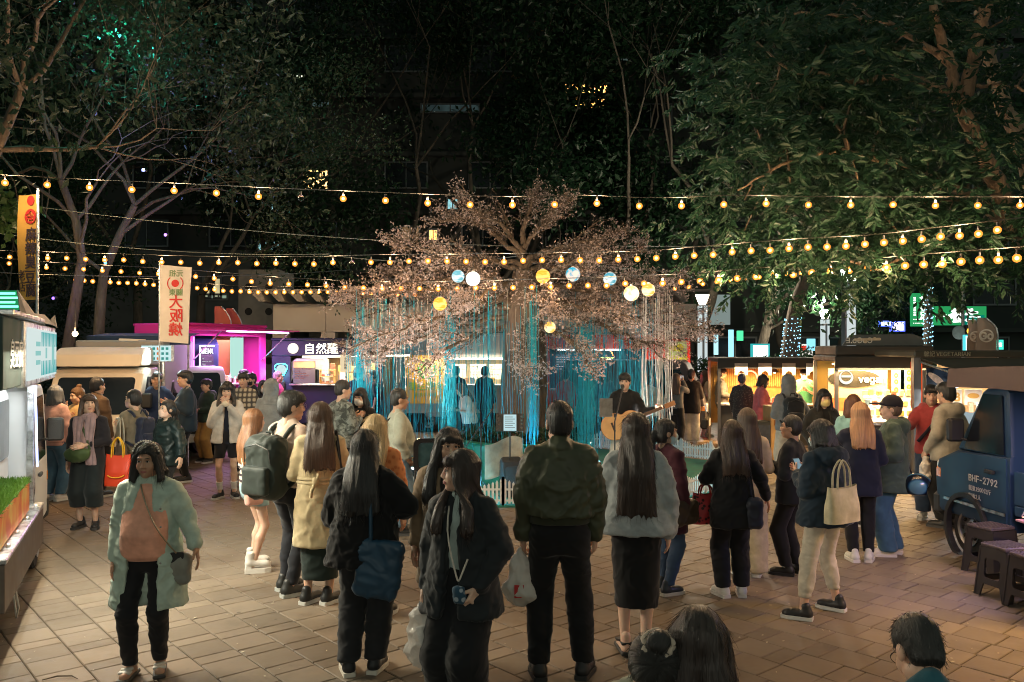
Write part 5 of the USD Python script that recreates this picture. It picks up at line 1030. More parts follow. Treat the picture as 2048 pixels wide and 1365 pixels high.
part(t1, 'canopy_roof', MB().b2((-.72, .3, 2.36), (.72, 3.6, 2.4), .01), matte((.2, .2, .2), .7, name='canvas'))
for x, y in ((-.70, 1.22), (-.70, 1.32), (-.7, 3.5), (.7, 1.3), (.7, 3.5)): part(t1, 'canopy_post', MB().b2((x - .028, y - .028, .70), (x + .028, y + .028, 2.355), .004), alu)
bx = part(t1, 'menu_box', MB().b2((-.80, .18, 1.83), (-.73, 2.62, 2.36), .01), alu); part(bx, 'lit_face', MB().b2((-.815, .24, 1.88), (-.803, 2.56, 2.31)), emit((.80, .93, .90), .85))
mm = emit((.12, .55, .55), .8)
for i in range(11): part(bx, 'pattern', MB().prism([(0, 0), (.05, 0), (.025, .13)], .006, M=R(-90), t=(-.821, .34 + i * .13, 1.9)), mm); part(bx, 'pattern', MB().prism([(0, .13), (.05, .13), (.025, 0)], .006, M=R(-90), t=(-.821, .34 + i * .13, 2.16)), mm)
for y, z, w, h in ((.62, 2.08, .2, .2), (1.25, 2.1, .1, .1), (1.9, 2.02, .3, .04), (1.9, 2.1, .36, .04), (1.9, 2.18, .3, .04)): part(bx, 'print', MB().b2((-.82, y - w / 2, z - h / 2), (-.816, y + w / 2, z + h / 2)), emit((.35, .72, .68), .8))
part(t1, 'canvas_flap', MB().sheet([[(-.78, .1, 2.5), (-.8, .05, 2.36)], [(-.76, .35, 2.43), (-.82, .4, 2.37)], [(-.76, .9, 2.47), (-.82, .9, 2.375)], [(-.76, 1.7, 2.45), (-.82, 1.7, 2.37)], [(-.7, 2.3, 2.62), (-.82, 2.3, 2.37)], [(-.76, 2.6, 2.42), (-.82, 2.65, 2.37)]], .008), matte((.3, .26, .23), .8, name='canvas'))
cb = part(t1, 'chalk_board', MB().b2((-.78, 2.66, 1.85), (-.74, 3.6, 2.36), .006), matte((.03, .06, .055), .8, .3, 4, name='chalkboard')); part(cb, 'writing', MB().prism(centred(glyphs('臭豆腐', .2, 0), 0, 0), .004, M=R(-90), t=(-.786, 2.95, 2.1)), ink_w)
part(t1, 'led_strip', MB().tube([(-.74, 2.62, 1.9), (-.745, 2.63, 2.3)], .012, 6), emit((.2, .6, 1), 4)); part(t1, 'led_strip', MB().tube([(-.74, 1.36, 1.8), (-.76, 1.36, 1.05)], .01, 6), emit((.5, .6, 1), 3))
strip(t1, (-.66, 1.5, 1.84), (-.66, 3.5, 1.84), (1, .80, .55), 4, .014); lamp('rect', (-.86, 2.6, 2.25), 52, (1, .86, .62), 1.8, h=.12, yaw=90, pitch=58, parent=t1); lamp('rect', (-.84, 1.4, 2.08), 22, (.80, 1, .93), 2.3, h=.42, yaw=90, pitch=80, parent=t1)  # wide light below the canopy, its lamp unseen, placed to light the floor
lamp('rect', (-.76, 2.4, 1.80), 7, (.85, .95, 1), 2.0, h=.03, yaw=-90, pitch=12, parent=t1); part(t1, 'lamp_housing', MB().b2((-.84, 1.6, 2.37), (-.74, 3.55, 2.41), .01), alu)  # narrow light, its lamp unseen, placed to brighten the van side
part(t1, 'cable', MB().tube([(-.78, 3.1, .5), (-.8, 2.9, .18), (-.76, 2.7, .05), (-.7, 2.4, .2)], .008, 5), matte((.4, .4, .38), name='wire'))
# yellow banner on its pole
def text_banner(name, label, base, ztop, w, h, yaw, face, texts, tilt=0, taper=0, waves=.02, pole=1, way=1):
    t = thing(name, label, 'banner', base, yaw); a = np.linspace(0, 1, 9); b = np.linspace(0, 1, 15); A_ = np.zeros((15, 9, 3))
    for i, v in enumerate(b):
        for j, u in enumerate(a): A_[i, j] = (way * u * w * (1 - taper * v), waves * math.sin(5 * v + 3 * u) * u, ztop - h * v - u * .06 * h * tilt)
    part(t, 'cloth', MB().sheet(A_ if way > 0 else A_[:, ::-1], .004), face, True); part(t, 'pole', MB().cyl((-.012, 0, pole), (-.012, 0, ztop + .06), .014, 8), alu)
    for sh, m, n in texts:
        mb = MB().prism(sh, .003, t=(0, -.012, 0)); v, f = mb.get()
        u = np.clip(way * v[:, 0] / w, 0, 1); q = np.clip((ztop - v[:, 2]) / h, 0, 1); v[:, 1] += waves * np.sin(5 * q + 3 * u) * u - .004; part(t, n, (v, f), m)
    return t
red = matte((.5, .03, .03), .7, name='print_red'); inkp = matte((.05, .035, .05), .7, name='ink')
yb = px(76, 640, 8.4); Zt, hh = px(76, 388, 8.4)[2], 1.06
text_banner('banner', 'tall yellow cloth banner with brush characters at the left edge', (yb[0], yb[1], 0), Zt, .27, hh, -20, matte((.62, .37, .08), .75, .12, 3, name='banner_cloth'), [(affinity.translate(glyphs('麻辣臭豆腐', .125, 1, vertical=True), -.155, Zt - .33), inkp, 'lettering'), (affinity.translate(glyphs('老店', .1, 0, vertical=True), -.262, Zt - .75), inkp, 'lettering'), (shapely.Point(-.1, Zt - .22).buffer(.075).difference(centred(glyphs('合', .1, 1), -.1, Zt - .22)), red, 'emblem'), (shapely.Point(-.1, Zt - .06).buffer(.05), red, 'emblem')], waves=.015, pole=1.2, way=-1)
wbx = px(320, 700, 13.6); Zt = px(0, 530, 13.6)[2]
text_banner('banner', 'white cloth banner with big red characters seen from behind', (wbx[0], wbx[1], 0), Zt, .5, 1.24, 4, matte((.6, .57, .53), .75, .1, 3, name='banner_cloth'), [(affinity.translate(mirrored(glyphs('大阪燒', .2, 1, vertical=True)), .14, Zt - .48), red, 'lettering'), (shapely.Point(.24, Zt - .3).buffer(.06).union(shapely.Point(.24, Zt - .3).buffer(.13).difference(shapely.Point(.24, Zt - .3).buffer(.115)).difference(shapely.box(.16, 0, .32, 9))), red, 'emblem'), (affinity.translate(mirrored(glyphs('元祖', .1, 1)), .14, Zt - .19), matte((.15, .25, .12), name='print_green'), 'lettering'), (affinity.translate(mirrored(glyphs('關東', .1, 1)), .14, Zt - .5), matte((.15, .25, .12), name='print_green'), 'lettering')], taper=.12, tilt=.5, pole=1.0)
# T2: white kei truck facing the camera
t2 = thing('food_truck', 'white small truck facing the camera behind the scarf woman', 'food truck', (-6.75, 13.4, 0), 6)
kei_cab(t2, (.66, .58, .48), H=1.84); kei_bed(t2, (.5, .48, .45)); part(t2, 'roof_fairing', side_hull([(.3, 1.86), (.36, 2.05), (.6, 2.16), (1.3, 2.18), (1.3, 1.86)], .72, .06), carpaint((.62, .55, .46)), 30); part(t2, 'box', MB().b2((-.74, 1.34, .99), (.74, 3.3, 2.3), .03), carpaint((.3, .29, .28)))
strip(t2, (.3, .5, 2.3), (.3, 2.0, 2.3), (1, .7, .4), .6); lamp('sphere', px(150, 668, 11.9), 30, (1, .62, .3), .06)
hl_ = thing('work_lamp', 'small warm work lamp hung above the girl before the white truck', 'lamp', px(150, 668, 11.9)); part(hl_, 'bulb', MB().ball((0, 0, 0), .04, 2), emit((1, .75, .4), 8)); part(hl_, 'cord', MB().cyl((0, 0, .04), (0, 0, .5), .005, 4), plastic)
# T3: truck with a navy canvas top and a menu light box on a pole
t3 = thing('food_truck', 'small truck with a navy canvas top between the white and the pink trucks', 'food truck', (-6.1, 16.0, 0), 32); kei_cab(t3, (.5, .5, .5)); kei_bed(t3, (.3, .3, .3))
part(t3, 'canvas_top', side_hull([(1.3, 1.75), (1.3, 2.25), (1.5, 2.36), (3.3, 2.36), (3.3, 1.75)], .8, .04), matte((.012, .028, .07), .6, .2, 4, name='canvas')); part(t3, 'opening', MB().b2((-.82, 1.4, .99), (-.78, 3.25, 1.74)), matte((.01, .012, .016), .5, name='shade'))  # dark sheet carries the shade of the open truck side
nb = thing('canvas_awning', 'long navy blue canvas awning stretched over the stall behind the white truck', 'awning', px(275, 690, 15.2)); part(nb, 'canvas', MB().sheet([[(-.9, 0, .0), (.95, 0, .0)], [(-.92, -.02, .16), (.95, .02, .16)], [(-.85, .6, .22), (.9, .6, .22)]], .01), matte((.012, .035, .09), .7, .2, 5, name='canvas'))
for x in (-.85, .9): part(nb, 'pole', MB().cyl((x, .05, -2.2), (x, .05, .1), .02, 6), alu)
mb_ = thing('menu_lightbox', 'lit pale blue menu box on a steel pole beside the orange vest vendor', 'menu board', px(315, 707, 14.4), -6)
part(mb_, 'case', MB().box((0, 0, 0), (.56, .08, .29), .008), alu); part(mb_, 'lit_face', MB().box((0, -.043, 0), (.53, .01, .26)), emit((.62, .85, .85), 1.0)); part(mb_, 'pole', MB().cyl((.08, .05, -2.1), (.08, .05, -.14), .03, 8), alu)
for i in range(3):
    for j in range(6): part(mb_, 'print', MB().box((-.2 + j * .08, -.05, .08 - i * .085), (.045, .006, .045)), emit((.05, .4, .35) if j != 3 else (.9, .25, .05), .7))
lamp('rect', px(315, 707, 14.2), 8, (.7, .95, .95), .5, h=.26, pitch=-80)
# T4: the pink truck
pk_ = (.62, .03, .26); t4 = thing('food_truck', 'magenta food truck with purple lights and a raised serving flap', 'food truck', (gx(384, 17) + .42, 17 + .95, 0), 64)
food_box(t4, 2.3, 1.5, pk_, .5, 1.42, 2.42, 2.62, -.95, .95, back=(.05, .1, .22), counter=.25)
part(t4, 'serving_flap', MB().b2((-1.1, -1.0, 2.52), (1.1, -.02, 2.55), .01), carpaint(pk_)); 
for x in (-1.0, 1.0): part(t4, 'flap_stay', MB().cyl((x, -.8, 2.51), (x, .0, 1.9), .012, 6), alu)
part(t4, 'rear_flap', MB().b2((-1.9, .2, 2.3), (-1.17, 1.3, 2.33), .01), carpaint(pk_)); part(t4, 'rear_sign', MB().b2((-1.22, .1, 2.28), (-1.16, 1.4, 2.66), .01), carpaint((.7, .035, .3)))
strip(t4, (-.9, -.85, 2.5), (.9, -.85, 2.5), (.75, .35, 1), 9, .016); lamp('rect', (0, -.5, 2.47), 40, (.85, .4, 1), 1.6, h=.3, parent=t4)
strip(t4, (-.93, .03, 1.5), (-.93, .03, 2.4), (.6, .2, 1), 6, .012); part(t4, 'lit_post', MB().b2((.55, .3, 1.5), (.75, .5, 2.4)), emit((.55, .9, .8), .9))
ms = part(t4, 'menu_screen', MB().b2((-.86, -.06, 1.46), (-.46, -.03, 2.2)), plastic); 
for a, b in (((-.87, 1.45), (-.45, 1.45)), ((-.45, 1.45), (-.45, 2.21)), ((-.45, 2.21), (-.87, 2.21)), ((-.87, 2.21), (-.87, 1.45))): part(ms, 'neon_edge', MB().cyl((a[0], -.08, a[1]), (b[0], -.08, b[1]), .014, 6), emit((.55, .7, 1), 7))
part(ms, 'title', MB().prism(centred(glyphs('MENU', .1, 1, False), -.66, 2.1), .006, t=(0, -.075, 0)), emit((.9, .95, 1), 2)); menu(t4, (-.66, -.067, 1.78), .34, .46, plastic, emit((.8, .85, .9), .6), 3)
lamp('rect', (0, .6, 2.35), 9, (.45, .75, 1), 1.4, h=.5, parent=t4)
M4 = R(64); o4 = np.array([gx(384, 17) + .42, 17.95, 0])
goods('bottle', 'sauce bottles and tubs standing on the counter of the magenta truck', o4 + M4 @ np.array([.25, -.12, 1.42]), 6, .13, 64, 5, .2, where='on the magenta truck counter')
goods('pink_pouch', 'bright pink pouches on the counter of the magenta truck', o4 + M4 @ np.array([-.25, -.1, 1.42]), 3, .1, 64, 6, .22, where='on the magenta truck counter')
# orange feather flags
def feather(label, x, y0, y1, Y, w, col, yaw, txt):
    t = thing('feather_flag', label, 'flag', (gx(x, Y), Y, 0), yaw); z1, z0 = px(0, y0, Y)[2], px(0, y1, Y)[2]; H = z1 - z0; k = np.linspace(0, 1, 16)
    o = [(-.0 + (w * .55) * max(0, q - .72) / .28 * (max(0, q - .72) / .28) * -1, z0 + H * q) for q in k]; wd = w * np.sqrt(np.clip(1 - ((k - .25) / .78) ** 4, .0, 1)) * (.85 + .15 * np.sin(k * 3))
    A_ = np.array([[(ox - wd[i] * u, .03 * math.sin(4 * u + 3 * k[i]), oz) for u in np.linspace(0, 1, 7)] for i, (ox, oz) in enumerate(o)]) ; part(t, 'cloth', MB().sheet(A_, .004), matte(col, .6, .12, 3, name='banner_cloth'), True)
    part(t, 'pole', MB().tube([(.015, 0, 0), (.015, 0, z0 + H * .7)] + [(a + .015, 0, b) for a, b in o[12:]], .014, 6), alu)
    c = shapely.Point(-w * .5, z0 + H * .68).buffer(w * .34).difference(shapely.Point(-w * .5, z0 + H * .68).buffer(w * .27)); part(t, 'ring_emblem', MB().prism(shapely.union(c, centred(glyphs(txt, w * .36, 3, False), -w * .5, z0 + H * .68)), .004, t=(0, -.045, 0)), ink_w)
feather('orange feather flag behind the magenta truck, left one of the pair', 462, 613, 760, 18.8, .42, (.55, .12, .04), 0, 'G'); feather('orange feather flag behind the magenta truck, right one of the pair', 484, 617, 770, 19.2, .42, (.5, .085, .03), 0, 'G')
feather('grey feather flag with pale lettering over the right stalls, left one of the pair', 1968, 640, 745, 16, .3, (.3, .25, .22), -20, 'Go'); feather('grey feather flag with pale lettering over the right stalls, right one of the pair', 1994, 636, 748, 15.6, .36, (.3, .25, .22), -20, 'Go')
# T5: dark truck with a moon sign
t5 = thing('food_truck', 'dark blue food truck with a glowing moon sign and white characters', 'food truck', (-4.22, 19.2, 0), 0)
food_box(t5, 2.55, 1.55, (.022, .024, .05), .45, 1.36, 1.99, 2.34, -.84, 1.1, back=(.3, .2, .1), counter=.16)
part(t5, 'moon_lamp', MB().cyl((-.78, -.03, 2.16), (-.78, -.003, 2.16), .12, 28), emit((1, .92, .78), 1.5)); part(t5, 'lettering', MB().prism(centred(glyphs('自然醒', .23, 0), -.12, 2.16), .02, t=(0, -.024, 0)), emit((1, .93, .75), 3)); part(t5, 'lettering', MB().prism(centred(glyphs('!', .1, 1, False), .36, 2.1), .02, t=(0, -.024, 0)), emit((1, .9, .9), 2))
strip(t5, (-.55, -.1, 1.97), (1.9, -.1, 2.0), (1, .86, .62), 5, .02); lamp('rect', (.2, .5, 1.95), 24, (1, .78, .48), 1.6, h=.6, parent=t5); lamp('rect', (.3, -.3, 1.95), 14, (1, .8, .55), 1.8, h=.1, parent=t5)
part(t5, 'neon_figure', MB().tube(np.array([(math.cos(a) * .13 * (1 + .25 * math.sin(3 * a)) - 1.05, -.03, 1.68 + .16 * math.sin(a) * (1 + .15 * math.cos(2 * a))) for a in np.linspace(0, 2 * math.pi, 30)]), .012, 6), emit((.1, .9, 1), 5)); part(t5, 'lit_figure', MB().prism(shapely.Point(-1.05, 1.68).buffer(.11), .012, t=(0, -.02, 0)), emit((.7, .95, .95), .9)); lamp('sphere', (-1.05, -.16, 1.6), 2.5, (.1, .9, 1), .06, parent=t5)
part(t5, 'emblem', MB().prism(shapely.Point(.62, .95).buffer(.19).difference(shapely.Point(.62, .95).buffer(.165)).union(shapely.Point(.62, .95).buffer(.13).difference(shapely.Point(.62, .95).buffer(.115))).union(centred(glyphs('自', .12, 1), .62, .95)), .006, t=(0, -.007, 0)), ink_w)
menu(t5, (-.52, -.03, 1.62), .5, .5, matte((.06, .05, .05), .7, name='chalkboard'), emit((.9, .4, .35), .5), 8, rows=7); part(t5, 'wood_header', MB().b2((-.76, -.05, 1.72), (-.28, -.035, 1.86)), matte((.45, .25, .08), .6, name='wood'))
sh_ = thing('display_shelf', 'small wooden shelf with food trays on the dark truck counter', 'shelf', (-4.05, 19.12, 1.362))
for z in (0, .15, .3): part(sh_, 'shelf_board', MB().b2((-.3, -.08, z), (.02, .08, z + .014)), matte((.5, .3, .1), .6, name='wood'))
for x in (-.3, .02): part(sh_, 'shelf_side', MB().b2((x - .012, -.08, 0), (x, .08, .33)), matte((.5, .3, .1), .6, name='wood'))
goods('food_tray', 'small trays of food on the wooden shelf of the dark truck', (-4.19, 19.11, 1.53), 3, .1, 0, 9, .05, where='on the middle board of the wooden shelf'); goods('food_tray', 'small trays of food on the wooden shelf of the dark truck', (-4.19, 19.11, 1.378), 3, .1, 0, 10, .06, where='on the bottom board of the wooden shelf')
goods('packet', 'bright packets and cards standing at the right of the dark truck counter', (-3.55, 19.15, 1.362), 7, .12, 0, 11, .2, where='at the right of the moon sign truck counter'); goods('packet', 'small cards and packets on the upper ledge inside the dark truck', (-3.7, 19.6, 1.62), 7, .16, 0, 12, .16, where='on the inner ledge of the moon sign truck')
fr_ = thing('picture_frame', 'framed black and white print on the dark truck counter', 'picture', (-3.82, 19.08, 1.362)); part(fr_, 'frame', MB().b2((-.1, 0, 0), (.1, .02, .27)), matte((.5, .3, .12), .6, name='wood')); part(fr_, 'print', MB().b2((-.08, -.004, .02), (.08, -.001, .25)), matte((.6, .58, .55), .6, .9, 25, name='print'))
ss = thing('standing_sign', 'cream lit box sign with a column of characters beside the dark truck', 'sign', px(692, 727, 18.6)); part(ss, 'box', MB().box((0, 0, 0), (.24, .1, .38), .006), emit((.95, .76, .48), .9)); part(ss, 'lettering', MB().prism(centred(glyphs('手作飯糰', .06, 0, vertical=True)), .006, t=(0, -.058, 0)), ink_d); part(ss, 'post', MB().cyl((0, 0, -1.8), (0, 0, -.19), .02, 6), alu)
c5 = thing('truck_cab', 'white truck cab at the left end of the dark moon sign truck', 'truck', (-5.6, 19.95, 0), -82); kei_cab(c5, (.55, .57, .58), H=1.95)
# T6: yellow bannered van behind the yarn
t6 = thing('food_truck', 'white van with a yellow banner behind the turquoise yarn left of the trunk', 'food truck', (-1.55, 21.6, 0), 0)
food_box(t6, 2.9, 1.6, (.45, .46, .46), .5, 1.25, 1.88, 2.5, -.1, 1.35, back=(.62, .55, .4)); kei = thing('van_cab', 'white van cab with a sloping windshield left of the yellow banner', 'van', (-3.05, 22.4, 0), -86); kei_cab(kei, (.5, .52, .54), H=1.95)
yb_ = part(t6, 'yellow_banner', MB().b2((-1.2, -.05, .75), (-.12, -.035, 2.0)), matte((.75, .42, .05), .6, .1, 3, name='banner_cloth'))
part(yb_, 'round_logo', MB().prism(shapely.Point(-.62, 1.62).buffer(.25).difference(shapely.Point(-.62, 1.62).buffer(.17)).union(centred(glyphs('蔬', .2, 2), -.62, 1.62)), .006, t=(0, -.057, 0)), matte((.05, .28, .07), .6, name='print_green')); part(yb_, 'lettering', MB().prism(centred(glyphs('養生蔬食', .2, 1), -.66, 1.2).union(centred(glyphs('素食早午餐', .1, 0), -.66, .98)), .006, t=(0, -.057, 0)), matte((.3, .42, .04), .6, name='print_green'))
strip(t6, (-.1, -.15, 1.9), (1.4, -.15, 1.9), (1, .9, .65), 6, .025); lamp('rect', (.6, .5, 1.85), 12, (1, .82, .5), 1.3, h=.6, parent=t6); lamp('rect', (.3, -.3, 1.9), 14, (1, .85, .6), 2.2, h=.1, pitch=25, parent=t6)
for k in range(3): menu(t6, (.15 + .5 * k, .5, 1.55), .4, .4, matte((.75, .72, .66), .6, name='paper'), matte((.45, .1, .06), name='print_red'), 20 + k, rows=4)
goods('container', 'white food containers on the yellow bannered van counter', (-1.0, 21.5, 1.26), 7, .17, 0, 14, .16, where='on the yellow bannered van counter')
# T7: burger truck behind the yarn at the right
t7 = thing('food_truck', 'red food truck with a neon burger sign right of the blossom trunk', 'food truck', (2.35, 21.3, 0), 0)
food_box(t7, 3.2, 1.6, (.5, .06, .03), .5, 1.15, 2.15, 2.45, -1.4, 1.05, back=(.04, .06, .09))
nn = part(t7, 'neon_burger', MB().tube([(.0 + .2 * math.cos(a), -.06, 1.98 + .16 * math.sin(a)) for a in np.linspace(0, math.pi, 14)] + [(-.2, -.06, 1.98)], .011, 6), emit((1, .35, .08), 6)); nn2 = part(nn, 'neon_line', MB().tube([(-.21 + .42 * q, -.06, 1.93 + .012 * math.sin(q * 25)) for q in np.linspace(0, 1, 16)], .010, 6), emit((.6, 1, .2), 4)); part(nn, 'neon_line', MB().tube([(-.2, -.06, 1.8), (-.19, -.06, 1.74), (.19, -.06, 1.74), (.2, -.06, 1.8), (-.2, -.06, 1.8)], .011, 6), emit((1, .4, .08), 6)); part(nn, 'lettering', MB().prism(centred(glyphs('Vegan', .075, 1, False), 0, 1.87), .01, t=(0, -.07, 0)), emit((1, .85, .6), 5))
pp = part(t7, 'poster_panel', MB().b2((1.45, -.09, .9), (2.15, -.055, 2.42)), matte((.6, .05, .03), .5, .1, 3, name='red_panel')); pst = part(pp, 'poster', MB().b2((1.52, -.105, 1.72), (2.06, -.093, 2.34)), emit((.5, .55, .2), .8)); part(pst, 'print', MB().prism(centred(glyphs('VEGAN', .12, 2, False), 1.79, 1.92).union(shapely.Point(1.72, 2.18).buffer(.1)).union(shapely.Point(1.88, 2.18).buffer(.1)), .006, t=(0, -.113, 0)), matte((.3, .38, .03), name='print_green'))
strip(t7, (-1.2, -.1, 2.13), (.4, -.1, 2.13), (.9, 1, 1), 5, .02); lamp('rect', (-.2, .6, 2.1), 20, (.6, .85, 1), 2, h=.6, parent=t7); lamp('rect', (1.7, -.5, 1.1), 20, (1, .5, .45), .5, h=.3, pitch=110, parent=t7)  # unseen light brightens the poster panel; the poster itself glows by material
for k in range(2): menu(t7, (-1.0 + k * .5, .9, 1.75), .4, .5, plastic, emit((.8, .85, .9), .7), 30 + k)
# ---------------------------------------------------------------- stalls at the right
grey = matte((.032, .031, .028), .7, .2, 4, name='canvas'); olive = matte((.05, .046, .033), .75, .15, 2.5, name='canvas'); wood = matte((.42, .24, .09), .6, .25, 5, name='wood')
def stall(t, L, D, zr, zc, lining, cc, posts=True, roofm=grey):
    part(t, 'roof', MB().b2((-L / 2, -.25, zr), (L / 2, D, zr + .1), .03), roofm); part(t, 'valance', MB().b2((-L / 2, -.27, zr - .14), (L / 2, -.255, zr + .08), .004), roofm)
    for x in (-L / 2 + .03, L / 2 - .03):
        for y in (-.2, D - .05): part(t, 'post', MB().b2((x - .03, y - .03, 0), (x + .03, y + .03, zr - .003)), metal((.25, .25, .25), .5))
    part(t, 'back_wall', MB().b2((-L / 2 + .07, D - .04, .4), (L / 2 - .07, D, zr - .01)), lining); part(t, 'counter_front', MB().b2((-L / 2 + .07, -.1, .05), (L / 2 - .07, -.06, zc - .05)), cc); part(t, 'counter', MB().b2((-L / 2 + .07, -.16, zc - .045), (L / 2 - .07, .5, zc), .008), alu)
t8 = thing('market_stall', 'open van stall with a straw curtain, vendors in green and warm lamps', 'stall', (5.75, 18.4, 0), -6); stall(t8, 2.5, 1.5, 1.86, .95, matte((.35, .2, .06), .8, .2, 6, name='lining'), matte((.05, .05, .05), .6, name='black_panel'))
rg = np.random.default_rng(12)
for i in range(46): x = -1.1 + i * .045; part(t8, 'straw', MB().box((x, 1.38, 1.5 + rg.normal(0, .012)), (.03, .012, .46 + rg.normal(0, .02)), 0), matte((.5, .32, .1), .8, .3, 14, name='straw'))
for x in (-.7, .1, .8): pl = part(t8, 'pendant_lamp', MB().lathe([(0, .1), (.03, .09), (.1, .0), (.09, .0), (.02, .08)], 14, (x, .5, 1.62)), metal((.3, .3, .3))); part(pl, 'bulb', MB().ball((x, .5, 1.63), .035, 1), emit((1, .75, .4), 8))
lamp('rect', (0, .5, 1.6), 80, (1, .60, .24), 2.0, h=.6, parent=t8); lamp('rect', (0, -.4, 1.8), 30, (1, .65, .32), 2.0, h=.1, pitch=-20, parent=t8)
part(t8, 'cloth_bunting', MB().prism(shapely.union_all([shapely.box(-.9 + k * .5, 1.58, -.62 + k * .5, 1.84).difference(shapely.Point(-.76 + k * .5, 1.6).buffer(.07)) for k in range(4)]), .01, t=(0, -.3, 0)), matte((.4, .37, .32), .8, name='cloth_flag'), kind='stuff')
goods('vegetable', 'piles of greens and vegetables on the straw curtain stall counter', (5.9, 18.35, .96), 8, .12, -6, 15, .12, rows=2, where='of vegetables on the straw curtain stall'); goods('bun', 'rolls and buns on the straw curtain stall counter', (5.3, 18.5, .96), 6, .13, -6, 16, .12, where='on the straw curtain stall counter')
vn8 = thing('parked_van', 'dark van with red glowing signs behind the girl in pink', 'van', (4.55, 19.6, 0), 74); kei_cab(vn8, (.06, .06, .07), H=1.9); part(vn8, 'body', side_hull([(1.25, .4), (1.25, 1.9), (3.2, 1.88), (3.4, 1.4), (3.4, .4)], .72, .05), carpaint((.06, .06, .07)), 25)
rd = thing('neon_sign', 'red glowing arch-shaped neon sign on the dark van', 'sign', px(1496, 762, 18.9))
part(rd, 'neon_tube', MB().tube([(-.22, 0, -.38), (-.22, 0, .1), (-.2, 0, .2)], .022, 6), emit((1, .12, .03), 7)); part(rd, 'neon_tube', MB().tube([(-.05 + .16 * math.cos(a) + .1, 0, .05 + .17 * math.sin(a)) for a in np.linspace(0, math.pi, 12)], .02, 6), emit((1, .15, .08), 7)); lamp('sphere', px(1496, 762, 18.6), 14, (1, .15, .06), .1)
cr = thing('wooden_panel', 'tall orange wooden stall panel beside the backpacker in grey', 'panel', px(1555, 862, 15.6)); part(cr, 'board', MB().b2((-.13, 0, -.65), (.13, .5, .45), .01), wood); part(cr, 'print', MB().b2((-.07, -.006, .1), (.06, -.002, .2)), matte((.2, .08, .02), name='print'))
tv = thing('equipment_case', 'black equipment case with a glossy front standing before the red lit van', 'case', px(1510, 868, 15.8)); part(tv, 'case', MB().box((0, 0, 0), (.5, .4, .5), .03), plastic, 30); part(tv, 'front', MB().box((.05, -.203, 0), (.34, .01, .36), .003), matte((.05, .06, .08), .1, .3, 8, name='glossy_front')); part(tv, 'leg', MB().b2((-.22, -.18, -.53), (.22, .18, -.253)), plastic)
# T9
t9 = thing('market_stall', 'bright yellow lit stall with a black oval sign and slanted display racks', 'stall', (6.25, 14.3, 0), -8); stall(t9, 1.55, 1.5, 1.93, .9, matte((.6, .4, .12), .7, .12, 3, name='lining'), matte((.03, .03, .03), .6, name='black_panel'))
part(t9, 'roof_box', MB().b2((-.76, -.24, 2.035), (.8, 1.4, 2.2), .02), grey); rb_ = part(t9, 'roof_sign', MB().prism([(-.62, 2.205), (.7, 2.205), (.66, 2.34), (.5, 2.4), (-.5, 2.38)], .03, t=(0, -.1, 0)), matte((.09, .1, .1), .6, name='sign_face')); part(rb_, 'lettering', MB().prism(mirrored(centred(glyphs('CoGo.E', .09, 1, False), -.35, 2.29)), .006, t=(0, -.108, 0)), ink_w); part(rb_, 'emblem', MB().prism(shapely.union_all([shapely.Point(-.35, 2.3).buffer(.03), shapely.Point(-.1, 2.32).buffer(.025), shapely.LineString([(-.42, 2.3), (-.02, 2.31)]).buffer(.022), shapely.Point(-.25, 2.27).buffer(.03)]), .006, t=(0, -.108, 0)), matte((.65, .52, .35), name='print'))
ov = part(t9, 'oval_sign', MB().prism(affinity.scale(shapely.Point(0, 0).buffer(.3, quad_segs=12), 1.45, .5).buffer(0), .03, t=(-.28, .5, 1.62)), matte((.02, .02, .02), .5, name='sign_face')); part(ov, 'lettering', MB().prism(centred(glyphs('vegan', .12, 1, False), .02, 1.58), .01, t=(0, .488, 0)), ink_w); part(ov, 'logo', MB().prism(shapely.Point(-.42, 1.64).buffer(.12).difference(shapely.Point(-.42, 1.66).buffer(.09)).union(shapely.box(-.5, 1.64, -.34, 1.68)), .01, t=(0, .487, 0)), emit((1, .95, .8), 1.2))
part(t9, 'panel', MB().b2((-.72, .52, .9), (.28, .55, 1.8)), matte((.6, .5, .35), .7, .1, 3, name='lining'))
for x, w, h, z in ((.42, .15, .46, 1.55), (.63, .13, .36, 1.6)): p_ = part(t9, 'poster', MB().b2((x - w / 2, .5, z - h / 2), (x + w / 2, .515, z + h / 2)), matte((.72, .66, .52), .6, .05, name='paper')); part(p_, 'print', MB().prism(shapely.union_all([affinity.scale(shapely.Point(x, z + dz).buffer(.035), 1, 1.3).difference(shapely.Point(x, z + dz).buffer(.014)) for dz in (-.12, .02, .13)]), .004, t=(0, .494, 0)), matte((.45, .18, .05), name='print_red'))
part(t9, 'small_poster', MB().b2((-.68, .505, 1.05), (-.36, .518, 1.28)), matte((.6, .16, .04), .6, .2, 12, name='print_red')); part(t9, 'fairy_garland', (lambda m: [m.ball((-.6 + k * .026 + rg.normal(0, .01), .48 + rg.normal(0, .02), 1.86 + rg.normal(0, .018)), .008, 0) for k in range(54)] and m)(MB()), emit((1, .72, .25), 8), kind='stuff')
for k, (z, y) in enumerate(((.98, .0), (1.12, .22), (1.27, .44))): part(t9, 'display_rack', MB().sheet([[(-.35 + .1 * k, y - .18, z - .08), (.72, y - .18, z - .02)], [(-.35 + .1 * k, y + .02, z + .06), (.72, y + .02, z + .12)]], .015), matte((.6, .55, .5), .5, .1, name='rack_board'))
lamp('rect', (0, .35, 1.84), 46, (1, .62, .22), 1.3, h=.5, parent=t9); lamp('rect', (.0, -.35, 1.85), 26, (1, .68, .34), 1.4, h=.12, pitch=-15, parent=t9); strip(t9, (-.7, .3, 1.88), (.7, .3, 1.88), (1, .8, .45), 6, .015)
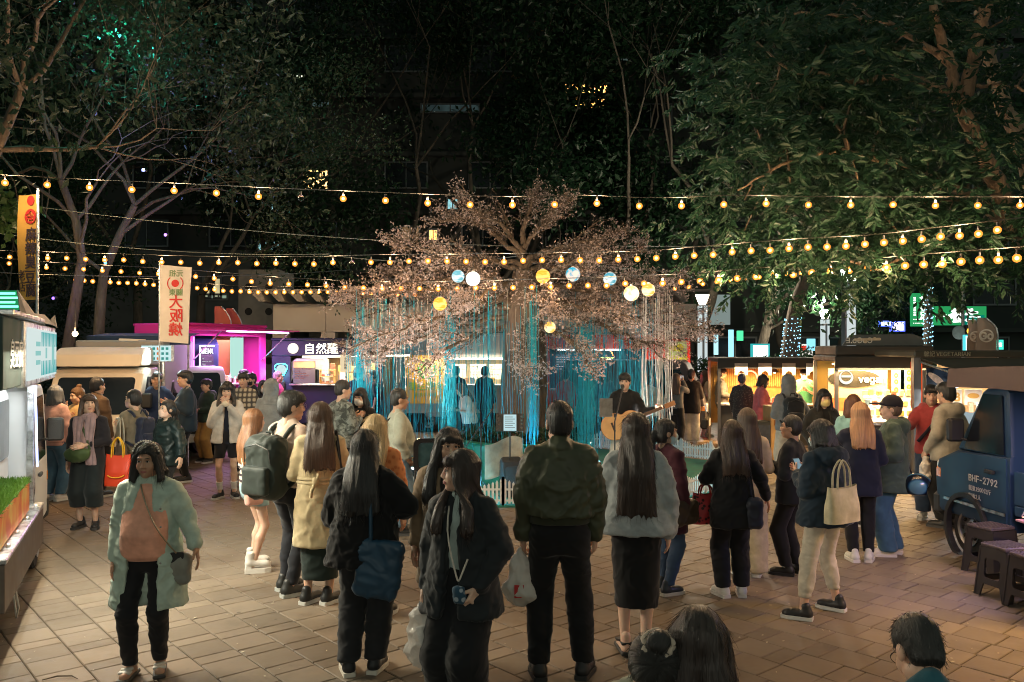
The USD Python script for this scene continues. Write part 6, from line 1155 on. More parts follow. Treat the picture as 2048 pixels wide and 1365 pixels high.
for k, (z, y) in enumerate(((1.02, -.1), (1.17, .12), (1.33, .34))): goods('bread', 'breads laid in rows on the slanted racks of the yellow lit stall', np.array([6.42, 14.3, z]) + R(-8) @ np.array([.05, y, .0]), 7, .12, -8, 40 + k, .1, where=('on the lowest', 'on the middle', 'on the topmost')[k] + ' rack of the yellow lit stall')
# T10 with its posters and olive awning
t10 = thing('market_stall', 'stall under a long olive awning with food posters at the right edge', 'stall', (7.02, 12.3, 0), -5)
part(t10, 'roof', MB().b2((-1.2, -.3, 2.02), (1.6, 1.4, 2.12), .03), olive); part(t10, 'roof_lettering', MB().prism(centred(glyphs('馨記 VEGETARIAN', .07, 0), -.75, 2.07), .004, t=(0, -.306, 0)), matte((.3, .28, .2), name='ink'))
part(t10, 'awning', MB().sheet([[(-1.12, -.3, 2.0), (.3, -.3, 2.0), (1.6, -.3, 2.0)], [(-.9, -.7, 1.88), (.3, -.75, 1.87), (1.6, -.75, 1.86)], [(-.75, -1.05, 1.80), (.3, -1.15, 1.76), (1.6, -1.15, 1.74)], [(-.75, -1.07, 1.70), (.3, -1.17, 1.68), (1.6, -1.17, 1.66)]], .012), olive, True)
for x in (-1.14, 1.5): part(t10, 'post', MB().b2((x - .05, -.25, 0), (x + .05, -.15, 2.015)), metal((.28, .27, .26), .5))
part(t10, 'awning_arm', MB().cyl((-1.1, -.28, 1.95), (-.72, -1.05, 1.72), .015, 6), alu); part(t10, 'back_wall', MB().b2((-.35, 1.0, .4), (1.6, 1.05, 2.0)), matte((.3, .2, .1), .7, name='lining'))
def poster(t, c, w, h, face, sh, m, yaw=0): p_ = part(t, 'poster', MB().box((0, 0, 0), (w, .02, h), .003).xf(R(yaw), c), face); part(p_, 'print', MB().prism(sh, .004, t=(0, -.0145, 0)).xf(R(yaw), c), m)
dk = matte((.015, .03, .06), .35, .6, 9, name='poster_dark'); bun = affinity.rotate(affinity.scale(shapely.Point(0, 0).buffer(.1), 1.3, .45), -35).union(affinity.rotate(affinity.scale(shapely.Point(.02, -.04).buffer(.08), 1.3, .4), -35)); bm_ = matte((.5, .38, .3), .6, .5, 20, name='print_food')
poster(t10, (-.83, -.3, 1.72), .42, .3, dk, affinity.translate(bun, -.08, 0), bm_); poster(t10, (.0, -.3, 1.66), .34, .34, matte((.55, .06, .03), .5, name='print_red'), shapely.Point(0, .04).buffer(.125), matte((.7, .62, .6), name='paper')); poster(t10, (.42, -.3, 1.68), .36, .3, dk, affinity.translate(bun, 0, 0), bm_); poster(t10, (.86, -.3, 1.68), .36, .3, dk, affinity.translate(bun, 0, 0), bm_)
part(t10, 'red_banner', MB().b2((-1.06, .2, 1.25), (-.9, .22, 1.95)), emit((1, .12, .03), .7)); poster(t10, (-.42, .3, 1.42), .26, .24, matte((.7, .6, .45), name='paper'), centred(glyphs('68', .12, 3, False)), matte((.5, .25, .04), name='print_food')); poster(t10, (-.13, .3, 1.42), .26, .24, matte((.7, .6, .45), name='paper'), affinity.scale(shapely.Point(0, .02).buffer(.05), 1.7, .8), matte((.55, .28, .05), name='print_food'))
part(t10, 'tube_lamp', MB().box((-.62, -.55, 1.63), (.6, .07, .035), .015, rot((0, 1, 0), -7)), emit((.85, .93, 1), 5), label='slanting white tube lamp'); lamp('rect', (-.5, -.5, 1.6), 16, (.9, .95, 1), .6, h=.08, parent=t10); lamp('rect', (0, .5, 1.95), 20, (1, .78, .5), 1.8, h=.4, parent=t10)
part(t10, 'counter', MB().b2((-.7, -.1, .93), (1.5, .5, .97)), wood); part(t10, 'counter_front', MB().b2((-1.0, -.05, .05), (1.5, .0, .925)), matte((.03, .03, .03), .6, name='black_panel')); part(t10, 'lit_case', MB().b2((-.35, -.12, .98), (.35, .3, 1.2), .01), emit((.6, .75, .8), .55))
goods('jar', 'jars and boxes on the counter under the olive awning', (7.02, 12.35, 1.205), 6, .11, -5, 50, .14, where='on the lit case under the olive awning'); goods('bottle', 'bottles on the counter under the olive awning', (7.6, 12.3, .98), 4, .12, -5, 51, .2, where='on the counter under the olive awning')
aw_ = thing('stall_skirt', 'bright orange cloth strip hanging beside the man in the red hoodie', 'cloth', (gx(1837, 11.6), 11.6, 0)); part(aw_, 'cloth', MB().b2((-.04, 0, .05), (.06, .02, .95)), matte((.65, .09, .02), .7, name='banner_cloth'))
# T11: dark blue truck at the right
t11 = thing('pickup_truck', 'dark blue small truck with painted number at the right edge', 'truck', (5.37, 9.3, 0), 184)
bl = (.016, .045, .095); kei_cab(t11, bl, H=1.78, bonnet=True); kei_bed(t11, bl)
tx = glyphs('BHF-2792', .065, 1, False); tx2 = affinity.translate(glyphs('載重1900公斤', .05, 0), 0, -.095); tx3 = affinity.translate(glyphs('限乘2人', .05, 0), 0, -.175)
part(t11, 'lettering', MB().prism(centred(shapely.union_all([tx, tx2, tx3])), .003, M=R(90), t=(.7416, .86, .74)), matte((.5, .5, .48), .6, name='print_white'), kind='stuff'); part(t11, 'trim_line', MB().b2((.738, .2, .53), (.75, 1.2, .56), .005), metal((.5, .5, .5), .3)); part(t11, 'wheel_arch', MB().lathe([(.31, -.02), (.36, -.02), (.36, .04), (.31, .04), (.31, -.02)], 28).xf(rot((0, 1, 0), 90), (.72, .58, .3)), plastic)
part(t11, 'roof_canvas', MB().sheet([[(-.8, .38, 1.78), (.78, .38, 1.78)], [(-.8, .42, 1.93), (.8, .42, 1.93)], [(-.8, 1.5, 1.98), (.82, 1.5, 1.98)], [(-.8, 3.2, 1.98), (.82, 3.2, 1.98)]], .02), matte((.06, .042, .043), .8, .2, 4, name='canvas')); part(t11, 'roof_canvas_side', MB().sheet([[(.82, .42, 1.93), (.84, .42, 1.74)], [(.84, 1.2, 1.97), (.86, 1.2, 1.76)], [(.84, 2.2, 1.97), (.86, 2.2, 1.74)], [(.84, 3.2, 1.97), (.86, 3.2, 1.76)]], .012), matte((.06, .042, .043), .8, .2, 4, name='canvas'))
ch = MB(); c0, c1 = np.array([.80, 2.05, 1.5]), np.array([.95, 1.74, .62])
for k in range(22):
    c = c0 + (c1 - c0) * k / 22; a = np.linspace(0, 2 * np.pi, 9); d = unit(c1 - c0); w_ = np.array([1, 0, 0]) if k % 2 else np.array([0, 1, 0]); part(t11, 'chain_link', MB().tube([c + d * .026 * math.cos(q) + w_ * .014 * math.sin(q) for q in a], .005, 4, False), metal((.75, .75, .8), .25))
part(t11, 'hanging_shelf', MB().b2((.76, 1.72, .60), (1.0, 2.6, .62), .004), matte((.4, .22, .26), .5, name='pink_board')); lamp('rect', (1.0, 2.6, 1.7), 12, (.55, .45, 1), 1.0, h=.3, parent=t11); part(t11, 'led_strip', MB().cyl((.98, 2.0, 1.72), (.98, 2.9, 1.72), .012, 6), emit((.5, .4, 1), 5)); lamp('rect', (1.0, 3.3, 1.7), 24, (1, .58, .2), .8, h=.1, parent=t11)  # lights below the awning, out of view, placed to tint chain and paving
# stools
def stool(label, x, Y, yaw):
    t = thing('stool', label, 'stool', (gx(x, Y), Y, 0), yaw); w = .15; m = matte((.028, .025, .024), .45, .2, 20, name='stool_plastic')
    part(t, 'seat', MB().box((0, 0, .44), (w * 2, w * 1.8, .03), .012), matte((.09, .075, .08), .35, .2, 30, name='stool_plastic'))
    for k in range(9): part(t, 'seat_rib', MB().box((-w * .85 + k * w * .21, 0, .4575), (.012, w * 1.6, .006)), matte((.12, .10, .105), .35, .2, 30, name='stool_plastic'))
    for a in range(4):
        M = R(90 * a); n = w if a % 2 == 0 else w; o = shapely.Polygon([(-w - .035, 0), (w + .035, 0), (w, .425), (-w, .425)]).difference(shapely.Polygon([(-.11, 0), (.11, 0), (.08, .1), (-.08, .1)]).buffer(.01)).difference(rrect(.17, .17, .03, 0, .25)); part(t, 'side_panel', MB().prism(o, .014, M=rot((1, 0, 0), -4.7), t=(0, -w * .9 - .045, 0)).xf(M), m)
stool('black plastic folding stool behind another, next to the truck wheel', 1980, 8.05, 20); stool('black plastic folding stool nearest the blue truck door', 2012, 7.25, 14); stool('black plastic stool cut by the right edge of the picture', 2072, 6.9, 8)
# ---------------------------------------------------------------- the little stage round the blossom tree
oc = [(TX + .35 + 3.5 * math.cos(math.radians(22.5 + 45 * k)), TY + .6 + 3.5 * math.sin(math.radians(22.5 + 45 * k))) for k in range(8)]
pv = np.array(oc + [(TX + .35, TY + .6)]); v = np.c_[np.r_[pv, pv], np.r_[np.full(9, .03), np.full(9, -.03)]]; f = [[k, (k + 1) % 8, 8] for k in range(8)] + [[k, k + 9, (k + 1) % 8 + 9] for k in range(8)] + [[k, (k + 1) % 8 + 9, (k + 1) % 8] for k in range(8)]
obj('stage_carpet', (v, np.array(f)), matte((.02, .16, .115), .9, .25, 5, .4, name='carpet'), 'green eight-sided carpet round the blossom tree', 'carpet')
fe = thing('picket_fence', 'low white plastic picket fence with wavy tops round the green carpet', 'fence', (0, 0, 0)); wpl = matte((.7, .7, .68), .5, .06, name='fence_plastic')
for k in range(8):
    a_, b_ = np.array(oc[k]), np.array(oc[(k + 1) % 8]); L = np.linalg.norm(b_ - a_); n = 4
    for j in range(n):
        p0 = a_ + (b_ - a_) * j / n; d = (b_ - a_) / L; q = L / n; an = math.degrees(math.atan2(d[1], d[0])); sh = [shapely.box(0, .05, q, .075), shapely.box(0, .2, q, .225)]; m = int(q / .055)
        for i in range(m): u = (i + .5) / m; zt_ = .25 + .11 * abs(2 * u - 1) ** 1.3; sh.append(shapely.Polygon([(u * q - .016, .02), (u * q + .016, .02), (u * q + .016, zt_ - .016), (u * q, zt_ + .012), (u * q - .016, zt_ - .016)]))
        for e in (0.0, q): sh.append(shapely.box(e - .02, 0, e + .02, .38))
        part(fe, 'picket_panel', MB().prism(shapely.union_all(sh), .014).xf(R(an), (p0[0], p0[1], .03)), wpl)
pl = thing('planter', 'big round green planter at the foot of the blossom tree', 'planter', (TX, TY, 0)); part(pl, 'tub', MB().lathe([(0, .03), (1.02, .03), (1.1, .62), (1.13, .66), (1.06, .68), (1.03, .6), (0, .58)], 40), matte((.02, .17, .11), .5, .15, 3, name='planter')); part(pl, 'soil', MB().lathe([(0, .64), (.5, .63), (1.02, .6)], 30), matte((.03, .022, .015), .95, .3, 12, name='soil'))
rg = np.random.default_rng(6); an = rg.uniform(0, 6.28, 700); rr = rg.uniform(.5, 1.05, 700); part(pl, 'plants', leaves(np.stack([rr * np.cos(an), rr * np.sin(an), rg.uniform(.6, .82, 700)], 1), .12, rg, -.2, .5), green_leaf, kind='stuff')
# unseen flood lamps, placed to light the blossom and yarn from below
for k, (x, y, pw, label) in enumerate(((-1.6, -1.5, 100, 'unseen flood lamp aimed up into the left side of the blossom tree'), (1.75, -1.35, 100, 'unseen flood lamp aimed up into the right side of the blossom tree'), (0.1, -1.9, 14, 'unseen cyan flood lamp at the front of the stage aimed up at the yarn'), (1.2, 1.9, 90, 'unseen flood lamp behind the tree trunk aimed up into the blossom'))):
    t = thing('flood_lamp', label, 'lamp', (TX + x, TY + y, .03)); part(t, 'housing', MB().box((0, 0, .1), (.2, .12, .14), .01, rot((1, 0, 0), 60)), plastic); part(t, 'lens', MB().box((0, .0, .172), (.17, .1, .01)), emit((1, .82, .66) if k != 2 else (.3, .8, 1), 3)); part(t, 'bracket', MB().b2((-.11, -.01, 0), (.11, .01, .06)), metal()); part(t, 'shroud', MB().lathe([(.115, .16), (.13, .16), (.135, .34), (.12, .34), (.115, .16)], 20), plastic)  # shroud added to keep side light off the blue truck
    lamp('disk', (0, 0, .19), pw, (1, .85, .72) if k != 2 else (.2, .75, 1), .08, pitch=180, parent=t)
for k, (x, y, label) in enumerate(((-2.1, -1.2, 'unseen cyan stage lamp at the left of the yarn curtain'), (-.7, -2.2, 'unseen cyan stage lamp in front of the planter'), (2.0, -1.6, 'unseen cyan stage lamp near the feet of the singer'), (1.3, .9, 'unseen cyan stage lamp behind the dense yarn bundle'), (-1.5, 1.0, 'unseen cyan stage lamp behind the planter on the left'))):  # unseen cyan lamps, placed to tint the yarn and planter
    t = thing('stage_lamp', label, 'lamp', (TX + x, TY + y, .03)); part(t, 'housing', MB().lathe([(0, 0), (.08, 0), (.08, .1), (.07, .12), (0, .12)], 16), plastic); part(t, 'lens', MB().cyl((0, 0, .121), (0, 0, .128), .06, 16), emit((.2, .75, 1), 4)); lamp('sphere', (0, 0, .2), 9, (.15, .72, 1), .04, parent=t)
# music gear
ms = thing('music_stand', 'black music stand holding a lit tablet before the tree trunk', 'music stand', (gx(1020, 12.0), 12.0, .03)); z = px(0, 845, 12.0)[2] - .03
part(ms, 'desk', MB().prism(rrect(.4, .26, .01).difference(shapely.union_all([shapely.Point(sx * (.165), -.08 + .055 * j).buffer(.014) for sx in (-1, 1) for j in range(4)])), .012, M=rot((1, 0, 0), -18), t=(0, 0, z)), plastic); tb_ = thing('tablet', 'lit white tablet showing sheet music on the black stand', 'tablet', (gx(1020, 11.96), 11.95, z + .03)); part(tb_, 'body', MB().box((0, 0, 0), (.2, .01, .26), .004, rot((1, 0, 0), -18)), plastic); part(tb_, 'screen', MB().box((0, -.008, 0), (.18, .004, .235), 0, rot((1, 0, 0), -18)), emit((.6, .85, .88), .85)); part(tb_, 'notes', MB().prism(shapely.union_all([shapely.box(-.07, .08 - .03 * k, -.07 + .11 + .03 * (k % 2), .087 - .03 * k) for k in range(6)]), .003, M=rot((1, 0, 0), -18), t=(0, -.0145, 0)), ink_d, kind='stuff')
part(ms, 'shaft', MB().cyl((0, .04, .15), (0, .04, z - .05), .011, 8), plastic)
for a in (0, 120, 240): part(ms, 'foot', MB().tube([(0, .04, .3), (.26 * math.cos(math.radians(a)), .04 + .26 * math.sin(math.radians(a)), .0)], .009, 6), plastic)
sp = thing('loudspeaker', 'black battery loudspeaker standing before the planter', 'loudspeaker', (gx(1022, 11.9), 12.1, .03), 12); part(sp, 'cabinet', side_hull([(-.14, 0), (-.16, .1), (-.1, .5), (.02, .56), (.13, .5), (.15, .0)], .15, .04), plastic, 30); part(sp, 'grille', MB().prism(rrect(.22, .34, .04, 0, .27), .01, t=(0, -.16, 0)), matte((.03, .03, .032), .6, .3, 120, .8, name='grille')); part(sp, 'status_light', MB().ball((.06, -.17, .2), .008, 1), emit((1, .05, .03), 6))
jk = thing('jacket', 'beige jacket thrown over the planter edge behind the loudspeaker', 'jacket', (gx(1000, 12.5), 12.5, 0)); gA = [[(x, .12 * math.sin(x * 7) - .12 * v_ + .04 * math.sin(9 * x + 4 * v_), .78 - .5 * v_ + .05 * math.sin(x * 8)) for x in np.linspace(-.22, .34, 12)] for v_ in np.linspace(0, 1, 8)]; part(jk, 'cloth', MB().sheet(gA, .02), cloth((.30, .25, .18)), True)
mc = thing('microphone_stand', 'black boom microphone stand left of the loudspeaker', 'microphone stand', (gx(962, 11.9), 11.9, .03)); part(mc, 'pole', MB().cyl((0, 0, .1), (0, 0, 1.0), .01, 6), plastic); part(mc, 'boom', MB().cyl((-.22, .0, .72), (.14, 0, 1.22), .008, 6), plastic); part(mc, 'microphone', MB().ball((.15, 0, 1.24), (.022, .022, .03), 1), plastic)
for a in (30, 150, 270): part(mc, 'foot', MB().tube([(0, 0, .25), (.3 * math.cos(math.radians(a)), .3 * math.sin(math.radians(a)), 0)], .008, 5), plastic)
ch_ = thing('chair', 'black chair with a glossy backrest behind the woman with glasses', 'chair', (gx(862, 9.6), 9.6, 0), 20); part(ch_, 'backrest', MB().prism(rrect(.4, .38, .07, 0, .93).difference(rrect(.3, .28, .05, 0, .93)), .03, t=(0, 0, 0)), matte((.012, .012, .014), .15, name='chair_frame', coat=.8)); part(ch_, 'back_panel', MB().prism(rrect(.296, .276, .05, 0, .93), .012, t=(0, .01, 0)), matte((.02, .05, .06), .25, name='chair_panel')); part(ch_, 'seat', MB().box((0, -.2, .45), (.42, .42, .05), .02), plastic)
for x in (-.18, .18): part(ch_, 'leg', MB().cyl((x, .01, 0), (x, .01, .75), .014, 6), plastic); part(ch_, 'leg', MB().cyl((x, -.38, 0), (x, -.38, .43), .014, 6), plastic)
# ---------------------------------------------------------------- the people
DK, NAVY, JEAN, LJEAN = (.012, .012, .014), (.012, .02, .045), (.04, .07, .13), (.16, .22, .28)
BRN, ORG = (.022, .012, .008), (.16, .065, .022)
BS, WS, GS = ((.015, .015, .016), (.5, .5, .48)), ((.55, .54, .52), (.6, .6, .58)), ((.02, .02, .022), (.28, .28, .27))
N = dict
# --- nearest row
person('green', 'woman in an open mint green coat and coral shirt walking towards the camera', 300, 5.55, 1.52, 4, N(col=(.42, .52, .44), hem=.52, bulk=.028, flare=.05, open=.115, name='coat', collar=True, buttons=True, wr=.016, rough=.6), N(col=DK), ((.6, .56, .5), (.05, .045, .04), 'sandal'), ('bob', (.013, .012, .011), .12), ('down', 'out'), ((.11, -.06, 0, 0), (.075, .03, 0, 16)), (-4, 4, 0), 2, width=1.12, inner=N(col=(.74, .36, .25), belly=.05, hem=.86, bulk=.012), fringe=False)
person('profile', 'woman in a loose black jacket and wide trousers looking left', 925, 4.72, 1.57, -22, N(col=(.010, .014, .017), hem=.74, bulk=.036, flare=.06, open=.06, wr=.018, rough=.7), N(col=(.008, .009, .011), r=.05, flare=.02), WS, ('curtain', (.020, .012, .009), .33), ('down', ((.25, 0, 1.13), (.17, -.12, .93), 0)), ((.11, .05), (.08, -.05)), (-58, 0, 0), 3, inner=N(col=(.34, .42, .40), hem=.98, high=True), grip=(1, 1))
person('glasses', 'woman with long black hair, round glasses and a tan coat facing the camera', 893, 5.75, 1.60, -5, N(col=(.22, .155, .095), hem=.6, bulk=.02, flare=.03, open=.06), N(col=(.05, .045, .04)), WS, ('curtain', (.012, .011, .011), .36), ('down', 'down'), turn=(24, 4, 5), skin_i=1, glasses=(.5, .3, .16), inner=N(col=(.02, .018, .016)))
person('bomber', 'man in an olive bomber jacket and black trousers seen from behind', 1119, 5.5, 1.79, 181, N(col=(.055, .062, .038), hem=1.02, bulk=.045, rib=(.04, .045, .026), wr=.02, rough=.45, sheen=0, collar=True, bump=.25), N(col=(.008, .008, .009), r=.012), ((.012, .012, .013), (.02, .02, .02)), ('fade', (.011, .010, .010), .2), ('down', 'down'), ((.15, 0, 0, -20), (.13, .02, 0, 6)), male=True, skin_i=1, grip=(1, 1), width=1.05)
person('greysweater', 'woman with very long hair, grey sweater and black midi skirt seen from behind', 1272, 5.88, 1.69, 172, N(col=(.30, .33, .34), hem=.88, bulk=.05, flare=.05, wr=.014, bump=.7, rough=.95, cuff=False), N(kind='skirt', col=(.009, .009, .010), hem=.36, flare=.0), ((.015, .013, .013), (.02, .02, .02), 'sandal'), ('long', BRN, .56), ('down', ((.24, -.04, 1.12), (.2, -.16, 1.0), 0)), ((.06, .04, 0, -10), (.08, -.03, 0, 14)), (-8, 0, 0), 3)
person('cape', 'woman in a boxy black jacket with long dark hair, seen from behind', 730, 5.6, 1.60, 176, N(col=(.006, .006, .007), hem=.78, bulk=.06, flare=.05, wr=.02, cuff=False), N(col=(.018, .019, .022), r=.022), ((.012, .012, .014), (.62, .58, .5)), ('long', (.012, .011, .011), .42), (((.3, .0, 1.18), (.14, -.16, 1.12), 0), 'strap'), ((.08, .0, 0, -8), (.1, .06, 0, 22)))
person('trench', 'woman in a long beige trench coat with a tied belt, seen from behind', 641, 7.1, 1.69, 186, N(col=(.46, .38, .23), hem=.50, bulk=.02, flare=.045, belt=True, name='trench_coat', collar=True, wr=.01, rough=.75), N(kind='skirt', col=(.012, .024, .022), hem=.22, flare=.0, pattern=None, bump=.8), ((.015, .016, .016), (.6, .6, .57)), ('long', (.045, .024, .014), .42), ('phone', 'phone'), ((.08, .03, 0, -40), (.1, .0, 0, -34)), (6, 0, 0), 1)
person('backpackman', 'man in a pale pink sweater with a dark green backpack and thin glasses', 580, 7.4, 1.77, 150, N(col=(.52, .40, .33), hem=.92, bulk=.03, wr=.012), N(col=(.014, .016, .022)), ((.02, .022, .022), (.42, .44, .42)), ('mop', (.011, .012, .012), .2), ('down', 'phone'), ((.09, .08, 0, -20), (.09, -.04, 0, -10)), (-28, 3, 0), 1, male=True, glasses=(.5, .42, .3))
person('stripe', 'girl in a striped top, denim shorts and white platform boots', 508, 8.15, 1.56, 136, N(col=(.52, .44, .38), hem=.93, pattern='stripe', col2=(.03, .012, .02), sleeve=.5, bulk=.015), N(kind='shorts', col=(.28, .42, .46), hem=.70, r=.012), ((.62, .6, .56), (.66, .64, .6), 'boot'), ('long', (.17, .075, .03), .42), ('phone', 'phone'), ((.1, .06, 0, -30), (.08, -.04, 0, -30)), skin_i=3)
person('blonde', 'blonde woman in an orange flowered top half hidden by the black jacketed one', 752, 6.75, 1.61, 172, N(col=(.6, .22, .08), hem=.8, pattern='floral', col2=(.5, .14, .05), bulk=.03), N(col=(.05, .05, .05)), BS, ('long', (.46, .33, .17), .36), ('down', 'carry'))
person('maroon', 'masked woman in a maroon coat with a dark shoulder bag looking right', 1330, 7.4, 1.52, 128, N(col=(.05, .010, .018), hem=.62, bulk=.03, flare=.02, wr=.012), N(col=JEAN), ((.015, .02, .03), (.45, .43, .38)), ('pony', (.012, .011, .011), .2), ('down', 'down'), ((.08, .05), (.08, -.06)), (-25, 2, 0), 1, mask=(.45, .6, .68), width=1.1)
person('blackcoat', 'woman in a black coat with straight dark hair holding a red patterned bag', 1464, 7.3, 1.52, 180, N(col=(.007, .008, .010), hem=.68, bulk=.025, flare=.03, name='coat', wr=.014), N(col=(.008, .008, .010), r=.02), ((.6, .58, .55), (.55, .53, .5)), ('long', (.035, .017, .010), .38), ('out', ((.25, -.06, 1.14), (.14, -.2, 1.1), 0)), ((.09, 0, 0, -10), (.1, .02, 0, 20)), (-10, 0, 0))
person('creampants', 'woman with long dark hair in a cream outfit just behind the black coated one', 1494, 7.95, 1.58, 172, N(col=(.50, .40, .30), hem=.9, bulk=.01, sleeve=1), N(col=(.52, .43, .29), r=.05, hem=.05), WS, ('long', (.05, .028, .018), .40), ('phone', 'phone'), (( .09, 0), (.09, 0)), (12, 0, 0), 3)
person('shortblack', 'short-haired person in black with glasses looking left', 1583, 8.0, 1.51, -128, N(col=(.010, .012, .016), hem=.78, bulk=.03, flare=.02, hood=False), N(col=(.009, .009, .010), r=.01), ((.012, .012, .012), (.02, .02, .02)), ('short', (.011, .011, .011), .2), ('pocket', 'phone'), ((.09, .02), (.09, -.03)), (8, 0, 0), 1, male=True, glasses=(.5, .5, .5))
person('navyhoodie', 'woman in a navy hoodie and pale trousers standing with legs apart', 1648, 6.8, 1.57, -152, N(col=(.012, .025, .042), hem=.80, bulk=.045, flare=.035, hood='down', wr=.018), N(col=(.50, .45, .37), r=.0, hem=.19), ((.014, .014, .016), (.62, .6, .57)), ('bob', (.011, .011, .012), .12), ('phone', 'phone'), ((.17, -.02, 0, 20), (.29, .02, 0, 36)), (14, 14, 0), 1, mask=(.5, .6, .62), width=1.1)
person('copper', 'woman with long coppery blonde hair and a navy coat seen from behind', 1720, 8.5, 1.60, 170, N(col=(.010, .014, .032), hem=.72, bulk=.03, flare=.02), N(col=(.009, .009, .011), r=.005), ((.6, .6, .55), (.62, .6, .56)), ('long', (.34, .18, .085), .34), ('phone', 'reach'), ((.08, 0, 0, -18), (.08, .03, 0, 10)), (10, 0, 0), 3)
person('capgirl', 'person in a dark cap and green parka with wide blue jeans looking left', 1782, 8.75, 1.65, -112, N(col=(.06, .095, .075), hem=.70, bulk=.045, flare=.045, hood='down', wr=.02, name='parka'), N(col=(.05, .12, .19), r=.035, hem=.06), ((.6, .55, .45), (.62, .58, .5)), ('short', (.12, .08, .05), .2), ('carry', 'carry'), ((.09, .03), (.09, -.04)), (6, 0, 0), 3, cap=(.012, .012, .02))
# --- bottom edge, seated
person('seated1', 'seated man with cropped hair and a teal top, lower right corner', 1912, 2.85, 1.68, 176, N(col=(.02, .09, .12), hem=.85, bulk=.02, collar=True), N(col=DK), BS, ('fade', (.012, .011, .010), .2), ('phone', 'phone'), turn=(8, 10, 0), skin_i=1, male=True, sit=True, dz=-.47, lean=(26, 0), glasses=(.02, .02, .02))
person('seated2', 'seated woman with dark shoulder length hair and a grey top, bottom edge', 1397, 2.85, 1.66, 168, N(col=(.30, .29, .24), hem=.85, bulk=.02), N(col=DK), BS, ('bob', (.020, .013, .010), .2), ('phone', 'phone'), turn=(0, 10, 0), sit=True, dz=-.405)
person('seated3', 'seated woman with tied-up hair and a pale scrunchie bending forward, bottom edge', 1296, 3.0, 1.62, -4, N(col=(.32, .33, .25), hem=.85, bulk=.02), N(col=DK), BS, ('bun', (.014, .013, .012), .2), ('phone', 'phone'), turn=(0, 40, 0), skin_i=3, sit=True, dz=-.385, lean=(10, 0))
# --- middle left
person('khaki', 'stout man in a sage bomber jacket and light jeans, hands in his pockets', 797, 9.75, 1.68, 112, N(col=(.30, .31, .25), hem=.92, bulk=.035, belly=.03, wr=.016, rib=(.28, .29, .24)), N(col=(.13, .20, .26), r=.025), ((.03, .03, .03), (.1, .1, .1)), ('fade', (.012, .012, .012), .2), ('pocket', 'pocket'), ((.09, .02), (.09, -.02)), (4, 2, 0), 2, male=True, width=1.12)
person('camo', 'man in a grey camouflage jacket looking right', 684, 11.1, 1.73, 140, N(col=(.10, .11, .10), hem=.85, pattern='camo', col2=(.04, .045, .04), bulk=.03), N(col=DK), BS, ('fade', (.013, .012, .012), .2), ('phone', 'phone'), turn=(-20, 4, 0), skin_i=1, male=True)
person('maskblack', 'woman with bobbed black hair, white mask and black printed top', 722, 11.5, 1.61, -14, N(col=(.010, .012, .014), hem=.8, bulk=.02), N(col=DK), BS, ('bob', (.012, .012, .013), .2), ('belly', 'belly'), turn=(-4, 6, 0), skin_i=3, mask=(.62, .63, .62))
person('greyhood', 'person wrapped in a long grey hooded cloak seen from behind', 543, 12.6, 1.68, 178, N(col=(.20, .22, .23), hem=.45, bulk=.05, flare=.06, cuff=False), N(col=DK), BS, hood=(.20, .22, .23), arms=('phone', 'phone'))
person('eater', 'girl in a white fleece jacket and black shorts eating a bun', 455, 12.1, 1.68, 12, N(col=(.50, .47, .43), hem=.82, bulk=.035, flare=.03, open=.05, wr=.01, rough=.95, bump=.6), N(kind='shorts', col=(.012, .012, .016), hem=.60), ((.014, .014, .016), (.45, .44, .42)), ('curtain', (.013, .011, .011), .2), ('eat', 'eat'), ((.1, .0, 0, -25), (.1, .03, 0, 20)), (0, 12, 0), 3, inner=N(col=(.012, .016, .03), hem=.8), socks=(.6, .6, .58))
person('plaid', 'man in a cream plaid shirt behind the girl eating a bun', 488, 14.6, 1.74, 6, N(col=(.46, .40, .30), hem=.85, pattern='plaid', col2=(.06, .05, .045), bulk=.025), N(col=(.05, .05, .06)), BS, ('mop', (.012, .012, .012), .2), turn=(-6, 4, 0), skin_i=1, male=True)
person('greenhood', 'boy in a dark green hoodie and tan trousers looking left', 414, 15.9, 1.58, -38, N(col=(.025, .05, .032), hem=.83, bulk=.035, hood='down'), N(col=(.36, .21, .06), r=.03), ((.03, .03, .03), (.5, .5, .5)), ('mop', (.012, .011, .011), .2), ('belly', 'belly'), turn=(-10, 0, 0), skin_i=1, male=True)
person('tallnavy', 'tall young man with glasses in a navy jacket with a pale strap', 372, 13.6, 1.80, -58, N(col=(.014, .03, .05), hem=.78, bulk=.045), N(col=DK), BS, ('mop', (.011, .011, .014), .2), ('phone', 'phone'), turn=(-4, 2, 0), skin_i=1, male=True, glasses=(.5, .5, .5))
person('navyman', 'square-jawed man in a navy hooded jacket facing the camera', 314, 14.0, 1.76, 20, N(col=(.014, .028, .075), hem=.85, bulk=.04, hood='down'), N(col=DK), BS, ('fade', (.012, .012, .014), .2), ('pocket', 'pocket'), turn=(-4, 0, 0), skin_i=2, male=True)
person('between', 'young woman with centre-parted dark hair between the two navy jackets', 337, 15.4, 1.62, -12, N(col=(.02, .02, .03), hem=.85, bulk=.02), N(col=DK), BS, ('curtain', (.013, .011, .011), .2), turn=(-10, 0, 0), skin_i=3)
person('redback', 'person in dark red behind the two navy jackets', 354, 17.2, 1.72, 150, N(col=(.22, .03, .05), hem=.85, bulk=.02), N(col=DK), BS, ('short', (.06, .05, .05), .2))
person('orangevest', 'vendor in an orange vest, white cap and mask by the navy awning', 283, 15.6, 1.70, -6, N(col=(.75, .18, .02), hem=.85, sleeve=.2, bulk=.02), N(col=DK), BS, ('short', DK, .2), ('belly', 'belly'), turn=(0, 4, 0), skin_i=1, cap=(.55, .54, .5), mask=(.6, .6, .58), male=True)
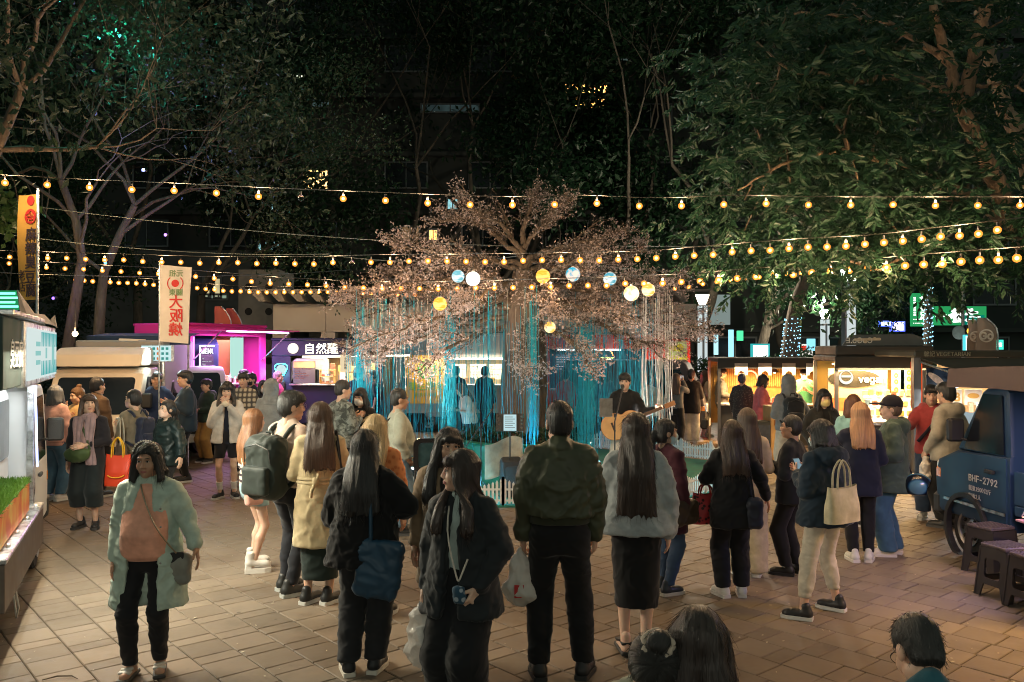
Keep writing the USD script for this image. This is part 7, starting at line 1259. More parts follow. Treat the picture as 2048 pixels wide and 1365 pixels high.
person('puffer', 'woman in a dark green puffer jacket and pink mask looking left', 335, 10.4, 1.51, -30, N(col=(.012, .022, .022), hem=.82, bulk=.035, freq=(4, 4, 26), wr=.034, rough=.35, sheen=0), N(kind='shorts', col=(.014, .014, .016), hem=.5), ((.6, .58, .56), (.6, .6, .58)), ('pony', (.013, .012, .012), .18), ('down', 'out'), ((.08, .03), (.09, -.03)), (-6, -4, 0), 3, mask=(.66, .46, .38))
person('taupe', 'short-haired woman in a taupe tee with a backpack, holding a yellow cup', 268, 10.8, 1.62, -118, N(col=(.20, .17, .12), hem=.85, sleeve=.55, bulk=.02), N(col=(.05, .045, .05)), BS, ('short', (.011, .011, .012), .2), ('phone', 'phone'), turn=(10, 0, 0), skin_i=3, mask=(.62, .38, .36))
person('scarf', 'woman with a mauve scarf, black cardigan and cropped black trousers', 178, 10.1, 1.60, 8, N(col=(.014, .013, .018), hem=.82, bulk=.015, open=.09), N(col=(.012, .018, .02), r=.035, hem=.28), ((.014, .013, .013), (.03, .03, .03)), ('bob', (.05, .028, .018), .14), ('down', 'belly'), ((.1, .02, 0, -10), (.1, -.03, 0, 14)), (24, -6, 0), 3, width=1.08, inner=N(col=(.55, .34, .32), hem=.9, bulk=.005))
person('pinktop', 'woman with grey bobbed hair, pink sweatshirt and jeans seen from behind', 111, 11.9, 1.63, 168, N(col=(.60, .36, .33), hem=.88, bulk=.045, rib=(.6, .36, .33)), N(col=(.05, .12, .2), r=.02), WS, ('bob', (.10, .11, .125), .16), ('down', 'phone'), ((.09, 0), (.1, .03)), (10, 0, 0))
person('creamgirl', 'girl lit by the warm work lamp in front of the white truck', 158, 12.4, 1.58, -20, N(col=(.6, .42, .2), hem=.85, bulk=.02), N(col=DK), BS, ('bun', (.10, .05, .02), .2), ('eat', 'belly'), turn=(-18, 8, 0), skin_i=3)
person('brownjacket', 'man in a brown jacket facing the white truck', 195, 12.2, 1.73, 156, N(col=(.10, .06, .035), hem=.85, bulk=.035, collar=True), N(col=DK), BS, ('fade', (.011, .011, .013), .2), skin_i=1, male=True)
person('far1', 'young man in profile before the white cab of the dark truck', 487, 17.2, 1.73, -70, N(col=(.03, .05, .08), hem=.85, bulk=.03), N(col=DK), BS, ('short', (.03, .03, .03), .2), male=True)
person('far2', 'person in navy with a black mask by the orange flags', 503, 16.4, 1.68, -30, N(col=(.012, .018, .03), hem=.8, bulk=.04), N(col=DK), BS, ('mop', DK, .2), mask=(.02, .02, .02), male=True)
person('far3', 'person with dark hair and a white mask waiting at the moon sign truck', 527, 15.4, 1.58, 30, N(col=(.03, .03, .04), hem=.8, bulk=.03), N(col=DK), BS, ('bob', DK, .15), mask=(.6, .6, .6))
person('magenta', 'person in a magenta top before the teal glowing figure', 556, 18.4, 1.66, 90, N(col=(.55, .04, .26), hem=.85, bulk=.03), N(col=(.05, .04, .08)), BS, ('short', (.2, .15, .15), .2))
person('darkbuyer', 'dark clothed buyer standing before the cream box sign', 716, 18.2, 1.75, 160, N(col=(.012, .014, .03), hem=.7, bulk=.04), N(col=DK), BS, ('short', DK, .2), cap=(.5, .35, .2), male=True)
person('sidebuyer', 'person in a dark top with bare arms behind the blue yarn bundle', 744, 19.0, 1.68, -60, N(col=(.02, .02, .03), hem=.85, sleeve=.4), N(col=DK), BS, ('short', DK, .2))
person('van1', 'left one of two dark figures queueing at the yellow bannered van', 912, 19.8, 1.75, 178, N(col=(.012, .016, .03), hem=.75, bulk=.04), N(col=NAVY), BS, ('short', DK, .2), male=True)
person('van2', 'right one of two dark figures queueing at the yellow bannered van', 970, 20.0, 1.74, 150, N(col=(.014, .02, .035), hem=.7, bulk=.04), N(col=NAVY), BS, ('short', DK, .2), male=True)
person('whitetop', 'girl in a white sweater and dark shorts bending over her food behind the yarn', 940, 15.6, 1.55, -70, N(col=(.6, .58, .54), hem=.85, bulk=.035, sleeve=.6), N(kind='shorts', col=(.03, .04, .05), hem=.62, r=.02), WS, ('long', (.06, .028, .02), .3), ('phone', 'phone'), turn=(0, 20, 0), skin_i=3, lean=(14, 0))
person('singer', 'young man singing and playing an acoustic guitar on the little stage', 1250, 12.8, 1.75, -6, N(col=(.010, .011, .013), hem=.82, bulk=.035), N(col=(.52, .49, .43), r=.05, hem=.06), WS, ('mop', (.013, .012, .012), .2), ('strum', 'fret'), ((.13, 0), (.12, -.02)), (-8, 4, 0), 3, male=True, dz=.03)
for i, (k, x, Y, h, c, yaw, lab) in enumerate((('bg1', 1132, 19.5, 1.66, (.3, .04, .05), 160, 'figure in dark red at the red burger truck behind the yarn'), ('bg2', 1208, 18.8, 1.72, (.05, .12, .2), 170, 'figure in blue under the neon burger sign'), ('bg3', 1288, 19.6, 1.7, (.04, .05, .08), -140, 'dark figure at the right end of the red burger truck'), ('bg4', 1172, 20.2, 1.62, (.42, .2, .22), 150, 'figure in pale pink queueing at the red burger truck'), ('bg5', 1300, 17.6, 1.6, (.4, .36, .3), 175, 'figure in beige behind the white yarn strands'))):
    person(k, lab, x, Y, h, yaw, N(col=c, hem=.8, bulk=.03), N(col=DK), BS, (('short', 'bob')[i % 2], DK, .2))
# --- middle right
person('photo', 'girl with long brown hair holding up her phone to take a picture', 1352, 18.3, 1.62, 150, N(col=(.10, .11, .12), hem=.9, bulk=.015), N(col=DK, r=.02), BS, ('long', (.05, .025, .016), .34), ('photo', 'photo'), skin_i=1)
person('whitepants', 'man in a black jacket and white trousers beside the girl with the phone', 1382, 18.8, 1.70, 172, N(col=(.008, .008, .010), hem=.72, bulk=.045), N(col=(.55, .52, .46), r=.035), WS, ('short', DK, .2), ('phone', 'phone'), male=True)
person('creamjacket', 'girl in a cream jacket and pale trousers with a small grey bag', 1410, 20.6, 1.62, 110, N(col=(.52, .46, .36), hem=.9, bulk=.03), N(col=(.5, .48, .42)), WS, ('long', (.03, .017, .012), .3), ('carry', 'carry'), skin_i=3)
person('vest', 'man in a grey vest and pale sleeves facing the red neon van', 1443, 19.7, 1.70, 92, N(col=(.10, .10, .095), hem=.85, bulk=.025), N(col=(.012, .014, .02), r=.01), BS, ('mop', DK, .2), ('carry', 'carry'), skin_i=1, male=True)
person('redlit', 'dark figure with a patterned shoulder bag in front of the red neon', 1484, 17.6, 1.64, 150, N(col=(.04, .035, .035), hem=.6, bulk=.035, pattern='floral', col2=(.1, .09, .08)), N(col=DK), BS, ('short', (.02, .02, .05), .2))
person('pinkcoat', 'woman in a pink raincoat and mask buying at the straw curtain stall', 1523, 16.9, 1.64, 88, N(col=(.52, .12, .13), hem=.62, bulk=.05, flare=.04), N(col=DK), BS, ('bob', (.012, .011, .011), .12), ('carry', 'carry'), turn=(6, 16, 0), skin_i=3, mask=(.6, .6, .58))
person('greybag', 'person in a grey hood with a black backpack at the straw curtain stall', 1576, 13.3, 1.72, 182, N(col=(.17, .17, .17), hem=.85, bulk=.035), N(col=(.45, .40, .32), r=.03, hem=.12), BS, hood=(.17, .17, .17), arms=('pocket', 'phone'))
person('vendor1', 'masked vendor in a green tee leaning over the vegetables', 1608, 18.9, 1.62, -20, N(col=(.05, .22, .11), hem=.85, sleeve=.5, bulk=.02), N(col=DK), BS, ('mop', DK, .2), ('phone', 'phone'), turn=(0, 24, 0), skin_i=1, mask=(.6, .6, .58), dz=.1)
person('vendor2', 'tall vendor in a pale green tee and black cap looking left', 1640, 18.9, 1.74, -80, N(col=(.30, .42, .24), hem=.85, sleeve=.5, bulk=.02), N(col=DK), BS, ('short', DK, .2), ('phone', 'phone'), turn=(-4, 18, 0), skin_i=2, mask=(.03, .03, .03), cap=(.012, .012, .012), male=True, dz=.1)
person('yellowmask', 'woman all in black with a fringe and a yellow mask facing the camera', 1647, 11.4, 1.60, 2, N(col=(.020, .020, .018), hem=.5, bulk=.03, flare=.03, open=.1), N(col=DK), BS, ('bob', (.011, .010, .010), .2), ('pocket', 'pocket'), turn=(2, 3, 0), skin_i=1, mask=(.66, .54, .22), inner=N(col=(.01, .01, .01), hem=.8))
person('teal', 'brown-haired person in a pale teal top behind the coppery hair', 1706, 10.2, 1.59, 160, N(col=(.22, .42, .42), hem=.85, bulk=.02), N(col=DK), BS, ('bob', (.09, .035, .016), .2))
person('redhoodie', 'young man in a red hoodie stretching out his arm beside the yellow lit stall', 1862, 10.6, 1.69, -28, N(col=(.36, .055, .06), hem=.83, bulk=.03, hood='down'), N(col=JEAN, r=.03), WS, ('mop', (.015, .012, .011), .2), ('reach', 'down'), ((.1, 0), (.1, -.02)), (6, 2, 0), 1, male=True)
person('greyhoodie', 'tall young man in a grey beige hoodie holding a white plastic bag', 1893, 10.1, 1.74, -148, N(col=(.34, .31, .25), hem=.80, bulk=.04, hood='down'), N(col=(.010, .011, .012), r=.02), ((.02, .02, .02), (.05, .05, .05)), ('mop', (.011, .011, .011), .2), ('pocket', ((.23, .02, 1.12), (.17, -.14, .92), 0)), turn=(-12, 4, 0), skin_i=1, male=True)
person('edge', 'person in a long beige coat cut off by the right edge of the picture', 2128, 6.45, 1.60, 110, N(col=(.50, .42, .30), hem=.42, bulk=.03, flare=.05), N(col=DK), BS, ('bob', DK, .2), ('carry', 'carry'))
# ---------------------------------------------------------------- what they carry (each in its owner's frame)
def strap(pk, t, pts, col, r=.012): 
    q = np.array(pts, float); k = np.linspace(0, len(q) - 1, 14); S = np.stack([np.interp(k, np.arange(len(q)), q[:, j]) for j in range(3)], 1)
    for _ in range(2): S[1:-1] = (S[:-2] + S[2:]) / 4 + S[1:-1] / 2
    hpart(pk, t, 'strap', MB().tube(S, r, 6), cloth(col) if not isinstance(col, UsdShade.Material) else col)
def sack(pk, t, name, c, d, mat, k=.03, M=None, wr=.012, top=None):
    f = Field(np.array(c) - np.array(d) * .8 - .06, np.array(c) + np.array(d) * .8 + .06, .014 if PEOPLE[pk]['near'] else .02)
    f.box(c, d, min(d) * .42, k, 'u', M); V, F = f.mesh(); V = wrinkle(V, F, wr, (9, 9, 5), seed=len(name)); hpart(pk, t, name, (V, F), mat)
def tote(pk, name, label, c, w, h, d, mat, hmat, yaw=0, handle=.2, group=None, cat='bag'):
    """an open-topped soft bag hanging from two handles; c is the middle of its rim"""
    t = held(pk, name, label, cat, group); c = np.array(c); M = R(yaw); a = np.linspace(0, 2 * np.pi, 33)[:-1]; rows = []
    for q in np.linspace(0, 1, 9):
        ww, dd = w / 2 * (1 + .12 * q), d / 2 * (.35 + .75 * min(1, q * 1.8)); p = 3.2; ca_, sa_ = np.cos(a), np.sin(a); r_ = (np.abs(ca_) ** p + np.abs(sa_) ** p) ** (-1 / p)
        rows.append(np.stack([ww * r_ * ca_, dd * r_ * sa_, np.full(32, -h * q + .012 * np.cos(2 * a) * (1 - q))], 1))
    A_ = np.array(rows); A_ = A_ + meshkit.noise(A_ * 14)[..., None] * np.array([.01, .02, .004]) ; A_ = np.concatenate([A_, A_[:, :1]], 1) @ M.T + c
    hpart(pk, t, 'body', MB().grid(A_[::-1]).join(MB().grid(np.stack([A_[-1], np.repeat(A_[-1].mean(0, keepdims=True), 33, 0)]))), mat)
    for s in (-1, 1):
        L = np.array([[-w * .24, s * d * .2, -.03], [-w * .22, s * d * .2, handle * .6], [0, s * d * .1, handle], [w * .22, s * d * .2, handle * .6], [w * .24, s * d * .2, -.03]]) @ M.T + c
        k = np.linspace(0, 4, 15); S = np.stack([np.interp(k, np.arange(5), L[:, j]) for j in range(3)], 1); S[1:-1] = (S[:-2] + S[2:]) / 4 + S[1:-1] / 2
        hpart(pk, t, 'handle', MB().tube(S, .009, 6), hmat)
    return t
def backpack(pk, label, col, s=1.0, y=.0, drop=.0):
    t = held(pk, 'backpack', label, 'backpack'); m = cloth(col, rough=.6, bump=.25); sack(pk, t, 'body', (0, .235 + y, 1.16 - drop), (.31 * s, .19 * s, .46 * s), m, wr=.016); b = PEOPLE[pk]; yy = .235 + y + .19 * s / 2
    sack(pk, t, 'pocket', (0, yy + .005, 1.06 - drop), (.24 * s, .07, .2 * s), m, wr=.008)
    hpart(pk, t, 'zip', MB().tube([(-.13 * s, yy - .01, 1.2 - drop), (-.12 * s, yy + .004, 1.32 - drop), (0, yy + .006, 1.36 - drop), (.12 * s, yy + .004, 1.32 - drop), (.13 * s, yy - .01, 1.2 - drop)], .005, 5), metal((.1, .1, .1)))
    hpart(pk, t, 'carry_loop', MB().tube([(-.04, .19 + y, 1.4 - drop), (-.03, .2 + y, 1.45 - drop), (.03, .2 + y, 1.45 - drop), (.04, .19 + y, 1.4 - drop)], .010, 6), m)
    for sx in (-1, 1): strap(pk, t, [(sx * .1, .16 + y, 1.36 - drop), (sx * .105, .07, 1.45), (sx * .11, -.07, 1.42), (sx * .13, -.15, 1.24), (sx * .16, -.06, 1.06), (sx * .15, .17 + y, .98 - drop)], m, .02)
    return t
plast = mk('thin_plastic', {'tc': ('texture_coordinate', {}), 'n': ('noise_texture', {'scale': 16, 'detail': 4}), 'b': ('bump', {'strength': .8, 'distance': .03}), 'p': ('principled_bsdf', {'base_color': (.72, .70, .66), 'roughness': .25}), 't': ('transparent_bsdf', {'color': (.95, .95, .95)}), 'm': ('mix_closure', {'fac': .45})}, [('tc.object', 'n.vector'), ('n.fac', 'b.height'), ('b.normal', 'p.normal'), ('p.BSDF', 'm.closure1'), ('t.BSDF', 'm.closure2')], 'm.closure')
white_b = matte((.62, .58, .53), .5, .1, 6, .3, name='white_bag')
def plastic_bag(pk, label, hand, w, h, mat, content=None):
    t = held(pk, 'plastic_bag', label, 'bag'); c = np.array(hand); f = Field(c + (-w, -.14, -h - .12), c + (w, .14, .04), .012)
    f.cone(c + (0, 0, -.02), c + (0, 0, -.12), .018, w * .34, .03, flat=.6); f.cone(c + (0, 0, -.12), c + (0, 0, -h + w * .45), w * .34, w * .5, .03, flat=.62); V, F = f.mesh(); V = wrinkle(V, F, .03, (16, 16, 8), seed=3); hpart(pk, t, 'film', (V, F), mat)
    if content: hpart(pk, t, 'content', content(c), matte((.6, .58, .55), .5, name='paper_cup'))
    return t
hd = lambda pk, i: PEOPLE[pk]['A'][i][2] + (0, -.02, -.09)
# green coat
t = held('green', 'handbag', 'grey ruched crossbody bag of the woman in the mint coat', 'bag'); sack('green', t, 'body', (.235, -.06, .79), (.16, .09, .22), cloth((.22, .22, .19), rough=.6), wr=.02); hpart('green', t, 'flap', MB().box((.225, -.1, .88), (.12, .03, .08), .012), cloth((.02, .02, .02), rough=.5)); strap('green', t, [(.24, -.1, .9), (.13, -.215, 1.1), (.02, -.15, 1.3), (-.05, -.06, 1.44), (-.06, .06, 1.44)], metal((.42, .34, .24), .4), .006)
hb = part(PEOPLE['green']['root'], 'hairband', MB().tube(PEOPLE['green']['T'](PEOPLE['green']['headxf'](np.array([(.096 * math.cos(a), -.028 + .01 * math.sin(a), .055 + .098 * math.sin(a)) for a in np.linspace(0, math.pi, 16)]))), .006, 6), plastic)
for a in np.linspace(.25, math.pi - .25, 15): part(hb, 'pearl', MB().ball(PEOPLE['green']['T'](PEOPLE['green']['headxf'](np.array([(.098 * math.cos(a), -.036, .057 + .101 * math.sin(a))])))[0], .0068, 1), matte((.7, .66, .6), .2, name='pearl'))
# black jacket in profile
plastic_bag('profile', 'clear plastic carrier bag with a cup in the hand of the woman looking left', hd('profile', 0), .24, .40, plast, lambda c: MB().cyl(c + (.01, 0, -.3), c + (-.03, 0, -.17), .035, 12))
t = held('profile', 'phone_strap', 'pale cord with a small blue pouch round the neck of the woman looking left', 'strap'); strap('profile', t, [(-.06, -.04, 1.44), (-.02, -.19, 1.25), (.06, -.2, .98), (.07, -.2, .96), (.12, -.18, 1.1)], (.5, .46, .4), .006); sack('profile', t, 'pouch', (.075, -.2, .89), (.07, .04, .1), cloth((.02, .06, .1), 'floral', col2=(.3, .35, .4)))
# bomber man
plastic_bag('bomber', 'white plastic bag with red print in the left hand of the bomber jacket man', hd('bomber', 1) + (.02, 0, .0), .2, .36, white_b); 
hpart('bomber', t := held('bomber', 'bag_print', 'red square print on the white bag of the bomber jacket man', 'print'), 'print', MB().box(hd('bomber', 1) + (.03, .072, -.26), (.06, .004, .08)), red)
# blue tote of the black jacket
t = held('cape', 'tote_bag', 'blue leather tote hanging behind the boxy black jacket', 'bag'); sack('cape', t, 'body', (-.14, .17, .77), (.30, .09, .40), matte((.012, .05, .095), .45, .2, 5, .2, name='leather'), wr=.02, M=rot((0, 1, 0), -8)); strap('cape', t, [(-.09, .19, .95), (-.09, .195, 1.15), (-.085, .17, 1.36), (-.1, .03, 1.46)], matte((.012, .05, .095), .45, .2, 5, .2, name='leather'), .014)
t = held('trench', 'shoulder_bag', 'black shoulder bag with thin straps on the trench coat', 'bag'); sack('trench', t, 'body', (-.2, .1, 1.02), (.1, .2, .2), matte((.012, .012, .012), .5, name='leather')); strap('trench', t, [(-.2, .06, 1.1), (-.15, .1, 1.36), (-.13, .0, 1.47)], (.01, .01, .01), .009); strap('trench', t, [(-.2, .14, 1.1), (-.17, .14, 1.36), (-.14, .02, 1.47)], (.01, .01, .01), .009)
backpack('backpackman', 'dark green backpack of the man in the pale pink sweater', (.018, .028, .024), 1.15, .03, .06)
t = held('stripe', 'sling_bag', 'pink sling bag on the hip of the girl in stripes', 'bag'); sack('stripe', t, 'body', (-.16, .08, .82), (.09, .2, .2), cloth((.62, .34, .28), rough=.6)); strap('stripe', t, [(-.17, .1, .92), (-.06, .17, 1.15), (.08, .1, 1.42), (.08, 0, 1.45)], (.5, .42, .32), .01)
t = held('maroon', 'handbag', 'dark brown leather handbag under the arm of the woman in maroon', 'bag'); sack('maroon', t, 'body', (-.22, -.03, .82), (.12, .34, .24), matte((.035, .022, .012), .45, .25, 5, .2, name='leather'), wr=.012); strap('maroon', t, [(-.2, -.12, .94), (-.18, -.02, 1.38), (-.2, .08, .94)], matte((.035, .022, .012), .45, name='leather'), .008)
tote('blackcoat', 'tote_bag', 'red patterned tote in the hand of the woman in the black coat', (PEOPLE['blackcoat']['A'][1][2] + (.09, .05, -.12)), .26, .3, .13, cloth((.38, .035, .04), 'floral', col2=(.03, .01, .01), rough=.5), cloth((.2, .02, .02)), yaw=10, handle=.1)
t = held('blackcoat', 'shoulder_bag', 'black slouchy bag on the right hip of the woman in the black coat', 'bag'); sack('blackcoat', t, 'body', (-.18, .12, .83), (.16, .12, .3), cloth((.012, .016, .03), rough=.5)); strap('blackcoat', t, [(-.18, .12, .96), (-.13, .15, 1.25), (-.09, .06, 1.46)], (.012, .012, .016), .01)
tote('navyhoodie', 'tote_bag', 'cream canvas tote on the back of the woman in the navy hoodie', (.06, .235, 1.16), .36, .3, .13, cloth((.50, .45, .31), bump=.5), cloth((.46, .42, .3)), yaw=4, handle=.24)
t = held('navyhoodie', 'phone', 'phone in the hands of the woman in the navy hoodie', 'phone'); hpart('navyhoodie', t, 'case', MB().box((0, -.3, 1.27), (.08, .012, .15), .004, rot((1, 0, 0), 30)), plastic); hpart('navyhoodie', t, 'screen', MB().box((0, -.2935, 1.2735), (.07, .002, .135), 0, rot((1, 0, 0), 30)), emit((.4, .6, .7), .5))
t = held('capgirl', 'helmet', 'glossy blue motorcycle helmet hanging behind the person in the green parka', 'helmet'); f = Field((-.05, .05, .6), (.32, .45, .95), .012); f.ell((.13, .24, .78), (.13, .15, .135), .01); f.ell((.13, .36, .76), (.1, .06, .07), .02, 's'); f.box((.13, .24, .66), (.3, .3, .06), .02, .02, 's'); V, F = f.mesh(); hpart('capgirl', t, 'shell', (V, F), mk('helmet_paint', {'tc': ('texture_coordinate', {}), 'w': ('wave_texture', {'scale': 3.2, 'distortion': 6, 'detail': 1}), 'r': ('rgb_ramp', {'ramp': [(.35, (.004, .008, .02)), (.6, (.006, .05, .12)), (.85, (.08, .22, .32))]}), 'p': ('principled_bsdf', {'roughness': .2, 'coat_weight': .8})}, [('tc.object', 'w.vector'), ('w.fac', 'r.fac'), ('r.color', 'p.base_color')])); hpart('capgirl', t, 'chin_strap', MB().tube([(.05, .2, .88), (.1, .16, 1.0), (.05, .05, 1.05)], .009, 5), plastic)
t = held('khaki', 'crossbody_bag', 'black crossbody strap and bag of the man in the sage jacket', 'bag'); strap('khaki', t, [(-.1, .0, 1.46), (.02, .19, 1.3), (.2, .12, 1.05)], (.012, .012, .012), .012); sack('khaki', t, 'body', (.2, -.12, .95), (.1, .12, .2), cloth((.012, .012, .012)))
t = held('eater', 'bun', 'white bun held to her mouth by the girl in the fleece', 'food'); hpart('eater', t, 'bread', MB().ball((0, -.25, 1.40), (.05, .035, .045), 2), matte((.62, .54, .42), .7, name='bread')); tote('eater', 'tote_bag', 'cream tote on the arm of the girl in the fleece', (.27, -.02, 1.0), .26, .3, .1, cloth((.5, .46, .36)), cloth((.45, .42, .34)), yaw=60, handle=.16)
t = held('taupe', 'paper_cup', 'yellow drink cup in the hand of the woman in the taupe tee', 'cup'); c = np.array([.0, -.3, 1.17]); hpart('taupe', t, 'cup', MB().lathe([(0, 0), (.03, 0), (.042, .13), (0, .13)], 14, c), matte((.72, .38, .04), .5, name='cup_print')); hpart('taupe', t, 'lid', MB().lathe([(0, .13), (.046, .13), (.04, .16), (0, .165)], 14, c), matte((.6, .58, .54), .4, name='lid'))
backpack('taupe', 'small navy backpack on the woman in the taupe tee', (.02, .025, .05), .8)
tote('taupe', 'tote_bag', 'brown tote hanging at the side of the woman in the taupe tee', (.24, .05, 1.02), .3, .34, .12, cloth((.16, .11, .07)), cloth((.45, .42, .34)), yaw=70, handle=.36)
t = held('scarf', 'sling_bag', 'olive green sling bag across the woman with the mauve scarf', 'bag'); f = Field((-.32, -.4, .75), (.16, -.0, 1.1), .02); f.ell((-.07, -.19, .97), (.16, .07, .11), .02); f.box((-.07, -.19, 1.1), (.5, .3, .12), .02, .03, 's'); V, F = f.mesh(); hpart('scarf', t, 'body', (wrinkle(V, F, .012), F), cloth((.05, .085, .03), rough=.6)); strap('scarf', t, [(.08, -.19, 1.02), (.02, -.16, 1.2), (-.1, -.08, 1.43), (-.1, .05, 1.44)], (.045, .075, .028), .016)
sc = MB(); a = np.linspace(0, 2 * np.pi, 21)
for k in range(3): sc.tube(np.stack([(.085 + .008 * k) * np.sin(a), .005 + (.085 + .01 * k) * np.cos(a), 1.45 - .022 * k + .012 * np.sin(3 * a + k)], 1), .026, 7, False)
P = PEOPLE['scarf']; sp_ = part(P['root'], 'scarf', (P['T'](sc.get()[0]), sc.get()[1]), cloth((.30, .21, .22)), True)
for sx, L in ((-.07, .45), (.075, .62)):
    A_ = np.array([[(sx + (u - .5) * .11 * (1 + .15 * math.sin(9 * v_)), -.135 - .03 * math.sin(3.1 * v_) + .014 * math.cos(u * 14 + v_ * 4), 1.44 - L * v_) for u in np.linspace(0, 1, 9)] for v_ in np.linspace(0, 1, 12)]); v, f = MB().sheet(A_, .012).get(); part(sp_, 'scarf_end', (P['T'](v), f), cloth((.30, .21, .22)), True)
t = tote('scarf', 'gift_bag', 'bright red bag with yellow handles and a yellow smile beside the woman with the scarf', (.37, -.03, .93), .31, .40, .12, matte((.68, .055, .015), .5, .06, 3, .1, name='red_bag'), matte((.75, .42, .02), .5, name='yellow_handle'), yaw=-6, handle=.24)
hpart('scarf', t, 'smile_print', MB().tube([(.37 + .11 * math.sin(q), -.03 - .076 - .004 * abs(math.sin(q)), .70 - .055 * math.cos(q)) for q in np.linspace(-1.25, 1.25, 16)], [.003] + [.0075] * 14 + [.003], 5), matte((.78, .42, .02), .5, name='yellow_handle'))
strap('tallnavy', held('tallnavy', 'bag_strap', 'pale strap across the tall young man in navy', 'strap'), [(.12, .02, 1.47), (.02, -.2, 1.22), (-.16, -.14, .98)], (.5, .46, .4), .01)
t = held('photo', 'phone', 'phone held up by the girl taking a picture', 'phone'); hpart('photo', t, 'case', MB().box((0, -.33, 1.62), (.15, .01, .08), .003), plastic); hpart('photo', t, 'screen', MB().box((0, -.324, 1.62), (.14, .002, .07)), emit((.6, .6, .6), .8))
t = held('creamjacket', 'handbag', 'small grey handbag of the girl in the cream jacket', 'bag'); sack('creamjacket', t, 'body', (-.18, -.1, .95), (.1, .2, .16), cloth((.25, .24, .23), rough=.6)); strap('creamjacket', t, [(-.18, -.05, 1.0), (-.15, 0, 1.3), (-.14, .02, 1.45)], (.2, .2, .2), .008)
backpack('greybag', 'black backpack on the person in the grey hood', (.014, .014, .015), 1.0)
strap('redhoodie', held('redhoodie', 'bag_strap', 'navy sling strap across the red hoodie', 'strap'), [(.13, .0, 1.46), (.02, -.19, 1.22), (-.15, -.15, 1.0)], (.012, .014, .03), .022)
plastic_bag('greyhoodie', 'white plastic bag in the hand of the tall man in the grey hoodie', hd('greyhoodie', 1), .22, .36, white_b)
backpack('seated1', 'dark backpack on the seated man in teal', (.014, .016, .018), .9, 0, .1)
t = part(PEOPLE['seated3']['root'], 'scrunchie', (PEOPLE['seated3']['T'](PEOPLE['seated3']['headxf'](MB().tube([(.01 + .045 * math.cos(a) * (1 + .12 * math.cos(7 * a)), .05 + .045 * math.sin(a), .122 + .006 * math.sin(9 * a)) for a in np.linspace(0, 2 * math.pi, 40)], .014, 6, False).get()[0])), MB().tube(np.zeros((40, 3)) + np.linspace(0, 1, 40)[:, None], .014, 6, False).get()[1]), cloth((.45, .38, .3)), True)
hpart('maskblack', t := PEOPLE['maskblack']['root'], 'shirt_print', MB().prism(shapely.union_all([shapely.box(-.09, 1.12, -.02, 1.17), shapely.box(.0, 1.12, .04, 1.17), shapely.box(.055, 1.125, .1, 1.165), shapely.box(-.08, 1.19, -.06, 1.24)]), .004, t=(0, -.152, 0)), ink_w, False); hpart('navyman', PEOPLE['navyman']['root'], 'chest_print', MB().box((.09, -.168, 1.25), (.05, .004, .03)), ink_w)
for pk, x in (('seated1', 1842), ('seated2', 1397), ('seated3', 1318)):
    P = PEOPLE[pk]; t = thing('stool', {'seated1': 'stool under the seated man in teal', 'seated2': 'stool under the seated woman with shoulder length hair', 'seated3': 'stool under the seated woman with tied-up hair'}[pk], 'stool', (P['X'], P['Y'], 0), P['yaw']); part(t, 'seat', MB().box((0, 0, .345), (.34, .34, .03), .01), plastic)
    for sx in (-1, 1):
        for sy in (-1, 1): part(t, 'leg', MB().cyl((sx * .13, sy * .13, .33), (sx * .16, sy * .16, 0), .016, 6), plastic)
# the guitar and the singer's microphone
P = PEOPLE['singer']; t = held('singer', 'acoustic_guitar', 'pale wooden acoustic guitar played by the singer on the stage', 'guitar'); ax = unit(np.array([.62, -.05, .26])); Z_ = unit(np.array([-.1, -1, .05])); Z_ = unit(Z_ - ax * (ax @ Z_)); Yv = np.cross(Z_, ax); Mg = np.stack([ax, Yv, Z_], 1); cg = np.array([-.04, -.2, .98])
out = shapely.union_all([shapely.Point(-.13, 0).buffer(.2), shapely.Point(.13, 0).buffer(.148), shapely.box(-.1, -.13, .1, .13)]).buffer(-.04).buffer(.04).buffer(.03).buffer(-.03)
def gmesh(poly, d, z): 
    m = trimesh.creation.extrude_polygon(poly, d, engine='earcut'); return MB().add(np.array(m.vertices) + (0, 0, z), np.array(m.faces)).xf(Mg, cg)
hpart('singer', t, 'body', gmesh(out, .09, -.045), matte((.30, .12, .045), .3, .2, 5, .05, name='guitar_side', coat=.5), False); hpart('singer', t, 'soundboard', gmesh(out.buffer(-.006), .006, .046), matte((.62, .36, .15), .3, .12, 4, .05, name='spruce', coat=.5), False); hpart('singer', t, 'sound_hole', gmesh(shapely.Point(.06, 0).buffer(.05), .002, .0525), matte((.01, .008, .006), .9, name='hole'), False); hpart('singer', t, 'rosette', gmesh(shapely.Point(.06, 0).buffer(.062).difference(shapely.Point(.06, 0).buffer(.053)), .002, .0525), ink_d, False); hpart('singer', t, 'bridge', gmesh(shapely.box(-.16, -.07, -.13, .07), .01, .052), matte((.05, .025, .012), .5, name='rosewood'), False)
hpart('singer', t, 'neck', gmesh(shapely.box(.2, -.024, .66, .024), .03, .03), matte((.10, .05, .025), .4, name='rosewood'), False); hpart('singer', t, 'headstock', gmesh(shapely.box(.662, -.034, .82, .034), .02, .03), matte((.32, .14, .05), .35, name='guitar_side'), False)
for k in range(6): hpart('singer', t, 'tuner', gmesh(shapely.box(.69 + .045 * (k % 3), .036 if k < 3 else -.056, .705 + .045 * (k % 3), .056 if k < 3 else -.036), .014, .034), metal(), False)
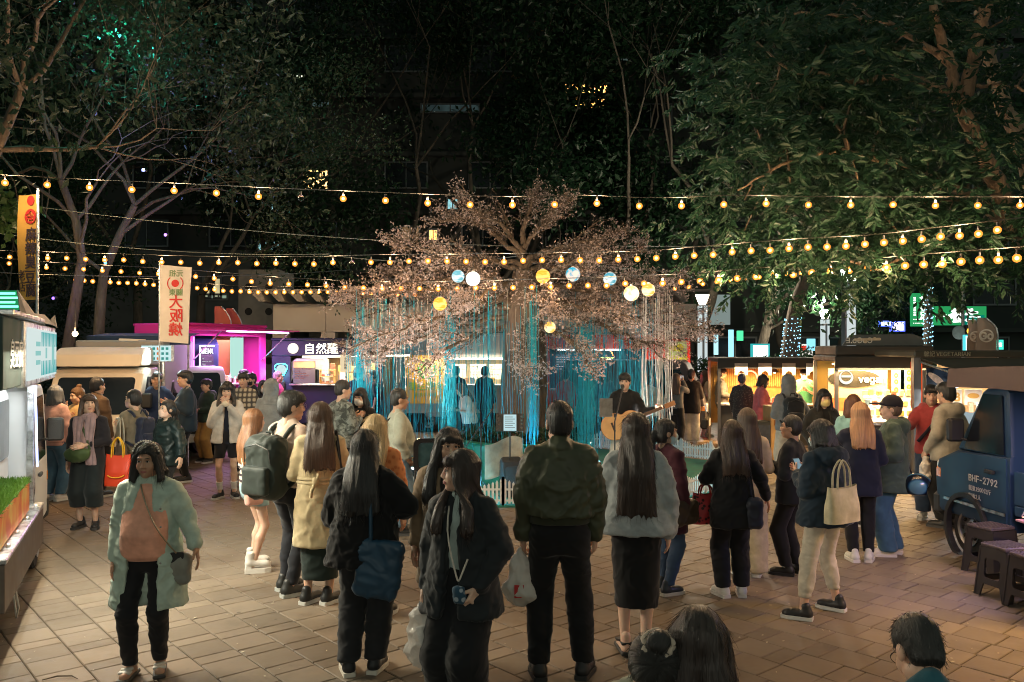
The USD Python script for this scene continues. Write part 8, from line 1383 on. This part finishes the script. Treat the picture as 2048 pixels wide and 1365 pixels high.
t2_ = thing('microphone_stand', 'straight microphone stand with a dark tablet clamp in front of the singer', 'microphone stand', (gx(1243, 12.3), 12.3, .03)); part(t2_, 'pole', MB().tube([(-.1, .0, .0), (-.1, 0, 1.05), (.03, .12, 1.52)], .011, 6), plastic); part(t2_, 'microphone', MB().cyl((.03, .12, 1.5), (.04, .2, 1.57), .016, 8, .026), plastic); part(t2_, 'clamp', MB().box((-.1, -.03, 1.14), (.03, .06, .06), .005), plastic); tb2 = thing('tablet', 'dark tablet clamped to the microphone stand of the singer', 'tablet', (gx(1243, 12.3) - .24, 12.2, 1.29)); part(tb2, 'body', MB().box((0, 0, 0), (.2, .012, .27), .004, rot((0, 0, 1), 14)), matte((.12, .13, .13), .3, name='tablet_back'))

# ---------------------------------------------------------------- strings of bulbs over the plaza
def string_light(label, pts, Y0, Y1, r, nb, dead=(), power=0.0, every=0):
    """pts: pixels of the bulbs' line at the picture; the string hangs between two far points"""
    q = np.array(pts, float); s = np.r_[0, np.cumsum(np.hypot(*np.diff(q, axis=0).T))]; u = np.linspace(0, s[-1], nb); xs, ys = np.interp(u, s, q[:, 0]), np.interp(u, s, q[:, 1]); Ys = np.linspace(Y0, Y1, nb); rg = np.random.default_rng(nb)
    P = np.array([px(x, y, Y) for x, y, Y in zip(xs, ys, Ys)]); o = P[0].copy(); t = thing('string_light', label, 'string lights', o); W = P - o + (0, 0, r * 2.4)
    a = W[0] + (W[0] - W[1]) * 4; b = W[-1] + (W[-1] - W[-2]) * 4
    part(t, 'wire', MB().tube([a, *W, b], max(.004, r * .13), 4, False), matte((.05, .05, .045), .6, name='wire'))
    for i, p in enumerate(P - o):
        p = p + (0, 0, -rg.uniform(0, .5) * r); off = i in dead
        bl = part(t, 'bulb', MB().ball(p, r, 2 if r > .03 and Y0 < 10 else 1), mk('bulb_glass_off', {'g': ('glass_bsdf', {'roughness': .02, 'IOR': 1.2})}, [], 'g.BSDF') if off else bulb_m, True)
        if not off: part(bl, 'filament', MB().ball(p, r * .45, 1), fil_m)
        part(bl, 'socket', MB().cyl(p + (0, 0, r * .92), p + (0, 0, r * 2.0), r * .3, 6), plastic)
        if every and i % every == 0 and not off: lamp('sphere', P[i], power, (1, .64, .34), r * 1.15)
bulb_m = mk('bulb_glass_lit', {'e': ('emission', {'color': (1, .30, .045), 'strength': 2.6}), 't': ('transparent_bsdf', {'color': (1, .8, .5)}), 'm': ('mix_closure', {'fac': .45})}, [('e.emission', 'm.closure1'), ('t.BSDF', 'm.closure2')], 'm.closure'); fil_m = emit((1, .55, .2), 30, 'filament')
string_light('nearest string of big warm bulbs across the whole picture', [(8, 365), (192, 375), (365, 382), (540, 391), (714, 398), (888, 405), (1060, 410), (1146, 404), (1313, 412), (1482, 405), (1636, 409), (1807, 409), (2042, 409)], 8.0, 8.0, .031, 25, (7,), 6, 2)
string_light('warm bulb string crossing in front of the blossom tree and rising to the right', [(-20, 512), (190, 518), (405, 525), (625, 526), (740, 523), (1040, 521), (1290, 518), (1420, 507), (1580, 495), (1750, 487), (1996, 460)], 13.0, 7.6, .036, 54, (19,), 7, 3)
string_light('warm bulb string sagging behind the blossom tree', [(-20, 524), (105, 535), (200, 540), (405, 553), (565, 567), (740, 576), (860, 577), (1040, 573), (1170, 570), (1370, 563), (1600, 546), (1850, 527), (2035, 515)], 17.0, 8.1, .042, 56, (), 6, 3)
string_light('small far warm bulb string on the left above the pavilion', [(150, 559), (300, 568), (400, 577), (500, 584), (650, 584), (830, 590)], 23.0, 23.5, .06, 40, (), 7, 4)
string_light('far warm bulb string on the right before the lamp posts', [(1350, 577), (1430, 564), (1560, 548), (1660, 540)], 19.0, 18.0, .052, 12, (), 9, 4)
# plain wires
for i, (a, b) in enumerate((((-40, 398, 12), (1020, 492, 14)), ((-40, 462, 12), (660, 508, 15)), ((1240, 492, 15), (2100, 442, 11)), ((640, 508, 15), (1040, 512, 15)), ((-20, 545, 16), (700, 540, 20)), ((1000, 505, 14), (1500, 545, 20)))):
    p, q = px(*a), px(*b); k = np.linspace(0, 1, 12)[:, None]; W = p + (q - p) * k; W[:, 2] -= .12 * 4 * k[:, 0] * (1 - k[:, 0]); obj('cable', MB().tube(W, .006, 4, False), matte((.16, .17, .15), .5, name='cable'), ('thin cable from the upper left down to the blossom tree top', 'lower thin cable running in from the left', 'thin cable rising from the blossom tree to the upper right', 'short cable behind the blossom tree top', 'thin cable behind the white banner', 'thin cable sloping down to the right of the blossom tree')[i], 'cable')
# coloured spots in the left trees; last three unseen, placed to tint leaves
for x, y, Y, c, pw, lab in ((210, 526, 17.5, (.1, .4, 1), 3, 'small blue spot lamp in the fork of the pale tree'), (106, 597, 17.4, (.25, .12, 1), 2, 'small violet spot lamp low by the left pale trunk'), (235, 70, 14.6, (.05, .9, .7), 50, 'unseen teal spot lamp high among the twigs, upper left'), (285, 340, 16.2, (.25, .3, 1), 22, 'unseen blue violet spot lamp among the twigs of the forked tree'), (330, 470, 17.5, (.45, .2, 1), 7, 'unseen violet spot lamp among the twigs above the white banner')):
    t = thing('spot_lamp', lab, 'lamp', px(x, y, Y)); part(t, 'housing', MB().cyl((0, .0, 0), (0, .1, .02), .035, 10), plastic); part(t, 'lens', MB().cyl((0, -.006, 0), (0, -.001, 0), .03, 10), emit(c, 4)); lamp('sphere', (0, -.12, 0), pw, c, .03, parent=t)
# unseen bulb strings overhead and behind the camera, placed to light the foreground
for Y, z, pw, col, lab in ((2.4, 4.3, 1.0, (1, .72, .46), 'unseen warm bulb string high over the near plaza, lighting the foreground'), (-4.0, 2.75, 14, (1, .95, .78), 'unseen pale bulb string behind the camera, lighting the people from the front')):
    t = thing('string_light', lab, 'string lights', (0, Y, z)); xs = np.arange(-8, 8.1, .8); part(t, 'wire', MB().tube([(x, 0, .1 - .003 * x * x * 0) for x in xs], .005, 4, False), matte((.05, .05, .045), .6, name='wire'))
    for i, x in enumerate(xs):
        bl_ = part(t, 'bulb', MB().ball((x, 0, 0), .034, 1), bulb_m, True); part(bl_, 'filament', MB().ball((x, 0, 0), .014, 1), fil_m); part(bl_, 'socket', MB().cyl((x, 0, .03), (x, 0, .1), .013, 6), plastic)
        if i % 2: lamp('sphere', (x, Y, z), pw, col, .04)
